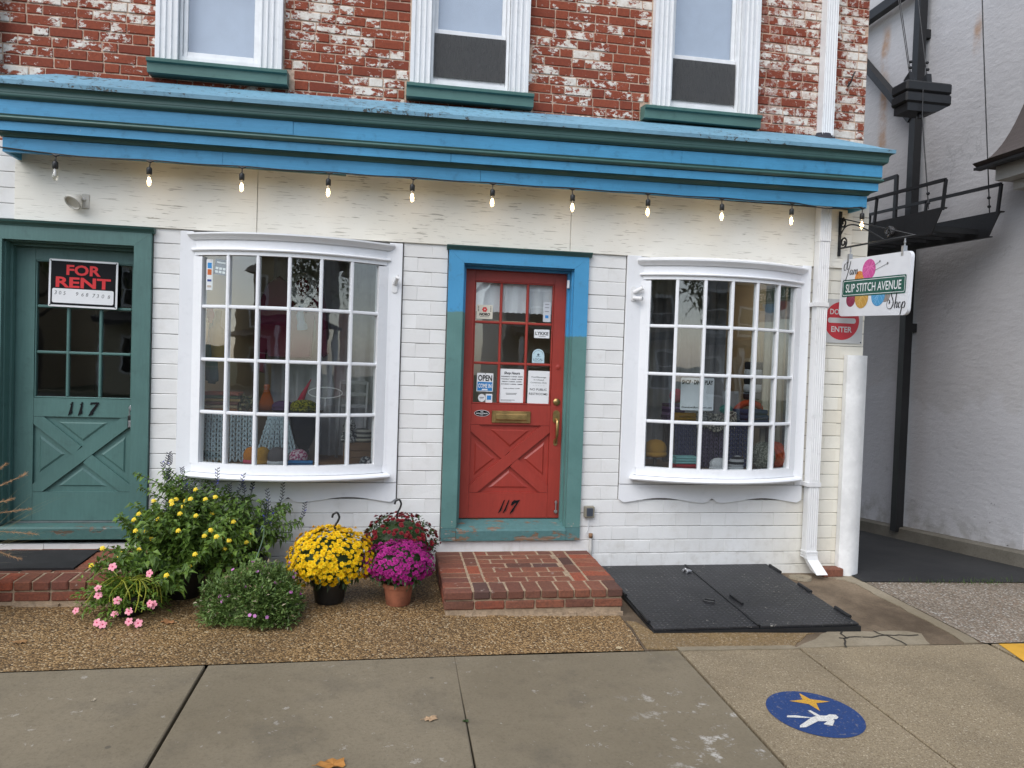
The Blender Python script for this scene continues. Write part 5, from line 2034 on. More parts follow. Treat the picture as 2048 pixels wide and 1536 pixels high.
b.rect(q, 0.012, 0.050, 0.034, 0.040, 0.0009)
b.rect(q, 0.016, 0.046, 0.024, 0.027, 0.0009)
q.build('print', solid('grey_ink', (0.2, 0.2, 0.22)), T)
T, b = card('card_sticker', 'small blue and white card sticker beside the round sticker', 'sticker', -0.254, -0.198, 1.125, 1.198)
q = MB()
b.rect(q, 0.010, 0.046, 0.024, 0.060, 0.0009)
q.build('blue_mark', solid('card_blue', (0.03, 0.22, 0.55)), T)
ov = [(0.0635 + 0.0635 * math.cos(2 * PI * k / 32), 0.0265 + 0.0265 * math.sin(2 * PI * k / 32)) for k in range(32)]
T, b = card('no_soliciting_plate', 'black oval no soliciting plate below the red door glass', 'sign', -0.347, -0.220, 1.010, 1.063, y=0.1185, cut=ov)
q = MB()
b.disc(q, 0.0635, 0.0265, 0.060, 0.0008, rb=0.0235)
q.build('black_print', BK, T)
q = MB()
b.text(q, 'NO', 0.0635, 0.034, 0.0014, height=0.010, bold=0.03)
b.text(q, 'SOLICITING', 0.0635, 0.020, 0.0014, height=0.010, width=0.095, bold=0.03)
b.rect(q, 0.052, 0.075, 0.011, 0.014, 0.0014)
q.build('lettering', WH, T)
# white shade across the top lights of the red door
SH = thing('white_valance', 'white gathered shade behind the top panes of the red door', 'valance', (-0.03, 0.175, 1.87))
q = MB()
n = 40
for i in range(n):
    x0, x1 = -0.37 + 0.67 * i / n, -0.37 + 0.67 * (i + 1) / n
    y0, y1 = 0.172 + 0.004 * math.sin(i * 1.1), 0.172 + 0.004 * math.sin((i + 1) * 1.1)
    zb0, zb1 = 1.885 + 0.005 * math.sin(i * 2.3), 1.885 + 0.005 * math.sin((i + 1) * 2.3)
    q.add([(x0, y0, zb0), (x1, y1, zb1), (x1, y1, 2.16), (x0, y0, 2.16), (x0, y0 + 0.006, zb0), (x1, y1 + 0.006, zb1), (x1, y1 + 0.006, 2.16), (x0, y0 + 0.006, 2.16)], [(0, 1, 2, 3), (4, 7, 6, 5), (0, 4, 5, 1), (3, 2, 6, 7)])
q.build('fabric', plain('white_shade_fabric', (0.86, 0.86, 0.88), 0.8, var=0.03), SH)
q = MB()
q.box(-0.36, 0.16, 0.176, 0.186, 1.795, 1.815)
q.build('wood_rod', solid('pale_wood', (0.45, 0.33, 0.18)), SH)

# stickers in the left bay window
T, b = card('card_strip_sticker', 'white strip of payment card marks in the left bay window', 'sticker', -2.440, -2.394, 1.938, 2.170, y=-0.062)
for zz, c, nm in ((0.165, (0.03, 0.25, 0.6), 'card_blue2'), (0.115, (0.55, 0.12, 0.02), 'card_orange'), (0.065, (0.03, 0.06, 0.25), 'card_navy'), (0.020, (0.5, 0.42, 0.36), 'card_tan')):
    q = MB()
    b.rect(q, 0.008, 0.038, zz, zz + (0.042 if zz > 0.1 else 0.016), 0.0009)
    q.build('card_mark', solid(nm, c), T)
T, b = card('shop_payment_sticker', 'dark blue payment sticker with small white marks in the left bay window', 'sticker', -2.388, -2.300, 2.062, 2.180, solid('navy_print', (0.012, 0.025, 0.07)), y=-0.068, tilt=-0.12)
q = MB()
b.rect(q, 0.014, 0.076, 0.086, 0.098, 0.0009)
for i in range(3):
    for jj in range(2):
        b.rect(q, 0.010 + i * 0.026, 0.030 + i * 0.026, 0.012 + jj * 0.026, 0.030 + jj * 0.026, 0.0009)
q.build('print', WH, T)

# SHOP - DINE - PLAY board in the right bay window (its code block is left out)
T, b = card('shop_dine_play_board', 'white shop dine play board leaning inside the right bay window', 'sign', 1.382, 1.680, 1.112, 1.388, solid('board_white', (0.62, 0.66, 0.70)), y=-0.055, r=0.012)
q = MB()
b.text(q, 'SHOP \u00b7 DINE \u00b7 PLAY', 0.149, 0.222, 0.0009, height=0.036, width=0.280, bold=0.045)
b.text(q, 'DowntownBordentown.com', 0.149, 0.018, 0.0009, height=0.017, width=0.27, bold=0.02)
q.build('lettering', BK, T)

# DO NOT ENTER sign
T, b = card('do_not_enter_sign', 'grey square do not enter sign with red disc on the white wall', 'sign', 2.690, 3.078, 1.735, 2.120, GREY, y=-0.008, r=0.004)
q = MB()
b.disc(q, 0.185, 0.196, 0.168, 0.0008, n=48)
q.build('red_disc', solid('sign_red', (0.45, 0.025, 0.035)), T)
q = MB()
b.rrect(q, 0.050, 0.320, 0.176, 0.222, 0.02, 0.0016)
b.text(q, 'DO NOT', 0.185, 0.252, 0.0016, height=0.048, width=0.235, bold=0.02)
b.text(q, 'ENTER', 0.185, 0.098, 0.0016, height=0.050, width=0.20, bold=0.02)
q.build('lettering', GREY, T)
q = MB()
for a in (0.012, 0.376):
    b.disc(q, a, 0.012, 0.006, 0.0012, n=10)
q.build('screw', MAT['ink'], T)

# hanging yarn shop sign on a wrought iron bracket
BR = thing('sign_bracket', 'black wrought iron scroll bracket holding the yarn shop sign', 'bracket', (2.807, 0.0, 2.49))
q = MB()
q.box(2.795, 2.819, -0.032, -0.020, 2.494, 2.882)
q.build('wall_bar', MAT['iron'], BR)
q = MB()
q.tube([(2.807, -0.032, 2.560), (2.807, -0.98, 2.522)], 0.008, 8)
q.build('arm', MAT['iron'], BR, True)
q = MB()
q.tube([(2.807, -0.032, 2.823), (2.807, -0.96, 2.527)], 0.005, 8)
q.build('stay', MAT['iron'], BR, True)
def spiral(cy, cz, r0, turns, a0, sg, n=26):
    return [(2.807, cy + sg * r0 * (1 - 0.72 * i / n) * math.cos(a0 + 2 * PI * turns * i / n), cz + r0 * (1 - 0.72 * i / n) * math.sin(a0 + 2 * PI * turns * i / n)) for i in range(n + 1)]
q = MB()
q.tube(spiral(-0.085, 2.605, 0.050, 1.35, -PI / 2, -1), 0.0075, 8)
q.tube(spiral(-0.075, 2.775, 0.045, 1.35, PI / 2 + 2 * PI, -1), 0.0075, 8)
q.tube(bez([(2.807, -0.032, 2.67), (2.807, -0.10, 2.735), (2.807, -0.22, 2.735), (2.807, -0.38, 2.67), (2.807, -0.52, 2.60), (2.807, -0.62, 2.545)], 6), 0.006, 8)
q.tube(bez([(2.807, -0.075, 2.820), (2.807, -0.045, 2.78), (2.807, -0.036, 2.70)], 5), 0.0075, 8)
q.tube(spiral(-0.66, 2.60, 0.045, 1.3, -PI / 2, -1), 0.006, 8)
q.build('scroll', MAT['iron'], BR, True)

SG = thing('hanging_shop_sign', 'white yarn shop sign with green street name band hanging over the sidewalk', 'sign', (2.81, -0.51, 1.93))
tl = -0.045
sb = Board((2.796, -0.075, 1.964), (0, -math.cos(tl), math.sin(tl)), (0, math.sin(tl), math.cos(tl)), (-1, 0, 0))
sw, shh = 0.868, 0.485
q = MB()
q.prism(rrect(0, sw, 0, shh, 0.045), sb.o, sb.ra, sb.ua, sb.na, -0.028, 0.0)
q.build('board', plain('sign_white', (0.70, 0.71, 0.74), 0.4, var=0.03), SG)


def swirl(cx_, cz_, r, col, lite, nm, h):
    q = MB()
    sb.disc(q, cx_, cz_, r, h, n=32)
    o = q.build('printed_yarn_ball', solid(nm, col), SG)
    q = MB()
    for k in range(9):
        a0 = 0.5 * k
        pts = [(cx_ + r * 0.92 * math.cos(a0) * t + 0.25 * r * math.sin(a0 * 3) * (1 - t * t), cz_ + r * 0.92 * math.sin(a0) * t + 0.30 * r * math.cos(a0 * 2) * (1 - t * t)) for t in [-1 + 0.2 * i for i in range(11)]]
        sb.stroke(q, pts, r * 0.055, h + 0.0003 + 0.00005 * k)
    q.build('yarn_strands', solid(nm + '_light', lite), SG)


swirl(0.255, 0.315, 0.060, (0.62, 0.20, 0.03), (0.72, 0.32, 0.08), 'yarn_orange', 0.0006)
swirl(0.600, 0.170, 0.065, (0.25, 0.22, 0.20), (0.35, 0.32, 0.30), 'yarn_grey', 0.0006)
swirl(0.160, 0.140, 0.062, (0.22, 0.02, 0.06), (0.32, 0.05, 0.10), 'yarn_maroon', 0.0010)
swirl(0.375, 0.378, 0.085, (0.55, 0.07, 0.28), (0.68, 0.16, 0.40), 'yarn_pink', 0.0012)
swirl(0.305, 0.150, 0.088, (0.48, 0.27, 0.05), (0.62, 0.40, 0.12), 'yarn_mustard', 0.0014)
swirl(0.515, 0.160, 0.084, (0.06, 0.28, 0.52), (0.18, 0.42, 0.66), 'yarn_blue', 0.0014)
q = MB()
sb.stroke(q, [(0.43, 0.40), (0.505, 0.432)], 0.004, 0.0024)
sb.stroke(q, [(0.45, 0.365), (0.60, 0.408)], 0.004, 0.0024)
sb.disc(q, 0.508, 0.434, 0.009, 0.0025, n=12)
sb.disc(q, 0.604, 0.410, 0.010, 0.0025, n=12)
q.build('printed_needles', solid('needle_grey', (0.14, 0.14, 0.15)), SG)
q = MB()
sb.rrect(q, 0.032, 0.835, 0.166, 0.310, 0.014, 0.0026)
q.build('green_band', solid('street_sign_green', (0.008, 0.085, 0.06)), SG)
q = MB()
sb.stroke(q, rrect(0.045, 0.822, 0.179, 0.297, 0.012) + [rrect(0.045, 0.822, 0.179, 0.297, 0.012)[0]], 0.0045, 0.0032)
sb.text(q, 'SLIP STITCH AVENUE', 0.433, 0.203, 0.0032, height=0.072, width=0.70, bold=0.008)
q.build('band_lettering', WH, SG)


def script(strokes, ox, oz, s, q):
    for st in strokes:
        pts = [(p.x, p.y) for p in bez([(a, b_, 0) for a, b_ in st], 6)]
        ws = []
        for i in range(len(pts)):
            p0, p1 = pts[max(0, i - 1)], pts[min(len(pts) - 1, i + 1)]
            dn = max(0.0, -(p1[1] - p0[1])) / (math.hypot(p1[0] - p0[0], p1[1] - p0[1]) + 1e-6)
            ws.append(s * (0.045 + 0.07 * dn))
        sb.stroke(q, [(ox + a * s, oz + b_ * s) for a, b_ in pts], ws, 0.0030)


YARN = [[(0.25, 1.3), (0.02, 1.15), (-0.02, 0.7), (0.25, 0.55), (0.42, 0.9), (0.38, 1.35), (0.5, 1.45), (0.58, 1.1), (0.52, 0.75), (0.68, 0.62), (0.95, 0.95), (1.12, 1.5)],
        [(1.12, 1.5), (0.92, 0.8), (0.62, -0.05), (0.35, -0.55), (0.12, -0.55), (0.10, -0.38)],
        [(1.42, 0.52), (1.22, 0.50), (1.10, 0.22), (1.20, 0.02), (1.40, 0.25), (1.50, 0.52), (1.45, 0.10), (1.55, 0.02), (1.72, 0.28)],
        [(1.72, 0.28), (1.82, 0.54), (1.80, 0.38), (1.74, 0.02)], [(1.76, 0.22), (1.92, 0.50), (2.02, 0.46)],
        [(2.10, 0.50), (2.06, 0.02)], [(2.07, 0.22), (2.25, 0.52), (2.36, 0.44), (2.30, 0.06), (2.42, 0.04), (2.52, 0.2)]]
SHOP = [[(0.95, 1.25), (1.0, 1.5), (0.80, 1.55), (0.62, 1.2), (0.82, 0.8), (0.92, 0.4), (0.65, -0.02), (0.22, 0.02), (0.05, 0.4), (0.25, 0.75), (0.45, 0.6), (0.35, 0.4)],
        [(1.42, 1.35), (1.36, 1.48), (1.28, 1.2), (1.12, 0.0)], [(1.16, 0.25), (1.34, 0.54), (1.46, 0.44), (1.38, 0.06), (1.52, 0.08), (1.62, 0.28)],
        [(1.86, 0.52), (1.68, 0.46), (1.64, 0.12), (1.78, 0.02), (1.96, 0.25), (1.90, 0.50)],
        [(2.16, 0.54), (2.06, 0.1), (1.92, -0.60)], [(2.10, 0.22), (2.28, 0.54), (2.44, 0.42), (2.38, 0.10), (2.20, 0.02), (2.08, 0.14)]]
q = MB()
script(YARN, 0.040, 0.350, 0.078, q)
script(SHOP, 0.625, 0.055, 0.088, q)
q.build('script_lettering', BK, SG)
for a in (0.085, 0.765):
    q = MB()
    p = sb.at(a, shh, -0.014)
    q.box(p.x - 0.017, p.x + 0.017, p.y - 0.012, p.y + 0.012, p.z - 0.03, p.z + 0.045)
    zt_ = 2.560 - 0.04 * (-(p.y) - 0.03)
    q.tube([(p.x + 0.003, p.y, p.z + 0.04), (p.x + 0.003, p.y, zt_)], 0.005, 6)
    q.ell((p.x + 0.003, p.y, p.z + 0.075), (0.008, 0.008, 0.018), 8, 6)
    q.build('hanger', MAT['steel'], SG)

# string of bulbs along the cornice
ST = thing('string_lights', 'string of small bulbs on a black cord under the blue cornice', 'string lights', (-0.3, -0.25, 2.68))
BX = [-3.42, -2.796, -2.162, -1.540, -0.915, -0.302, 0.332, 0.957, 1.591, 2.215, 2.858]
def cz_(x):
    return 2.858 + KZ * x
cord = []
pts = [(-4.1, 2.87)]
for i, x in enumerate(BX):
    pts.append((x, cz_(x)))
    if i < len(BX) - 1:
        xm = (x + BX[i + 1]) / 2
        pts.append((xm, cz_(xm) - (0.006 if i < 9 else 0.03)))
q = MB()
q.tube(bez([(x, -0.249 if x < 2.9 else -0.23, z) for x, z in pts], 6), 0.005, 6)
q.build('cord', MAT['black'], ST, True)


def m_bulb():
    t = MT('clear_bulb_glass')
    tr = t.n('ShaderNodeBsdfTransparent', {'Color': (0.95, 0.93, 0.88, 1)})
    gl = t.n('ShaderNodeBsdfGlossy', {'Color': (1, 1, 1, 1), 'Roughness': 0.03})
    lw = t.n('ShaderNodeLayerWeight', {'Blend': 0.25})
    mx = t.n('ShaderNodeMixShader')
    t.t.links.new(lw.outputs['Facing'], mx.inputs[0])
    t.t.links.new(tr.outputs[0], mx.inputs[1])
    t.t.links.new(gl.outputs[0], mx.inputs[2])
    t.t.links.new(mx.outputs[0], t.t.nodes['Material Output'].inputs['Surface'])
    return t.m


MAT['bulb'] = m_bulb()
MAT['filament'] = m_emit('filament_glow', (1.0, 0.72, 0.38), 9.0)
random.seed(4)
for i, x in enumerate(BX):
    z = cz_(x) - 0.008
    sw_ = random.uniform(-0.006, 0.006)
    y = -0.252
    q = MB()
    q.tube([(x - 0.028, y, z + 0.006), (x, y, z - 0.006), (x + 0.028, y, z + 0.006)], [0.004, 0.010, 0.004], 8)
    q.tube([(x, y, z - 0.004), (x + sw_ * 0.5, y, z - 0.045)], 0.004, 6)
    q.lathe([(0.006, 0.0), (0.017, -0.008), (0.019, -0.016), (0.019, -0.052), (0.016, -0.056), (0.001, -0.056)][::-1], 14, (x + sw_, y, z - 0.040))
    so = q.build('socket', MAT['black'], ST, True, auto=40)
    q = MB()
    q.lathe([(0.001, -0.088), (0.010, -0.086), (0.018, -0.076), (0.0225, -0.060), (0.0215, -0.045), (0.016, -0.024), (0.0125, -0.008), (0.0125, 0.0), (0.001, 0.0005)], 16, (x + sw_, y, z - 0.0955))
    bl = q.build('bulb', MAT['bulb'], ST, True)
    q = MB()
    zb = z - 0.0955
    if i == 0:
        q.lathe([(0.001, -0.055), (0.006, -0.052), (0.008, -0.03), (0.006, -0.006), (0.001, -0.004)], 8, (x + sw_, y, zb))
        q.build('unlit_core', plain('frosted_core', (0.7, 0.72, 0.75), 0.4), bl)
    else:
        q.lathe([(0.001, -0.076), (0.009, -0.070), (0.0135, -0.052), (0.009, -0.024), (0.001, -0.018)], 8, (x + sw_, y, zb))
        q.build('filament', MAT['filament'], bl)
        ld = bpy.data.lights.new('bulb_light', 'POINT')
        ld.energy = 0.5
        ld.color = (1.0, 0.70, 0.36)
        ld.shadow_soft_size = 0.02
        lo = bpy.data.objects.new('bulb_light', ld)
        lo.location = (x + sw_, y, zb - 0.045)
        COL.objects.link(lo)
        lo.parent = ST
        lo.matrix_parent_inverse = ST.matrix_basis.inverted()

# wall spot lamp above the green door
SP = thing('wall_spot_lamp', 'small round white spot lamp on the cream band above the green door', 'lamp', (-3.34, -0.06, 2.49))
q = MB()
q.box(-3.335, -3.282, -0.026, -0.0185, 2.500, 2.606, bev=0.002)
q.build('back_plate', plain('aged_white_metal', (0.55, 0.53, 0.48), 0.5, var=0.15), SP)
q = MB()
ax = Vector((-0.30, -0.62, -0.72)).normalized()
s1 = ax.cross(Vector((0, 0, 1))).normalized()
s2 = s1.cross(ax)
vs, fs = [], []
prof = [(0.012, -0.06), (0.022, -0.055), (0.026, -0.03), (0.045, -0.01), (0.060, 0.015), (0.062, 0.034), (0.054, 0.036), (0.050, 0.022), (0.001, 0.020)]
c0 = Vector((-3.355, -0.085, 2.545))
for r_, t_ in prof:
    for k in range(20):
        a = 2 * PI * k / 20
        vs.append(c0 + ax * t_ + s1 * r_ * math.cos(a) + s2 * r_ * math.sin(a))
for i in range(len(prof) - 1):
    for k in range(20):
        fs.append((i * 20 + k, i * 20 + (k + 1) % 20, (i + 1) * 20 + (k + 1) % 20, (i + 1) * 20 + k))
q.add(vs, fs)
o = q.build('lamp_head', MAT['cage'] if 'cage' in MAT else plain('off_white_lamp', (0.66, 0.64, 0.58), 0.45), SP, True, auto=40)
bm_fix(o)
q = MB()
q.tube([(-3.31, -0.026, 2.56), c0 - ax * 0.05], 0.010, 8)
q.build('arm', MAT['alu'], SP, True)

# flagpole sockets on the bay casings
for i, (x, z, y, lab) in enumerate(((-1.030, 2.05, -0.024, 'white metal flagpole socket on the left bay window frame'), (0.945, 2.075, -0.024, 'white metal flagpole socket on the right bay window frame'))):
    FP = thing('flagpole_socket', lab, 'bracket', (x, y, z), 'flagpole sockets')
    q = MB()
    q.py(rrect(x - 0.022, x + 0.022, z - 0.062, z + 0.062, 0.018), y - 0.006, y)
    q.build('plate', MAT['alu'], FP)
    q = MB()
    dirs = ((0.25, -0.8, 0.55),) if i == 0 else ((0.75, -0.5, 0.45), (0.6, -0.7, -0.1))
    for k, d in enumerate(dirs):
        d = Vector(d).normalized()
        p0 = Vector((x, y - 0.004, z + 0.01 - 0.045 * k))
        q.tube([p0, p0 + d * 0.085], 0.017, 12)
        q.tube([p0 + d * 0.06 + Vector((0, 0, 0.012)), p0 + d * 0.06 + Vector((0.01, -0.02, 0.03))], 0.004, 6)
    q.build('socket_tube', MAT['alu'], FP, True, auto=40)

# weatherproof outlet box, wire and conduit stub beside the red door
OB = thing('outlet_box', 'small weathered outlet box on the white wall right of the red door', 'outlet', (0.628, -0.02, 0.19))
q = MB()
q.box(0.586, 0.671, -0.046, -0.003, 0.192, 0.288, bev=0.006)
q.build('case', plain('weathered_box', (0.24, 0.22, 0.17), 0.6, var=0.2), OB)
q = MB()
q.box(0.602, 0.655, -0.052, -0.0465, 0.206, 0.274, bev=0.003)
q.build('cover', plain('dark_cover', (0.05, 0.06, 0.08), 0.4), OB)
q = MB()
q.tube(bez([(0.625, -0.02, 0.192), (0.628, -0.012, 0.10), (0.612, -0.012, 0.05), (0.64, -0.012, 0.02), (0.65, -0.012, -0.02)], 6), 0.0035, 6)
q.build('wire', MAT['vinyl'], OB, True)
q = MB()
q.tube([(0.655, -0.018, -0.27), (0.652, -0.018, 0.02)], 0.014, 10)
q.tube([(0.652, -0.018, 0.02), (0.650, -0.018, 0.055)], 0.017, 10, mi=1)
tag(q.build('conduit_pipe', [plain('grey_conduit', (0.35, 0.34, 0.32), 0.5, var=0.2), plain('rusty_cap', (0.22, 0.12, 0.06), 0.7, var=0.3)], None, True), 'short grey conduit pipe with rusty cap standing against the white wall', 'pipe')
# old iron hook left in the brickwork
q = MB()
q.tube(bez([(2.868, 0.05, 4.00), (2.876, 0.02, 4.03), (2.886, 0.005, 4.08), (2.902, 0.005, 4.115)], 5), 0.007, 6)
q.tube(bez([(2.868, 0.03, 4.04), (2.85, 0.01, 4.02), (2.845, 0.005, 3.99)], 5), 0.005, 6)
tag(q.build('iron_hook', MAT['iron'], None, True), 'old black iron hook in the brick wall right of the downspout', 'hook')

# walking-route emblem on the sidewalk
DC = thing('pavement_emblem', 'round blue sidewalk emblem with gold star and white walking figure', 'emblem', (1.235, -2.415, -0.357))
def gpoly(name, pts, dz, mat):
    q = MB()
    vs = [(1.235 + x, -2.415 + y, gz(1.235 + x, -2.415 + y) + dz) for x, y in pts]
    a = sum(pts[i][0] * pts[(i + 1) % len(pts)][1] - pts[(i + 1) % len(pts)][0] * pts[i][1] for i in range(len(pts)))
    f = tuple(range(len(pts)))
    q.add(vs, [f if a > 0 else f[::-1]])
    return q.build(name, mat, DC)
def grit(name, c):
    t = MT(name)
    f = t.noise(160, 3, 0.7)
    w = t.step(t.math('ADD', t.noise(45, 5, 0.7), t.math('MULTIPLY', t.noise(5, 2), 0.2)), 0.68, 0.74)
    col = t.mix(t.step(f, 0.35, 0.7), tuple(v * 0.7 for v in c), tuple(min(1, v * 1.25) for v in c))
    col = t.mix(t.math('MULTIPLY', w, 0.4), col, (0.25, 0.22, 0.18))
    return t.out(col, 0.75, t.bump(f, 0.5, 0.003))
gpoly('blue_disc', [(0.248 * math.cos(2 * PI * k / 64), 0.248 * math.sin(2 * PI * k / 64)) for k in range(64)], 0.003, grit('blue_marking', (0.009, 0.040, 0.155)))
gpoly('gold_star', [(-0.07, 0.134), (0.016, 0.145), (0.04, 0.22), (0.065, 0.147), (0.163, 0.116), (0.072, 0.101), (0.041, 0.017), (0.022, 0.094)], 0.005, grit('gold_marking', (0.55, 0.30, 0.03)))
gpoly('walking_figure', [(-0.171, -0.02), (-0.183, -0.037), (-0.131, -0.044), (-0.055, -0.052), (-0.159, -0.122), (-0.171, -0.142), (-0.134, -0.14), (-0.035, -0.086), (0.017, -0.089), (-0.022, -0.116), (0.017, -0.136), (0.059, -0.087), (0.062, -0.072), (0.084, -0.07), (0.105, -0.052), (0.106, -0.027), (0.074, -0.019), (0.046, -0.033), (0.012, -0.029), (-0.008, 0.028), (-0.025, 0.024), (-0.013, -0.034), (-0.05, -0.046), (-0.123, -0.02)], 0.005, grit('white_marking', (0.62, 0.61, 0.57)))

# ------------------------------------------------------------------ goods in the bay windows
def knit(name, c, c2=None, scale=55, stripe=None):
    k = 'knit_' + name
    if k in MAT:
        return MAT[k]
    t = MT(k)
    w = t.n('ShaderNodeTexWave', {'Vector': t.pos, 'Scale': scale, 'Distortion': 2.5, 'Detail': 2.0, 'Detail Scale': 2.0}, wave_type='BANDS', bands_direction='X').outputs['Fac']
    f = t.noise(120, 3)
    col = t.mix(t.step(w, 0.2, 0.8), tuple(v * 0.6 for v in c), c)
    if c2:
        m = t.step(t.noise(60, 2), 0.48, 0.52) if stripe is None else t.step(t.n('ShaderNodeTexWave', {'Vector': t.pos, 'Scale': stripe, 'Distortion': 0.6}, wave_type='BANDS', bands_direction='Z').outputs['Fac'], 0.45, 0.55)
        col = t.mix(m, col, c2)
    col = t.mix(t.math('MULTIPLY', f, 0.3), col, tuple(v * 0.5 for v in c))
    MAT[k] = t.out(col, 0.95, t.bump(t.math('ADD', w, f), 0.7, 0.006), spec=0.1)
    return MAT[k]


def chunky(name, label, cat, surf, cols, rows, sw, shh, mat):
    """chunky hand-knit cloth: rows of fat V stitches laid on a surface (u right, v down)"""
    q = MB()
    for r in range(rows):
        for c in range(cols):
            for sgn in (-1, 1):
                u, v = (c + 0.5) * sw, (r + 0.5) * shh
                p0, p1 = surf(u + sgn * sw * 0.42, v - shh * 0.55), surf(u + sgn * sw * 0.10, v + shh * 0.75)
                pm = (Vector(surf(u + sgn * sw * 0.30, v + shh * 0.05)) + Vector((0, -0.008, 0.002)))
                q.tube([p0, pm, p1], [sw * 0.08, sw * 0.22, sw * 0.10], 6, cap=False)
    o = q.build(name, mat, None, True)
    return tag(o, label, cat)


def beanie(x, y, z, r, h, label, mat, cuff=None, lean=0.0, pom=None, sy=1.0, name='knit_hat'):
    T = thing(name, label, 'hat', (x, y, z))
    def place(q):
        q.v = [(vx + lean * (vz - z), vy, vz) for vx, vy, vz in q.v]
    q = MB()
    n = 28
    prof = [(0.93, 0.22), (1.0, 0.40), (0.97, 0.60), (0.82, 0.80), (0.50, 0.95), (0.12, 1.0), (0.01, 1.0)]
    vs, fs = [], []
    for rr, t in prof:
        for k in range(n):
            a = 2 * PI * k / n
            g = 1 + 0.035 * (1 if k % 2 else -1)
            vs.append((x + r * rr * g * math.cos(a), y + r * sy * rr * g * math.sin(a), z + h * t))
    for i in range(len(prof) - 1):
        for k in range(n):
            fs.append((i * n + k, i * n + (k + 1) % n, (i + 1) * n + (k + 1) % n, (i + 1) * n + k))
    q.add(vs, fs)
    place(q)
    q.build('crown', mat, T, True)
    q = MB()
    q.lathe([(r * 0.92, 0.0), (r * 1.03, 0.01), (r * 1.07, h * 0.12), (r * 1.04, h * 0.26), (r * 0.9, h * 0.27)], n, (x, y, z), sy=sy)
    place(q)
    q.build('cuff', cuff or mat, T, True)
    if pom:
        q = MB()
        q.ell((x, y, z + h + pom * 0.7), (pom, pom, pom), 14, 10)
        rs = random.Random(3)
        q.v = [tuple(Vector((x, y, z + h + pom * 0.7)) + (Vector(v) - Vector((x, y, z + h + pom * 0.7))) * rs.uniform(0.8, 1.15)) for v in q.v]
        place(q)
        q.build('pompom', mat, T)
    return T


def folded(name, label, cat, x0, x1, y0, y1, z0, h, mat, layers=3, jit=0.006, seed=1):
    rs = random.Random(seed)
    T = thing(name, label, cat, ((x0 + x1) / 2, (y0 + y1) / 2, z0))
    for k in range(layers):
        q = MB()
        a, b = z0 + h * k / layers, z0 + h * (k + 1) / layers - 0.001
        n = 20
        pts = []
        r = (b - a) / 2
        j0, j1 = rs.uniform(-jit, jit), rs.uniform(-jit, jit)
        prof = [(y1 + j0, a)] + [(y0 + r + j0 - r * math.sin(PI * i / 6), (a + b) / 2 - r * math.cos(PI * i / 6)) for i in range(7)] + [(y1 + j0, b)]
        q.px(prof, x0 + j1, x1 + j1)
        q.build('fold', mat if not isinstance(mat, list) else mat[k % len(mat)], T, True, auto=50)
    return T


def yarn_ball(x, y, z, r, label, mat, flat=1.0):
    q = MB()
    q.ell((x, y, z + r * flat), (r * 0.95, r * 0.95, r * 0.95 * flat), 20, 12)
    rs = random.Random(int(x * 100) + 7)
    for k in range(16):
        ax = Vector((rs.uniform(-1, 1), rs.uniform(-1, 1), rs.uniform(-1, 1))).normalized()
        s = ax.orthogonal().normalized()
        u = ax.cross(s)
        off = rs.uniform(-0.45, 0.45)
        pts = []
        for i in range(21):
            a = 2 * PI * i / 20
            p = (s * math.cos(a) + u * math.sin(a)) * math.sqrt(1 - off * off) + ax * off
            pts.append((x + r * p.x, y + r * p.y, z + r * flat + r * flat * p.z))
        q.tube(pts, r * 0.055, 5, cap=False)
    return tag(q.build('yarn_ball', mat, None, True), label, 'yarn')


def curtain(label, x0, x1, y, z0, z1, mat, amp=0.025, waves=5):
    q = MB()
    n = waves * 8
    P = [(x0 + (x1 - x0) * i / n, y + amp * math.sin(2 * PI * waves * i / n) + amp * 0.4 * math.sin(2 * PI * 2.3 * waves * i / n)) for i in range(n + 1)]
    m = 6
    vs = []
    for jz in range(m + 1):
        t = jz / m
        for i, (px_, py_) in enumerate(P):
            vs.append((px_, y + (py_ - y) * (0.7 + 0.5 * (1 - t)), z0 + (z1 - z0) * t))
    k = n + 1
    fs = [(jz * k + i, jz * k + i + 1, (jz + 1) * k + i + 1, (jz + 1) * k + i) for jz in range(m) for i in range(n)]
    o0 = len(vs)
    vs += [(a, b + 0.004, c) for a, b, c in vs]
    fs += [(o0 + a, o0 + d, o0 + c, o0 + b) for a, b, c, d in fs]
    q.add(vs, fs)
    return tag(q.build('curtain', mat, None, True), label, 'curtain')


def puff(outline, y0, th, inset=0.82):
    """a garment: outline polygon (x,z) with rounded front and back"""
    q = MB()
    n = len(outline)
    g = (sum(p[0] for p in outline) / n, sum(p[1] for p in outline) / n)
    ins = []
    for i in range(n):
        p0, p, p1 = Vector(outline[i - 1]), Vector(outline[i]), Vector(outline[(i + 1) % n])
        e = ((p - p0).normalized() + (p1 - p).normalized())
        nn = Vector((-e.y, e.x)).normalized() if e.length > 1e-6 else Vector((0, 0))
        ins.append(p + nn * 0.018)
    vs = [(p[0], y0, p[1]) for p in outline] + [(p.x, y0 - th / 2, p.y) for p in ins] + [(p.x, y0 + th / 2, p.y) for p in ins]
    fs = [tuple(range(n, 2 * n)), tuple(range(2 * n, 3 * n))[::-1]]
    for i in range(n):
        j = (i + 1) % n
        fs += [(i, j, n + j, n + i), (j, i, 2 * n + i, 2 * n + j)]
    q.add(vs, fs)
    return q


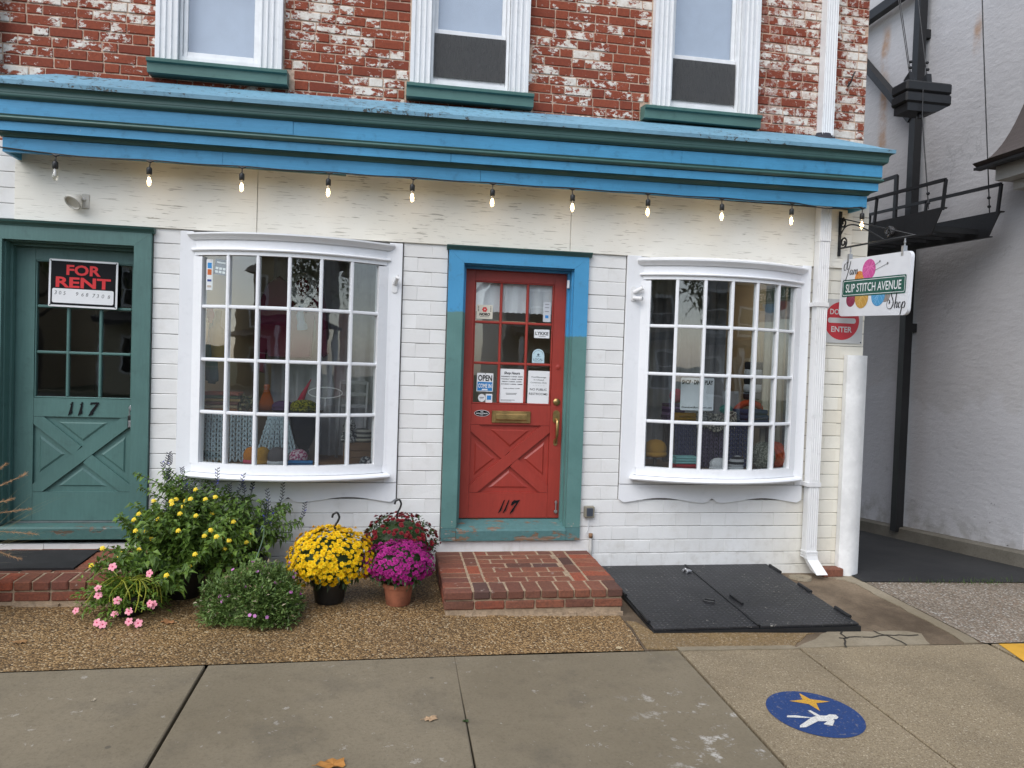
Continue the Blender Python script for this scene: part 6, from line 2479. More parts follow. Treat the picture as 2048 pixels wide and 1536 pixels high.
# display tables (dark) inside both bays
def table(label, x0, x1, y0, y1, top):
    T = thing('display_table', label, 'table', ((x0 + x1) / 2, (y0 + y1) / 2, 0.605), 'display tables')
    q = MB()
    q.box(x0, x1, y0, y1, top - 0.022, top, bev=0.004)
    q.build('table_top', MAT['darkwood'], T)
    for a in (x0 + 0.03, x1 - 0.07):
        for b in (y0 + 0.03, y1 - 0.07):
            q = MB()
            q.box(a, a + 0.04, b, b + 0.04, 0.606, top - 0.023)
            q.build('leg', MAT['darkwood'], T)
    return T


MAT['darkwood'] = plain('dark_brown_wood', (0.045, 0.028, 0.02), 0.5, var=0.25)
table('dark wood display table in the left bay window', -2.50, -1.60, 0.10, 0.52, 1.005)
table('dark wood display table in the right bay window', 1.42, 2.36, 0.10, 0.52, 0.985)
gcur = plain('grey_curtain_cloth', (0.36, 0.355, 0.37), 0.9, var=0.1)
curtain('grey curtain behind the sweater in the left bay window', -2.05, -1.12, 0.60, 0.61, 2.5, gcur, 0.03, 7)
curtain('dark grey pleated curtain behind the right bay window', 1.28, 2.08, 0.60, 0.61, 2.5, plain('charcoal_curtain_cloth', (0.26, 0.255, 0.265), 0.9, var=0.1), 0.035, 7)
curtain('beige curtain at the right side of the right bay window', 2.27, 2.46, 0.22, 0.61, 2.24, plain('beige_curtain_cloth', (0.42, 0.38, 0.30), 0.9, var=0.06), 0.02, 3)

# left bay --------------------------------------------------------------
paleblue = knit('pale_blue', (0.55, 0.68, 0.74))
def surf_l(u, v):
    x = -2.475 + u
    y = 0.085 - 0.03 * math.sin(u * 16) - 0.10 * max(0, v - 0.08) - 0.015 * math.sin(v * 9 + u * 5)
    return (x, y + 0.02, 1.0 - v)
chunky('knit_blanket', 'pale blue chunky knit blanket hanging at the left of the left bay window', 'blanket', surf_l, 9, 10, 0.044, 0.038, paleblue)
def surf_m(u, v):
    k = 0.45 + 0.55 * min(1, v / 0.3)
    x = -1.915 + (u - 0.125) * k * 1.25
    return (x, 0.09 - 0.06 * v - 0.01 * math.sin(u * 22), 0.985 - v)
chunky('knit_shawl', 'pale blue chunky knit shawl hanging in the middle of the left bay window', 'shawl', surf_m, 6, 9, 0.042, 0.038, paleblue)
cols = [(0.35, 0.16, 0.07), (0.45, 0.36, 0.22), (0.18, 0.08, 0.06), (0.40, 0.28, 0.12), (0.10, 0.14, 0.08), (0.35, 0.12, 0.08)]
folded('striped_blanket', 'rolled blanket of brown and cream stripes on the left display table', 'blanket', -2.49, -2.22, 0.11, 0.34, 1.006, 0.15, [knit('stripe%d' % i, c) for i, c in enumerate(cols)], 6, 0.012, 4)
q = MB()
rs = random.Random(9)
for i in range(34):
    p = Vector((-2.17 + rs.uniform(-0.06, 0.05), 0.22 + rs.uniform(-0.08, 0.06), 1.02 + rs.random() * 0.10))
    d = Vector((rs.uniform(-1, 1), rs.uniform(-1, 1), rs.uniform(-0.4, 0.5))) * 0.045
    q.tube([p - d, p + Vector((0, 0, 0.012)), p + d], [0.008, 0.014, 0.008], 6)
tag(q.build('knit_cowl', knit('forest', (0.035, 0.06, 0.03), (0.25, 0.22, 0.12)), None, True), 'dark green bobbly knit cowl beside the striped blanket', 'cowl')
# orange folded cone shawl
q = MB()
q.lathe([(0.085, 0.0), (0.07, 0.06), (0.045, 0.12), (0.022, 0.175), (0.03, 0.19), (0.028, 0.21), (0.001, 0.215)], 14, (-2.045, 0.36, 1.006), sx=0.85, sy=0.7)
tag(q.build('orange_shawl', knit('rust', (0.52, 0.13, 0.03)), None, True), 'rust orange peaked shawl standing on the left display table', 'shawl')
beanie(-1.905, 0.30, 1.006, 0.085, 0.085, 'purple knit hat on the left display table', knit('purple', (0.11, 0.055, 0.14)))
beanie(-1.735, 0.25, 1.006, 0.105, 0.10, 'dark olive beret with yellow flecks on the left display table', knit('olive', (0.05, 0.06, 0.02), (0.30, 0.28, 0.03)), sy=0.8, name='knit_beret')
q = MB()
q.tube([(-1.80, 0.42, 1.03), (-1.76, 0.42, 1.14), (-1.70, 0.42, 1.27)], [0.035, 0.022, 0.003], 10)
q.lathe([(0.05, 0.0), (0.052, 0.02), (0.04, 0.045), (0.001, 0.05)], 12, (-1.80, 0.42, 1.006))
tag(q.build('pointed_hat', knit('hotpink', (0.62, 0.02, 0.09)), None, True), 'bright pink pointed hat behind the olive beret', 'hat')
# sweater on a hanger with a scarf
SW = thing('hanging_sweater', 'burgundy knit sweater hanging in the left bay window', 'sweater', (-1.84, 0.40, 1.30))
body = [(-2.05, 1.44), (-1.70, 1.44), (-1.68, 1.80), (-1.655, 1.52), (-1.60, 1.45), (-1.555, 1.49), (-1.575, 1.82), (-1.62, 2.03), (-1.74, 2.12), (-1.80, 2.13), (-1.85, 2.09), (-1.92, 2.08), (-1.97, 2.12), (-2.06, 2.06), (-2.13, 1.90), (-2.17, 1.60), (-2.15, 1.32), (-2.07, 1.31), (-2.06, 1.50)]
puff(body, 0.40, 0.09).build('body', knit('burgundy', (0.17, 0.018, 0.05), None, 40), SW, True, auto=60)
q = MB()
q.tube(bez([(-1.90, 0.39, 2.10), (-1.86, 0.39, 2.13), (-1.85, 0.39, 2.19), (-1.83, 0.39, 2.23), (-1.81, 0.39, 2.20)], 5), 0.005, 6)
q.tube([(-1.85, 0.39, 2.19), (-1.845, 0.39, 2.69)], 0.003, 5)
q.build('hanger', MAT['wood'], SW, True)
SF = thing('draped_scarf', 'pale grey blue lace scarf knotted around the burgundy sweater', 'scarf', (-1.78, 0.33, 1.68))
q = MB()
for off in (-0.010, 0.010):
    q.tube(bez([(-1.775 + off, 0.335, 1.86), (-1.83 + off, 0.33, 1.94), (-1.865 + off, 0.33, 2.04), (-1.83 + off, 0.34, 2.115), (-1.77 + off, 0.35, 2.13), (-1.715 + off, 0.34, 2.10), (-1.695 + off, 0.33, 2.02), (-1.735 + off, 0.33, 1.93), (-1.775 + off, 0.33, 1.86)], 6), 0.020, 8)
q.build('loop', knit('lace_grey', (0.36, 0.37, 0.38), (0.55, 0.55, 0.56)), SF, True)
q = MB()
q.tube(bez([(-1.78, 0.325, 1.88), (-1.79, 0.32, 1.80), (-1.775, 0.32, 1.72), (-1.77, 0.325, 1.68)], 5), [0.022] * 5 + [0.030] * 5 + [0.042] * 6, 8)
q.build('tail', knit('lace_blue', (0.24, 0.36, 0.52)), SF, True)
# hanging shawls at the far left
for i, (x, c, lab, w) in enumerate(((-2.455, (0.06, 0.13, 0.14), 'dark teal shawl hanging at the left edge of the left bay window', 0.05), (-2.405, (0.36, 0.22, 0.03), 'mustard shawl hanging at the left edge of the left bay window', 0.055), (-2.465, (0.50, 0.06, 0.03), 'small red scarf hanging above the teal shawl', 0.03))):
    q = MB()
    zt_, zb_ = (1.72, 1.22) if i == 0 else ((1.80, 1.40) if i == 1 else (1.82, 1.70))
    q.tube(bez([(x + 0.01, 0.20 - 0.03 * i, zt_), (x, 0.19 - 0.03 * i, (zt_ + zb_) / 2 + 0.05), (x + 0.015, 0.20 - 0.03 * i, zb_ + 0.06), (x + 0.012, 0.2 - 0.03 * i, zb_)], 6), [w * 0.5] * 6 + [w] * 9 + [w * 0.6] * 4, 9)
    tag(q.build('hanging_shawl', knit('shawl%d' % i, c), None, True), lab, 'shawl')
# row of hats on the deck
DK = 0.6055
beanie(-2.10, 0.035, DK, 0.058, 0.135, 'orange knit hat with pink edge on the window deck', knit('orange', (0.62, 0.22, 0.02)), knit('pinkedge', (0.62, 0.10, 0.16)))
beanie(-2.01, 0.005, DK, 0.058, 0.14, 'mustard knit hat between the orange and grey hats', knit('mustard', (0.45, 0.24, 0.03)))
beanie(-1.895, -0.035, DK, 0.070, 0.145, 'ribbed grey knit hat with a white edge on the window deck', knit('grey', (0.12, 0.11, 0.115)), knit('offwhite', (0.60, 0.62, 0.65)))
beanie(-1.74, 0.0, DK, 0.072, 0.125, 'pink and white speckled knit hat on the window deck', knit('tweed', (0.40, 0.05, 0.16), (0.62, 0.52, 0.55)))
folded('blue_cloth', 'bright blue knitted cloth lying in front of the speckled hat', 'cloth', -1.80, -1.62, -0.14, -0.08, DK, 0.05, knit('brightblue', (0.03, 0.19, 0.45)), 2, 0.004, 3)
q = MB()
q.lathe([(0.115, 0.30), (0.10, 0.20), (0.07, 0.09), (0.03, 0.02), (0.001, 0.0)][::-1], 18, (-1.715, 0.14, 0.68), sy=0.5)
q.tube([(-1.715, 0.14, 0.606), (-1.715, 0.14, 0.70)], 0.02, 8)
tag(q.build('black_shawl', knit('black', (0.012, 0.013, 0.02)), None, True), 'black shawl draped to a point in the left bay window', 'shawl')
BXc = thing('wooden_crate', 'brown wooden crate at the right end of the left bay window', 'crate', (-1.29, 0.16, DK))
for k in range(3):
    q = MB()
    q.box(-1.40, -1.175, 0.06, 0.072, DK + 0.003 + k * 0.055, DK + 0.053 + k * 0.055, bev=0.002)
    q.build('slat', MAT['wood'], BXc)
q = MB()
q.box(-1.40, -1.388, 0.073, 0.28, DK, DK + 0.165)
q.box(-1.187, -1.175, 0.073, 0.28, DK, DK + 0.165)
q.box(-1.387, -1.188, 0.268, 0.28, DK, DK + 0.165)
q.box(-1.4, -1.175, 0.06, 0.28, DK + 0.166, DK + 0.176)
q.build('frame', MAT['wood'], BXc)
beanie(-1.255, 0.15, DK + 0.177, 0.085, 0.11, 'white and black patterned knit hat on the wooden crate', knit('fairisle', (0.60, 0.58, 0.52), (0.05, 0.05, 0.05), 60, 9.0), knit('cream', (0.60, 0.56, 0.46)), sy=0.9)
beanie(-1.36, 0.10, DK + 0.177, 0.060, 0.10, 'black and white speckled pompom hat on the wooden crate', knit('speck', (0.05, 0.05, 0.055), (0.5, 0.5, 0.48)), pom=0.05)
q = MB()
q.lathe([(0.045, 0.0), (0.05, 0.02), (0.035, 0.07), (0.001, 0.08)], 14, (-1.22, -0.03, DK), sy=0.7)
tag(q.build('dark_mitten', knit('mitten', (0.04, 0.04, 0.045), (0.3, 0.3, 0.3)), None, True), 'dark speckled mitten on the window deck in front of the crate', 'mitten')
# wire hoop stand
q = MB()
q.tube([(-1.58 + 0.14 * math.cos(2 * PI * k / 28), 0.42, 1.16 + 0.045 * math.sin(2 * PI * k / 28)) for k in range(29)], 0.004, 5)
q.tube([(-1.58, 0.42, 1.115), (-1.58, 0.42, 1.006)], 0.004, 5)
tag(q.build('wire_hoop', MAT['vinyl'], None, True), 'thin white wire hoop stand behind the olive beret', 'stand')
CT = thing('chair_frame', 'pale painted chair standing behind the right part of the left bay window', 'chair', (-1.37, 0.45, DK))
q = MB()
for x in (-1.48, -1.25):
    q.tube([(x, 0.47, DK), (x + 0.02, 0.50, 1.26)], 0.014, 8)
q.build('back_leg', solid('pale_grey_paint', (0.30, 0.30, 0.31)), CT, True)
q = MB()
for z in (1.03, 1.13, 1.23):
    q.box(-1.465, -1.24, 0.485, 0.498, z, z + 0.035, bev=0.004)
q.build('back_slat', solid('pale_grey_paint', (0.30, 0.30, 0.31)), CT)

# right bay -------------------------------------------------------------
plum = knit('plum', (0.12, 0.095, 0.15))
navyk = knit('navy_chunky', (0.065, 0.07, 0.14))
def surf_r(x0, y0):
    def f(u, v):
        return (x0 + u, y0 - 0.05 * v - 0.012 * math.sin(u * 24 + v * 6), 0.99 - v)
    return f
chunky('knit_blanket', 'navy chunky knit blanket over the left end of the right display table', 'blanket', surf_r(1.40, 0.095), 5, 10, 0.041, 0.038, navyk)
chunky('knit_blanket', 'plum chunky knit blanket hanging in the middle of the right bay window', 'blanket', surf_r(1.605, 0.085), 6, 10, 0.044, 0.038, plum)
chunky('knit_blanket', 'navy chunky knit blanket right of the plum one in the right bay window', 'blanket', surf_r(1.875, 0.09), 5, 10, 0.046, 0.038, navyk)
folded('mustard_shawl', 'folded mustard shawl on the right display table', 'shawl', 1.42, 1.64, 0.07, 0.24, 0.988, 0.085, knit('mustard', (0.45, 0.24, 0.03)), 3, 0.01, 5)
folded('purple_scarf', 'folded purple striped scarf behind the mustard shawl', 'scarf', 1.40, 1.56, 0.27, 0.42, 0.988, 0.16, [knit('lilac', (0.26, 0.16, 0.34)), knit('purple', (0.11, 0.055, 0.14))], 6, 0.006, 6)
yarn_ball(1.50, 0.32, 1.155, 0.062, 'bright pink ball of yarn on the purple scarf', knit('pinkball', (0.62, 0.10, 0.16)))
q = MB()
rs = random.Random(12)
for i in range(13):
    for jj in range(5):
        u, v = i / 12, jj / 4
        x = 1.60 + 0.35 * u
        z = 1.075 - 0.13 * v * (1 - 0.5 * abs(u - 0.35)) + 0.02 * math.sin(u * 9)
        y = 0.075 - 0.02 * v - 0.012 * math.sin(u * 17)
        q.ell((x, y, z), (0.017, 0.013, 0.018), 7, 5)
for i in range(12):
    q.tube([(1.63 + 0.028 * i, 0.06, 0.985 + 0.02 * math.sin(i)), (1.632 + 0.028 * i, 0.052, 0.945)], 0.004, 5)
q.ell((1.78, 0.17, 1.03), (0.17, 0.10, 0.045), 16, 8)
tag(q.build('fringed_shawl', knit('birdseye', (0.55, 0.52, 0.45), (0.05, 0.05, 0.05)), None, True), 'cream and black fringed shawl over the right display table', 'shawl')
yarn_ball(1.94, 0.24, 1.065, 0.055, 'turquoise ball of yarn on the right display table', knit('turq', (0.10, 0.42, 0.36)), 0.8)
folded('navy_sweater', 'folded navy sweater on the right display table', 'sweater', 1.99, 2.26, 0.08, 0.22, 0.988, 0.135, knit('navy', (0.035, 0.055, 0.12)), 3, 0.012, 8)
q = MB()
q.tube(bez([(2.04, 0.30, 1.02), (2.08, 0.28, 1.13), (2.18, 0.27, 1.175), (2.29, 0.26, 1.13), (2.33, 0.24, 1.02)], 6), 0.030, 10)
tag(q.build('red_cowl', knit('redorange', (0.55, 0.07, 0.02)), None, True), 'red orange cowl arched behind the navy sweater', 'cowl')
q = MB()
q.box(2.0, 2.15, 0.43, 0.436, 1.11, 1.27)
q.tube([(2.07, 0.45, 0.988), (2.07, 0.45, 1.12)], 0.008, 6)
tag(q.build('label_card', solid('pale_grey_card', (0.30, 0.31, 0.32)), None), 'pale printed card standing behind the turquoise yarn', 'card')
# rope-handled bag with a striped body
BG = thing('striped_bag', 'black and white striped bag on a cream rope in the right bay window', 'bag', (2.21, 0.28, 1.20))
q = MB()
q.tube(bez([(2.16, 0.28, 1.52), (2.20, 0.28, 1.70), (2.215, 0.28, 1.86), (2.225, 0.28, 2.0), (2.235, 0.28, 1.86), (2.25, 0.28, 1.70), (2.27, 0.28, 1.54)], 6), 0.007, 6)
q.build('rope_handle', solid('rope', (0.50, 0.42, 0.28)), BG, True)
q = MB()
q.tube([(2.225, 0.28, 2.0), (2.225, 0.28, 2.719)], 0.003, 5)
q.build('hanging_wire', MAT['steel'], BG, True)
for i in range(5):
    q = MB()
    q.lathe([(0.088, 0.0), (0.094, 0.03), (0.094, 0.045), (0.088, 0.068)], 18, (2.215, 0.28, 1.205 + i * 0.068), sy=0.55)
    q.build('stripe_band', knit('black', (0.012, 0.013, 0.02)) if i % 2 == 0 else knit('offwhite', (0.60, 0.62, 0.65)), BG, True)
beanie(1.235, 0.10, DK + 0.09, 0.095, 0.15, 'mustard ribbed hat on a stand at the left of the right bay window', knit('mustard', (0.45, 0.24, 0.03)), sy=0.8)
q = MB()
q.lathe([(0.07, 0.0), (0.07, 0.012), (0.015, 0.02), (0.015, 0.075), (0.05, 0.0895), (0.001, 0.0896)], 16, (1.235, 0.10, DK))
tag(q.build('hat_stand', MAT['darkwood'], None, True, auto=40), 'dark wood stand under the mustard ribbed hat', 'stand')
folded('red_cloth', 'folded red knit lying under the aqua one', 'cloth', 1.345, 1.555, -0.10, 0.03, DK, 0.05, knit('scarlet', (0.42, 0.02, 0.03)), 2, 0.006, 9)
folded('aqua_cloth', 'folded aqua knit on top of the red one', 'cloth', 1.35, 1.55, -0.09, 0.03, DK + 0.052, 0.062, knit('aqua', (0.22, 0.48, 0.48)), 3, 0.006, 10)
beanie(1.735, -0.085, DK, 0.078, 0.11, 'white knit hat lying in the middle of the right bay window deck', knit('white', (0.66, 0.67, 0.70)), sy=0.7)
beanie(1.885, -0.085, DK, 0.068, 0.13, 'grey and black knit hat beside the white hat', knit('bwhat', (0.02, 0.02, 0.025), (0.45, 0.45, 0.47), 60, 7.0), knit('offwhite', (0.60, 0.62, 0.65)), sy=0.7, lean=0.15)
yarn_ball(2.185, 0.0, DK, 0.100, 'large grey green ball of yarn at the right of the bay deck', knit('sage', (0.15, 0.16, 0.12), (0.36, 0.36, 0.30)), 1.2)
yarn_ball(2.335, 0.06, DK, 0.095, 'large coral ball of yarn beside the grey green one', knit('coral', (0.66, 0.13, 0.06)), 1.25)

# ------------------------------------------------------------------ plants in front of the shop
def m_leaf(name, a, b, trans=0.25, rough=0.45):
    t = MT(name)
    r = t.island()
    col = t.mix(r, a, b)
    col = t.mix(t.step(t.noise(6, 3), 0.35, 0.7), col, t.mix(0.4, col, tuple(v * 0.4 for v in a)))
    t.out(col, rough, spec=0.4)
    tl = t.n('ShaderNodeBsdfTranslucent', {'Color': t.mix(0.5, col, (0.25, 0.35, 0.04))})
    mx = t.n('ShaderNodeMixShader', {0: trans})
    t.t.links.new(t.b.outputs[0], mx.inputs[1])
    t.t.links.new(tl.outputs[0], mx.inputs[2])
    t.t.links.new(mx.outputs[0], t.t.nodes['Material Output'].inputs['Surface'])
    return t.m


def m_petal(name, a, b, rough=0.6):
    t = MT(name)
    r = t.island()
    t.out(t.mix(r, a, b), rough, spec=0.2)
    return t.m


def leaf(mb, p, d, L, W, rs, droop=0.25, up=(0, 0, 1), mi=0):
    d = Vector(d).normalized()
    s = d.cross(Vector(up))
    if s.length < 0.05:
        s = d.cross(Vector((1, 0, 0)))
    s.normalize()
    n = s.cross(d)
    s = (s + n * rs.uniform(-0.6, 0.6)).normalized()
    n = s.cross(d)
    p = Vector(p)
    m = p + d * (L * 0.5) + n * (L * 0.05)
    tip = p + d * L - Vector((0, 0, L * droop))
    vs = [p, p + d * (L * 0.38) + s * (W * 0.5) + n * (W * 0.22), tip, p + d * (L * 0.38) - s * (W * 0.5) + n * (W * 0.22), m - Vector((0, 0, L * droop * 0.3))]
    mb.add(vs, [(0, 4, 1), (1, 4, 2), (0, 3, 4), (3, 2, 4)], mi)


def stem_curve(p, d, L, rs, grav=0.0, wig=0.25, n=8):
    p, d = Vector(p), Vector(d).normalized()
    out = [p.copy()]
    for i in range(n):
        d = (d + Vector((rs.uniform(-wig, wig), rs.uniform(-wig, wig), rs.uniform(-wig, wig) * 0.5 - grav))).normalized()
        p = p + d * (L / n)
        if p.z < gz(p.x, p.y) + 0.02:
            p.z = gz(p.x, p.y) + 0.02
        if p.y > -0.03:
            p.y = -0.03
        out.append(p.copy())
    return out


def along(path, t):
    f = t * (len(path) - 1)
    i = min(int(f), len(path) - 2)
    return path[i].lerp(path[i + 1], f - i), (path[i + 1] - path[i]).normalized()


def pot(parent, x, y, r, h, mat, name='pot'):
    z = gz(x, y)
    q = MB()
    q.lathe([(r * 0.76, 0.0), (r * 0.78, 0.004), (r * 0.95, h * 0.80), (r * 1.04, h * 0.81), (r * 1.06, h), (r * 0.96, h), (r * 0.93, h * 0.88), (0.001, h * 0.88)], 24, (x, y, z))
    return q.build(name, mat, parent, True, auto=40)


def mum(label, x, y, zc, rx, rz_up, rz_dn, n, cols, fsize, potm, pr, ph, hook=None, name='potted_mum', seed=1, ry=None, leafiness=700, group='potted mums'):
    """dome of small many-petalled flowers over dark foliage in a pot"""
    rs = random.Random(seed)
    T = thing(name, label, 'potted plant', (x, y, gz(x, y)), group)
    pot(T, x, y, pr, ph, potm)
    ry = ry or rx * 0.92
    def surf(u, v, k=1.0):
        a, el = 2 * PI * u, v
        ce, se = math.cos(el), math.sin(el)
        rzz = rz_up if se > 0 else rz_dn
        k = k * (1 + 0.05 * math.sin(3 * a + seed) * ce + 0.035 * math.sin(5 * a + 4 * el + 2 * seed) + 0.025 * math.sin(9 * a - 6 * el))
        return Vector((x + rx * k * ce * math.cos(a), y + ry * k * ce * math.sin(a), zc + rzz * k * se)), Vector((ce * math.cos(a) / rx, ce * math.sin(a) / ry, se / rzz)).normalized()
    q = MB()
    for i in range(leafiness):
        p, nn = surf(rs.random(), math.asin(rs.uniform(-0.95, 0.9)), rs.uniform(0.75, 0.99))
        leaf(q, p, nn + Vector((rs.uniform(-1, 1), rs.uniform(-1, 1), rs.uniform(-1, 0.6))) * 0.9, rs.uniform(0.025, 0.045), rs.uniform(0.012, 0.022), rs)
    q.ell((x, y, zc), (rx * 0.78, ry * 0.78, min(rz_up, rz_dn) * 0.85), 16, 10)
    stuff(q.build('foliage', MAT['mumleaf'], T))
    q = MB()
    pts = []
    tries = 0
    while len(pts) < n and tries < n * 40:
        tries += 1
        p, nn = surf(rs.random(), math.asin(rs.uniform(-0.55, 1.0)), rs.uniform(0.97, 1.035))
        if p.y > y + ry * 0.75:
            continue
        if math.sin(p.x * 31 + seed) * math.sin(p.z * 37 + 2 * seed) * math.sin(p.y * 29) > 0.42:
            continue
        if all((p - o).length > fsize * 0.62 for o, _ in pts):
            pts.append((p, nn))
    for p, nn in pts:
        nn = (nn + Vector((rs.uniform(-0.3, 0.3), rs.uniform(-0.3, 0.3), rs.uniform(-0.1, 0.4)))).normalized()
        s = nn.orthogonal().normalized()
        u = nn.cross(s)
        R_ = fsize * rs.choice((0.30, 0.42, 0.48, 0.52, 0.56, 0.62))
        p = p + nn * rs.uniform(-0.010, 0.012)
        for ring, (k, np_, tilt, off) in enumerate(((1.0, 9, 0.18, 0.0), (0.72, 7, 0.45, 0.004), (0.42, 5, 0.9, 0.008))):
            a0 = rs.random() * 6.28
            for i in range(np_):
                a = a0 + 2 * PI * i / np_
                dr = (s * math.cos(a) + u * math.sin(a))
                sd_ = (u * math.cos(a) - s * math.sin(a))
                L = R_ * k * rs.uniform(0.85, 1.12)
                dd = (dr * math.cos(tilt) + nn * math.sin(tilt))
                b0 = p + nn * off
                w = L * 0.30
                q.add([b0, b0 + dd * L * 0.62 - sd_ * w, b0 + dd * L, b0 + dd * L * 0.62 + sd_ * w], [(0, 1, 2), (0, 2, 3)], 0 if ring < 2 else 1)
    fl = q.build('blossoms', cols, T)
    stuff(fl)
    if hook:
        q = MB()
        hx, hz0, hz1 = hook
        q.tube(bez([(hx, y, hz0 - 0.04), (hx + 0.003, y, hz0 + 0.025), (hx + 0.018, y, hz0 + 0.055), (hx + 0.028, y, hz1 - 0.030), (hx + 0.012, y, hz1), (hx - 0.014, y, hz1 - 0.012), (hx - 0.020, y, hz1 - 0.035)], 6), 0.0075, 8)
        for k in range(3):
            a = 2 * PI * k / 3 + 0.5
            q.tube(bez([(hx, y, hz0 - 0.02), (x + rx * 0.5 * math.cos(a), y + ry * 0.5 * math.sin(a), hz0 - 0.09), (x + pr * math.cos(a), y + pr * math.sin(a), gz(x, y) + ph)], 5), 0.003, 5)
        q.build('hanger_hook', MAT['black'], T, True)
    return T


MAT['mumleaf'] = m_leaf('mum_leaf', (0.030, 0.060, 0.018), (0.055, 0.10, 0.030))
mum('dome of bright yellow chrysanthemums in a black hanging pot', -1.425, -0.70, 0.035, 0.285, 0.225, 0.185, 800, [m_petal('yellow_petal', (0.72, 0.44, 0.005), (0.80, 0.55, 0.01)), m_petal('yellow_heart', (0.70, 0.34, 0.002), (0.75, 0.42, 0.005))], 0.045, MAT['black'], 0.125, 0.155, (-1.40, 0.255, 0.372), seed=2, ry=0.26)
mum('small magenta chrysanthemum in a terracotta pot beside the brick step', -0.948, -0.745, 0.020, 0.238, 0.150, 0.150, 400, [m_petal('magenta_petal', (0.30, 0.012, 0.16), (0.42, 0.03, 0.24)), m_petal('magenta_heart', (0.22, 0.008, 0.10), (0.30, 0.015, 0.15))], 0.036, MAT['terracotta'], 0.108, 0.155, None, seed=5, ry=0.21)
mum('dark red chrysanthemum in a pot against the white wall', -0.945, -0.33, 0.075, 0.275, 0.205, 0.19, 190, [m_petal('dark_red_petal', (0.13, 0.006, 0.012), (0.21, 0.012, 0.022)), m_petal('dark_red_heart', (0.20, 0.02, 0.02), (0.25, 0.05, 0.02))], 0.042, MAT['black'], 0.12, 0.17, (-0.965, 0.27, 0.395), seed=7, ry=0.24, leafiness=1500)

# lantana: leafy bush with yellow flower clusters
rs = random.Random(31)
LA = thing('yellow_lantana', 'leafy green lantana bush with small yellow flower clusters near the left bay', 'potted plant', (-2.43, -0.60, gz(-2.43, -0.6)))
pot(LA, -2.43, -0.58, 0.15, 0.20, MAT['black'])
q, qs = MB(), MB()
tips = []
for i in range(165):
    a = rs.random() * 2 * PI
    el = rs.uniform(0.02, 1.35)
    d = Vector((math.cos(a) * math.cos(el) * 1.15, math.sin(a) * math.cos(el) * 0.8, math.sin(el)))
    base = Vector((-2.43 + rs.uniform(-0.10, 0.10), -0.58 + rs.uniform(-0.07, 0.07), gz(-2.43, -0.58) + 0.18))
    L = rs.uniform(0.34, 0.60) * (1.0 if el > 0.5 else 0.95)
    if base.z + L * math.sin(el) > 0.50:
        L *= 0.85
    path = stem_curve(base, d, L, rs, 0.02, 0.2)
    qs.tube(path, [0.004] * 4 + [0.0028] * 5, 4, cap=False)
    n = int(L / 0.030)
    for k in range(1, n + 1):
        t = 0.22 + 0.78 * k / n
        p, dd = along(path, t)
        sd_ = dd.cross(Vector((rs.uniform(-1, 1), rs.uniform(-1, 1), rs.uniform(-1, 1)))).normalized()
        for sg in (-1, 1):
            sz = rs.uniform(0.038, 0.070)
            leaf(q, p, sd_ * sg + dd * 0.35 + Vector((0, -0.1, 0.15)), sz, sz * rs.uniform(0.52, 0.68), rs, 0.3)
    tips.append(path[-1])
stuff(q.build('foliage', m_leaf('lantana_leaf', (0.065, 0.135, 0.022), (0.19, 0.30, 0.05)), LA))
qs.build('stems', plain('green_stem', (0.07, 0.10, 0.03), 0.7), LA)
tips = [p for p in tips if p.y < -0.42 and p.z > -0.05]
rs.shuffle(tips)
yl = m_petal('lantana_petal', (0.78, 0.52, 0.02), (0.80, 0.62, 0.06))
n_f = 0
for p in tips[:42]:
    q = MB()
    nn0 = Vector((rs.uniform(-0.4, 0.4), -0.7, 0.6)).normalized()
    s = nn0.orthogonal().normalized()
    u = nn0.cross(s)
    p = p + Vector((0, -0.03, 0.015))
    for i in range(16):
        a, r_ = i * 2.4, 0.0155 * math.sqrt((i + 0.5) / 16)
        c = p + s * r_ * math.cos(a) + u * r_ * math.sin(a) + nn0 * (0.010 * (1 - (r_ / 0.0155) ** 2))
        nn = (nn0 + (s * math.cos(a) + u * math.sin(a)) * (r_ / 0.0155) * 0.6).normalized()
        s1 = nn.orthogonal().normalized()
        u1 = nn.cross(s1)
        q.add([c + (s1 * math.cos(w) + u1 * math.sin(w)) * 0.0055 for w in (0.4, 1.97, 3.54, 5.1)], [(0, 1, 2, 3)])
    q.build('flower', yl, LA)
    n_f += 1

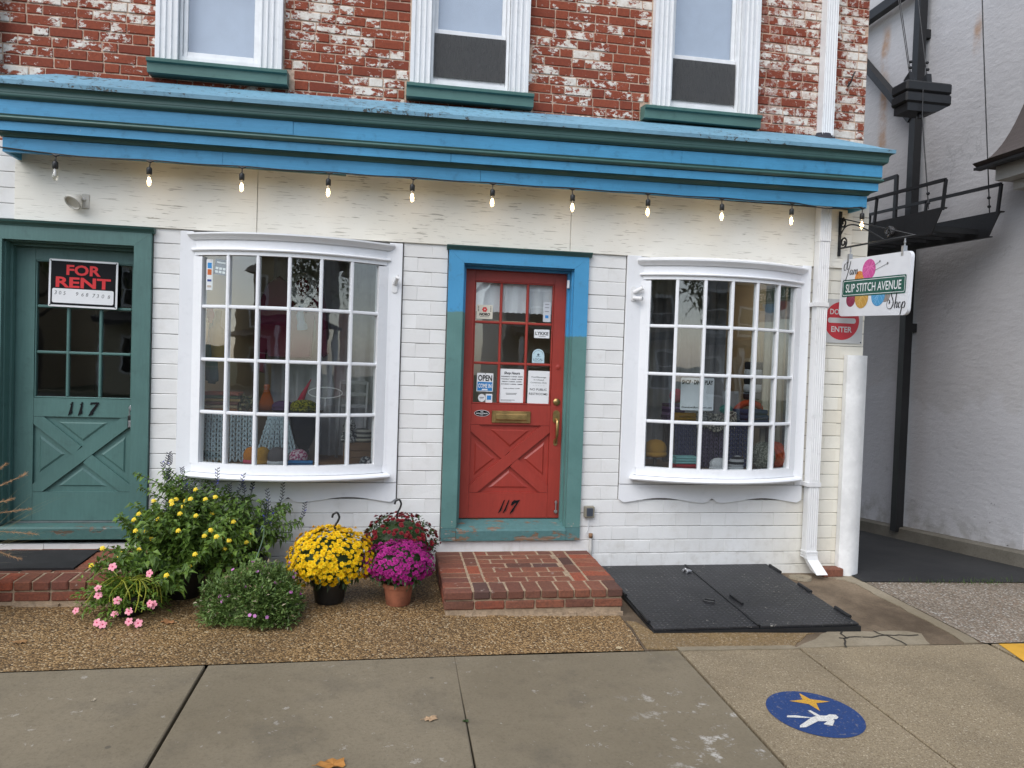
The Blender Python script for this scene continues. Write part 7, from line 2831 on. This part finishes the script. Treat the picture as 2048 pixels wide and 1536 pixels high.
# tall blue salvia against the wall
SA = thing('blue_salvia', 'tall loose blue salvia with dark flower spikes against the white wall', 'potted plant', (-2.05, -0.30, gz(-2.05, -0.3)))
pot(SA, -2.05, -0.30, 0.14, 0.20, MAT['black'])
q, qs, qk, qb = MB(), MB(), MB(), MB()
for i in range(95):
    ex = rs.uniform(-2.86, -1.66)
    hi = {0: 0.62, 1: 0.50, 2: 0.42, 3: 0.36}[min(3, int((ex + 2.86) / 0.30))] if rs.random() < 0.6 else rs.uniform(0.10, 0.38)
    if i < 7:
        ex, hi = rs.uniform(-2.72, -2.45), rs.uniform(0.42, 0.60)
    base = Vector((-2.05 + rs.uniform(-0.1, 0.1), -0.30 + rs.uniform(-0.06, 0.06), gz(-2.05, -0.3) + 0.17))
    end = Vector((ex, rs.uniform(-0.50, -0.06), hi * rs.uniform(0.75, 1.0)))
    mid = base.lerp(end, 0.5) + Vector((rs.uniform(-0.06, 0.06), rs.uniform(-0.06, 0.03), 0.08))
    path = bez([base, mid, end], 6)
    qs.tube(path, 0.0032, 4, cap=False)
    L = (end - base).length
    n = int(L / 0.042)
    for k in range(1, n + 1):
        t = 0.25 + 0.75 * k / n
        p, dd = along(path, t)
        sd_ = dd.cross(Vector((rs.uniform(-1, 1), rs.uniform(-1, 1), rs.uniform(-1, 1)))).normalized()
        for sg in (-1, 1):
            sz = rs.uniform(0.046, 0.082) * (1.1 - 0.4 * t)
            leaf(q, p, sd_ * sg + dd * 0.3 + Vector((0, -0.1, 0.05)), sz, sz * rs.uniform(0.5, 0.64), rs, 0.35)
    if i % 4 == 0 or i < 4:
        dirv = (Vector((rs.uniform(-0.25, 0.35), -0.1, 1.0))).normalized()
        sl = rs.uniform(0.10, 0.20)
        sp_path = [end, end + dirv * sl * 0.5 + Vector((0.008, 0, 0)), end + dirv * sl]
        qs.tube(sp_path, [0.0022, 0.0018, 0.0012], 4, cap=False)
        for k in range(12):
            p, dd = along(sp_path, 0.25 + 0.75 * k / 12)
            sg = 1 if k % 2 else -1
            tgt = qb if rs.random() < 0.12 else qk
            tgt.tube([p, p + Vector((sg * 0.010, -0.003, 0.006)), p + Vector((sg * 0.016, -0.003, 0.014))], [0.0016, 0.0038, 0.002], 5)
stuff(q.build('foliage', m_leaf('salvia_leaf', (0.07, 0.145, 0.025), (0.21, 0.33, 0.065)), SA))
qs.build('stems', plain('dark_stem', (0.05, 0.06, 0.04), 0.7), SA)
stuff(qk.build('dark_calyxes', plain('black_blue_calyx', (0.012, 0.014, 0.045), 0.5), SA))
stuff(qb.build('blue_florets', plain('blue_floret', (0.05, 0.05, 0.38), 0.5), SA))

# low mound of purple calibrachoa
PU = thing('purple_calibrachoa', 'low green mound with tiny purple flowers on the pebble bed', 'potted plant', (-1.86, -1.0, gz(-1.86, -1.0)))
pot(PU, -1.86, -0.98, 0.13, 0.16, MAT['black'])
q, qp, qdry = MB(), MB(), MB()
cx, cy = -1.865, -0.985
gzc = gz(cx, cy)
lumps = [(rs.uniform(-0.85, 0.85), rs.uniform(-0.85, 0.85), rs.uniform(0.5, 1.0)) for _ in range(18)]
fpos = []
def mound_h(ux, uy):
    r2 = ux * ux + uy * uy
    h = 0.33 * max(0, 1 - r2) ** 0.62
    return h
cand = 0
while cand < 2700:
    az, sn = rs.random() * 2 * PI, rs.random() ** 1.0
    cs_ = math.sqrt(max(0, 1 - sn * sn))
    ux, uy = cs_ * math.cos(az), cs_ * math.sin(az)
    w = max(math.exp(-((ux - a) ** 2 + (uy - b) ** 2) / 0.06) * c for a, b, c in lumps)
    if uy > 0.6 or rs.random() > 0.16 + w:
        continue
    k = rs.uniform(0.70, 1.02) * (0.72 + 0.38 * w)
    x, y = cx + 0.375 * ux * k, cy + 0.30 * uy * k
    p = Vector((x, y, gz(x, y) + 0.012 + 0.335 * sn * k))
    out = Vector((ux, uy, 0.15 + sn))
    d = (out.normalized() + Vector((rs.uniform(-1, 1), rs.uniform(-1, 1), rs.uniform(-0.5, 1.0))) * 0.6).normalized()
    for k2 in range(5):                       # a little shoot with narrow leaves
        pp = p + d * (0.010 * k2)
        dl = (d + Vector((rs.uniform(-1, 1), rs.uniform(-1, 1), rs.uniform(-0.6, 1)))).normalized()
        sz = rs.uniform(0.022, 0.038)
        leaf(q if rs.random() > 0.05 else qdry, pp, dl, sz, sz * 0.36, rs, 0.15)
    if rs.random() < 0.011 and uy < 0.2:
        fpos.append((p + d * 0.045, d))
    cand += 1
q.ell((cx, cy, gzc + 0.03), (0.25, 0.18, 0.12), 20, 10)
stuff(q.build('foliage', m_leaf('calibrachoa_leaf', (0.07, 0.14, 0.032), (0.25, 0.36, 0.11)), PU))
for p, d in fpos:
    s = d.orthogonal().normalized()
    u = d.cross(s)
    ring0 = [p + (s * math.cos(a) + u * math.sin(a)) * 0.003 for a in (0, 1.26, 2.51, 3.77, 5.03)]
    ring1 = [p + d * 0.014 + (s * math.cos(a) + u * math.sin(a)) * 0.0125 for a in (0, 1.26, 2.51, 3.77, 5.03)]
    qp.add(ring0 + ring1, [(i, (i + 1) % 5, 5 + (i + 1) % 5, 5 + i) for i in range(5)] + [(5, 6, 7, 8, 9)])
stuff(qdry.build('withered_leaves', m_petal('withered_leaf', (0.22, 0.17, 0.09), (0.38, 0.33, 0.24)), PU))
stuff(qp.build('blossoms', m_petal('purple_petal', (0.36, 0.08, 0.30), (0.52, 0.24, 0.48)), PU))
q = MB()
q.tube(bez([(-1.93, -0.95, 0.02), (-1.88, -0.92, 0.14), (-1.852, -0.9, 0.24), (-1.846, -0.9, 0.30), (-1.858, -0.9, 0.325), (-1.868, -0.9, 0.30)], 6), 0.0035, 6)
q.build('hanger_hook', plain('green_wire', (0.10, 0.16, 0.12), 0.5), PU, True)

# pink vinca with chartreuse trailers
VI = thing('pink_vinca', 'low plant with pale pink five petal flowers at the left brick step', 'potted plant', (-2.69, -0.95, gz(-2.69, -0.95)))
pot(VI, -2.67, -0.92, 0.11, 0.13, MAT['black'])
q, qt = MB(), MB()
cx, cy = -2.685, -0.93
for i in range(170):
    a = rs.random() * 2 * PI
    el = rs.uniform(0.0, 1.2)
    d = Vector((math.cos(a) * math.cos(el) * 1.1, math.sin(a) * math.cos(el), math.sin(el)))
    path = stem_curve((cx + rs.uniform(-0.06, 0.06), cy + rs.uniform(-0.05, 0.05), gz(cx, cy) + 0.12), d, rs.uniform(0.14, 0.30), rs, 0.12, 0.2, 6)
    for k in range(7):
        p, dd = along(path, 0.25 + 0.75 * k / 6)
        sz = rs.uniform(0.03, 0.048)
        leaf(q, p, dd + Vector((rs.uniform(-1, 1), rs.uniform(-1, 1), rs.uniform(-0.2, 0.8))), sz, sz * 0.42, rs, 0.2)
        if p.z > gz(p.x, p.y) + 0.05 and rs.random() < 0.6:
            leaf(q, p, dd + Vector((rs.uniform(-1, 1), rs.uniform(-1, 1), rs.uniform(-0.2, 0.8))), sz, sz * 0.42, rs, 0.2)
stuff(q.build('foliage', m_leaf('vinca_leaf', (0.09, 0.17, 0.02), (0.19, 0.31, 0.05)), VI))
for i in range(26):
    a = rs.uniform(PI * 0.9, PI * 2.2)
    d = Vector((math.cos(a), math.sin(a) * 0.8, rs.uniform(0.3, 1.0)))
    qt.tube(stem_curve((cx + 0.04 + rs.uniform(-0.08, 0.08), cy + rs.uniform(-0.05, 0.05), gz(cx, cy) + 0.22), d, rs.uniform(0.16, 0.34), rs, 0.22, 0.35, 10), 0.0035, 5)
stuff(qt.build('trailing_stems', m_leaf('chartreuse_stem', (0.30, 0.34, 0.03), (0.42, 0.42, 0.05)), VI))
pk = [m_petal('pink_petal', (0.72, 0.22, 0.30), (0.78, 0.36, 0.42)), m_petal('pink_eye', (0.45, 0.02, 0.08), (0.5, 0.04, 0.1))]
FX = [(-2.955, -1.0, -0.185), (-2.80, -1.08, -0.02), (-2.79, -1.10, -0.06), (-2.745, -1.0, 0.09), (-2.66, -1.16, -0.075), (-2.68, -1.14, -0.165), (-2.77, -1.17, -0.205), (-2.735, -1.18, -0.215), (-2.585, -1.18, -0.20), (-2.535, -1.17, -0.215), (-2.485, -1.12, -0.11), (-2.47, -1.10, -0.125), (-2.52, -1.02, 0.05), (-2.59, -1.17, -0.14)]
for p in FX:
    p = Vector(p)
    q = MB()
    nn = Vector((rs.uniform(-0.4, 0.4), -0.75, 0.55 + rs.uniform(-0.3, 0.3))).normalized()
    s = nn.orthogonal().normalized()
    u = nn.cross(s)
    a0 = rs.random() * 6
    R_ = rs.uniform(0.021, 0.027)
    for k in range(5):
        a = a0 + 2 * PI * k / 5
        dr = s * math.cos(a) + u * math.sin(a)
        sd_ = u * math.cos(a) - s * math.sin(a)
        q.add([p, p + dr * R_ * 0.55 - sd_ * R_ * 0.42 + nn * 0.002, p + dr * R_ - sd_ * R_ * 0.28, p + dr * R_ * 1.03 + sd_ * R_ * 0.25, p + dr * R_ * 0.6 + sd_ * R_ * 0.44 + nn * 0.003], [(0, 1, 2, 3, 4)])
    q.add([p + nn * 0.003 + (s * math.cos(w) + u * math.sin(w)) * R_ * 0.2 for w in (0, 1.05, 2.1, 3.15, 4.2, 5.25)], [(0, 1, 2, 3, 4, 5)], 1)
    q.build('flower', pk, VI)

# ornamental grass at the left edge
GR = thing('fountain_grass', 'dry fountain grass with tan plumes at the left edge by the green door', 'potted plant', (-3.76, -0.95, gz(-3.76, -0.95)))
pot(GR, -3.76, -0.95, 0.15, 0.22, MAT['terracotta'])
q, qp = MB(), MB()
for i in range(150):
    a = rs.uniform(-1.2, 1.2) if rs.random() < 0.6 else rs.random() * 6.28
    L = rs.uniform(0.35, 0.80)
    el = rs.uniform(0.7, 1.45)
    d = Vector((math.cos(a) * math.cos(el), math.sin(a) * math.cos(el) * 0.7, math.sin(el)))
    path = stem_curve((-3.76 + rs.uniform(-0.07, 0.07), -0.95 + rs.uniform(-0.06, 0.06), gz(-3.76, -0.95) + 0.19), d, L, rs, 0.09, 0.06, 9)
    for k in range(len(path) - 1):
        t0, t1 = k / 9, (k + 1) / 9
        w0, w1 = 0.005 * (1 - t0) + 0.0006, 0.005 * (1 - t1) + 0.0006
        sd_ = (path[k + 1] - path[k]).cross(Vector((0, 0, 1)))
        sd_ = sd_.normalized() if sd_.length > 1e-5 else Vector((1, 0, 0))
        q.add([path[k] - sd_ * w0, path[k] + sd_ * w0, path[k + 1] + sd_ * w1, path[k + 1] - sd_ * w1], [(0, 1, 2, 3)])
stuff(q.build('blades', m_leaf('dry_blade', (0.16, 0.15, 0.06), (0.30, 0.24, 0.11)), GR))
for (ex, ez) in ((-3.30, 0.66), (-3.27, 0.44), (-3.24, 0.27), (-3.33, 0.52), (-3.36, 0.74), (-3.29, 0.14)):
    b0 = Vector((-3.76, -0.95, gz(-3.76, -0.95) + 0.2))
    e = Vector((ex, -0.95 + rs.uniform(-0.08, 0.08), ez))
    path = bez([b0, b0.lerp(e, 0.45) + Vector((-0.05, 0, 0.16)), e], 8)
    qp.tube(path, 0.0018, 4, cap=False)
    for k in range(90):
        p, dd = along(path, 0.72 + 0.28 * rs.random())
        dl = (dd * 0.8 + Vector((rs.uniform(-1, 1), rs.uniform(-1, 1), rs.uniform(-1, 1))) * 0.7).normalized() * 0.020
        qp.tube([p, p + dl], [0.0009, 0.0004], 3, cap=False)
stuff(qp.build('plumes', plain('tan_plume', (0.42, 0.25, 0.13), 0.9, var=0.2), GR))

# fallen leaves
def fallen(label, x, y, s, rot, c, seed):
    r_ = random.Random(seed)
    q = MB()
    n = 16
    rim = []
    for k in range(n):
        a = 2 * PI * k / n
        rr = s * (0.62 + 0.38 * abs(math.sin(a * 2.5))) * r_.uniform(0.8, 1.1)
        px_, py_ = math.cos(a) * rr * 1.5, math.sin(a) * rr
        rim.append((px_ * math.cos(rot) - py_ * math.sin(rot), px_ * math.sin(rot) + py_ * math.cos(rot), 0.004 + s * 0.35 * r_.random()))
    vs = [(x, y, gz(x, y) + 0.006)] + [(x + a, y + b, gz(x + a, y + b) + c_) for a, b, c_ in rim]
    q.add(vs, [(0, 1 + k, 1 + (k + 1) % n) for k in range(n)])
    q.tube([(x, y, gz(x, y) + 0.008), (x - s * 2 * math.cos(rot), y - s * 2 * math.sin(rot), gz(x, y) + 0.012)], 0.0015, 4)
    tag(q.build('fallen_leaf', plain('dry_leaf_%d' % seed, c, 0.8, var=0.25)), label, 'leaf', 'fallen leaves')
fallen('pale tan fallen leaf on the middle sidewalk slab', -0.805, -2.37, 0.028, 0.3, (0.36, 0.24, 0.14), 1)
fallen('orange fallen leaf at the front edge of the sidewalk', -1.25, -2.74, 0.045, 0.1, (0.34, 0.15, 0.03), 2)
fallen('brown fallen leaf in front of the pink flowers', -2.385, -1.09, 0.034, 2.7, (0.28, 0.13, 0.05), 3)
fallen('brown fallen leaf on the pebble bed at the far left', -3.10, -1.38, 0.028, 0.2, (0.24, 0.13, 0.05), 4)
fallen('small pale fallen leaf on the leftmost sidewalk slab', -2.45, -2.1, 0.010, 1.0, (0.4, 0.34, 0.25), 5)
fallen('small tan fallen leaf at the sidewalk edge below the brick step', 0.42, -1.56, 0.020, 0.6, (0.42, 0.33, 0.20), 6)
# weeds: grass tuft by the alley, sprig in the sidewalk joint
q = MB()
for i in range(160):
    x, y = rs.gauss(4.15, 0.35), rs.gauss(-0.25, 0.035)
    h = rs.uniform(0.015, 0.05)
    dx, dy = rs.uniform(-0.02, 0.02), rs.uniform(-0.02, 0.02)
    z = gz(x, y) + 0.004
    q.add([(x - 0.003, y, z), (x + 0.003, y, z), (x + dx, y + dy, z + h)], [(0, 1, 2)])
gw = q.build('alley_weeds', m_leaf('weed_blade', (0.05, 0.09, 0.02), (0.10, 0.16, 0.04)))
stuff(gw, 'thin green weeds at the edge of the alley asphalt')
q = MB()
for i in range(14):
    a = rs.random() * 6.28
    leaf(q, (-0.635, -2.40, gz(-0.635, -2.4)), (math.cos(a), math.sin(a), 0.6), 0.022, 0.010, rs)
tag(q.build('joint_weed', MAT['mumleaf']), 'small dark weed growing in the sidewalk joint', 'weed')

# ------------------------------------------------------------------ across the street (seen in the window glass)
def house(label, x0, x1, y, depth, eave, ridge, wallm, roofm, gable=False):
    """house facing +y at y; windows with panes, porch roof"""
    H_ = thing('street_house', label, 'house', ((x0 + x1) / 2, y - depth / 2, -0.5), 'houses across the street')
    zb = -0.7 - 0.02 * x0
    q = MB()
    q.box(x0, x1, y - depth, y, zb - 0.6, eave)
    if gable:
        q.py([(x0, eave), (x1, eave), ((x0 + x1) / 2, ridge)], y - depth + 0.01, y)
    q.build('wall', wallm, H_)
    q = MB()
    if gable:
        xm = (x0 + x1) / 2
        q.py([(x0 - 0.4, eave - 0.15), (xm, ridge + 0.1), (x1 + 0.4, eave - 0.15), (x1 + 0.4, eave + 0.1), (xm, ridge + 0.4), (x0 - 0.4, eave + 0.1)], y - depth - 0.3, y + 0.35)
    else:
        q.px([(y + 0.45, eave), (y - depth - 0.45, eave), (y - depth / 2, ridge)], x0 - 0.35, x1 + 0.35)
    rf_ = q.build('roof', roofm, H_)
    q = MB()
    q.box((x0 + x1) / 2 + 1.0, (x0 + x1) / 2 + 1.7, y - depth / 2 - 0.4, y - depth / 2 + 0.4, eave, ridge + 0.9)
    q.build('chimney', MAT['brick_far'], rf_)
    nwin = max(2, int((x1 - x0) / 2.4))
    for fl in range(2):
        z0 = 0.6 + fl * 2.9
        if z0 + 1.5 > eave:
            continue
        for i in range(nwin):
            c = x0 + (x1 - x0) * (i + 0.5) / nwin
            q = MB()
            q.box(c - 0.62, c + 0.62, y + 0.002, y + 0.06, z0 - 0.12, z0 + 1.62)
            w_ = q.build('window', MAT['vinyl'], H_)
            for k in range(2):
                q = MB()
                q.box(c - 0.48, c + 0.48, y + 0.061, y + 0.07, z0 + k * 0.77, z0 + 0.70 + k * 0.77)
                q.build('pane', MAT['darkpane'], w_)
    q = MB()
    q.px([(y + 0.061, 2.95), (y + 2.0, 2.65), (y + 2.0, 2.8), (y + 0.061, 3.2)], x0 + 0.2, x1 - 0.2)
    q.build('porch_roof', roofm, H_)
    for i in range(4):
        q = MB()
        c = x0 + 0.5 + (x1 - x0 - 1.0) * i / 3
        q.box(c - 0.08, c + 0.08, y + 1.75, y + 1.91, zb, 2.66)
        q.build('porch_post', MAT['vinyl'], H_)
    return H_


MAT['darkpane'] = plain('dark_pane', (0.02, 0.022, 0.025), 0.08)
slate = plain('slate_roof', (0.06, 0.058, 0.06), 0.8, var=0.2)
house('cream house with dark roof across the street behind the camera', -13.5, -5.5, -29.0, 8, 5.9, 8.6, plain('cream_siding', (0.50, 0.45, 0.33), 0.7), slate)
house('pale grey gabled house across the street behind the camera', 4.5, 11.5, -29.5, 9, 5.8, 9.6, plain('pale_siding', (0.42, 0.42, 0.42), 0.7), slate, True)
house('brick red house across the street behind the camera', 15.5, 24, -29.0, 8, 6.2, 9.0, plain('red_siding', (0.22, 0.09, 0.06), 0.7), slate)
house('tan house far to the left across the street', -25.5, -16.5, -29.5, 8, 6.0, 9.0, plain('tan_siding', (0.34, 0.28, 0.20), 0.7), slate)


def tree(label, x, y, h, r, seed):
    r_ = random.Random(seed)
    T = thing('street_tree', label, 'tree', (x, y, -0.6 - 0.02 * x), 'trees across the street')
    zb = -0.75 - 0.02 * x
    q = MB()
    q.tube(bez([(x, y, zb), (x + 0.1, y, zb + h * 0.25), (x - 0.1, y + 0.1, zb + h * 0.5), (x, y, zb + h * 0.8)], 4), [0.22 - 0.014 * i for i in range(13)], 8)
    limbs = []
    for i in range(9):
        a = 2 * PI * i / 9 + r_.uniform(-0.3, 0.3)
        z0 = zb + h * r_.uniform(0.28, 0.6)
        e = Vector((x + math.cos(a) * r * r_.uniform(0.5, 0.85), y + math.sin(a) * r * r_.uniform(0.5, 0.85), z0 + h * r_.uniform(0.15, 0.35)))
        q.tube([(x, y, z0), Vector((x, y, z0)).lerp(e, 0.5) + Vector((0, 0, 0.3)), e], [0.10, 0.06, 0.02], 6)
        limbs.append(e)
    q.build('trunk', MAT['bark'], T)
    q = MB()
    cen = [(e + Vector((r_.uniform(-0.8, 0.8), r_.uniform(-0.8, 0.8), r_.uniform(-0.3, 1.2))), r_.uniform(0.8, 1.6)) for e in limbs for _ in range(3)] + [(Vector((x + r_.uniform(-1, 1), y + r_.uniform(-1, 1), zb + h * r_.uniform(0.75, 0.98))), r_.uniform(0.8, 1.5)) for _ in range(8)]
    for c, rad in cen:
        for i in range(95):
            d = Vector((r_.gauss(0, 1), r_.gauss(0, 1), r_.gauss(0, 0.8))).normalized() * rad * r_.random() ** 0.4
            leaf(q, c + d, (r_.uniform(-1, 1), r_.uniform(-1, 1), r_.uniform(-1, 0.5)), r_.uniform(0.16, 0.30), r_.uniform(0.10, 0.18), r_)
    stuff(q.build('crown', MAT['treeleaf'], T))


MAT['bark'] = plain('grey_bark', (0.07, 0.055, 0.045), 0.9, var=0.3, bump=0.6, bs=12)
MAT['treeleaf'] = m_leaf('tree_leaf', (0.035, 0.055, 0.015), (0.08, 0.10, 0.03))
tree('broad leafy tree in front of the cream house across the street', -3.2, -25.8, 8.5, 3.2, 1)
tree('tall leafy tree between the houses across the street', 1.6, -28.0, 10.0, 3.4, 2)
tree('leafy tree beside the brick red house across the street', 13.2, -26.2, 9.0, 3.0, 3)
tree('leafy tree left of the cream house across the street', -15.0, -26.0, 9.5, 3.2, 4)

# the house adjoining on the left, just outside the picture
AJ = thing('adjoining_house', 'plain painted brick house adjoining the shop on the left', 'house', (-8.2, 2.0, -0.1))
q = MB()
q.box(-11.5, -4.76, 0.03, 4.5, -0.8, 6.2)
q.build('wall', plain('old_buff_brick_paint', (0.42, 0.36, 0.28), 0.85, var=0.1, bump=0.4, bs=30), AJ)
q = MB()
q.box(-11.6, -4.74, -0.12, 4.6, 6.201, 6.45)
q.build('roof_cornice', MAT['dgreen'], AJ)
for cx_w in (-10.2, -7.9, -6.0):
    for z0 in (0.7, 3.75):
        q = MB()
        q.box(cx_w - 0.5, cx_w + 0.5, -0.02, 0.028, z0 - 0.1, z0 + 1.6)
        w_ = q.build('window', MAT['white_old'], AJ)
        for k in range(2):
            q = MB()
            q.box(cx_w - 0.38, cx_w + 0.38, -0.028, -0.0205, z0 + k * 0.77, z0 + 0.70 + k * 0.77)
            q.build('pane', MAT['darkpane'], w_)
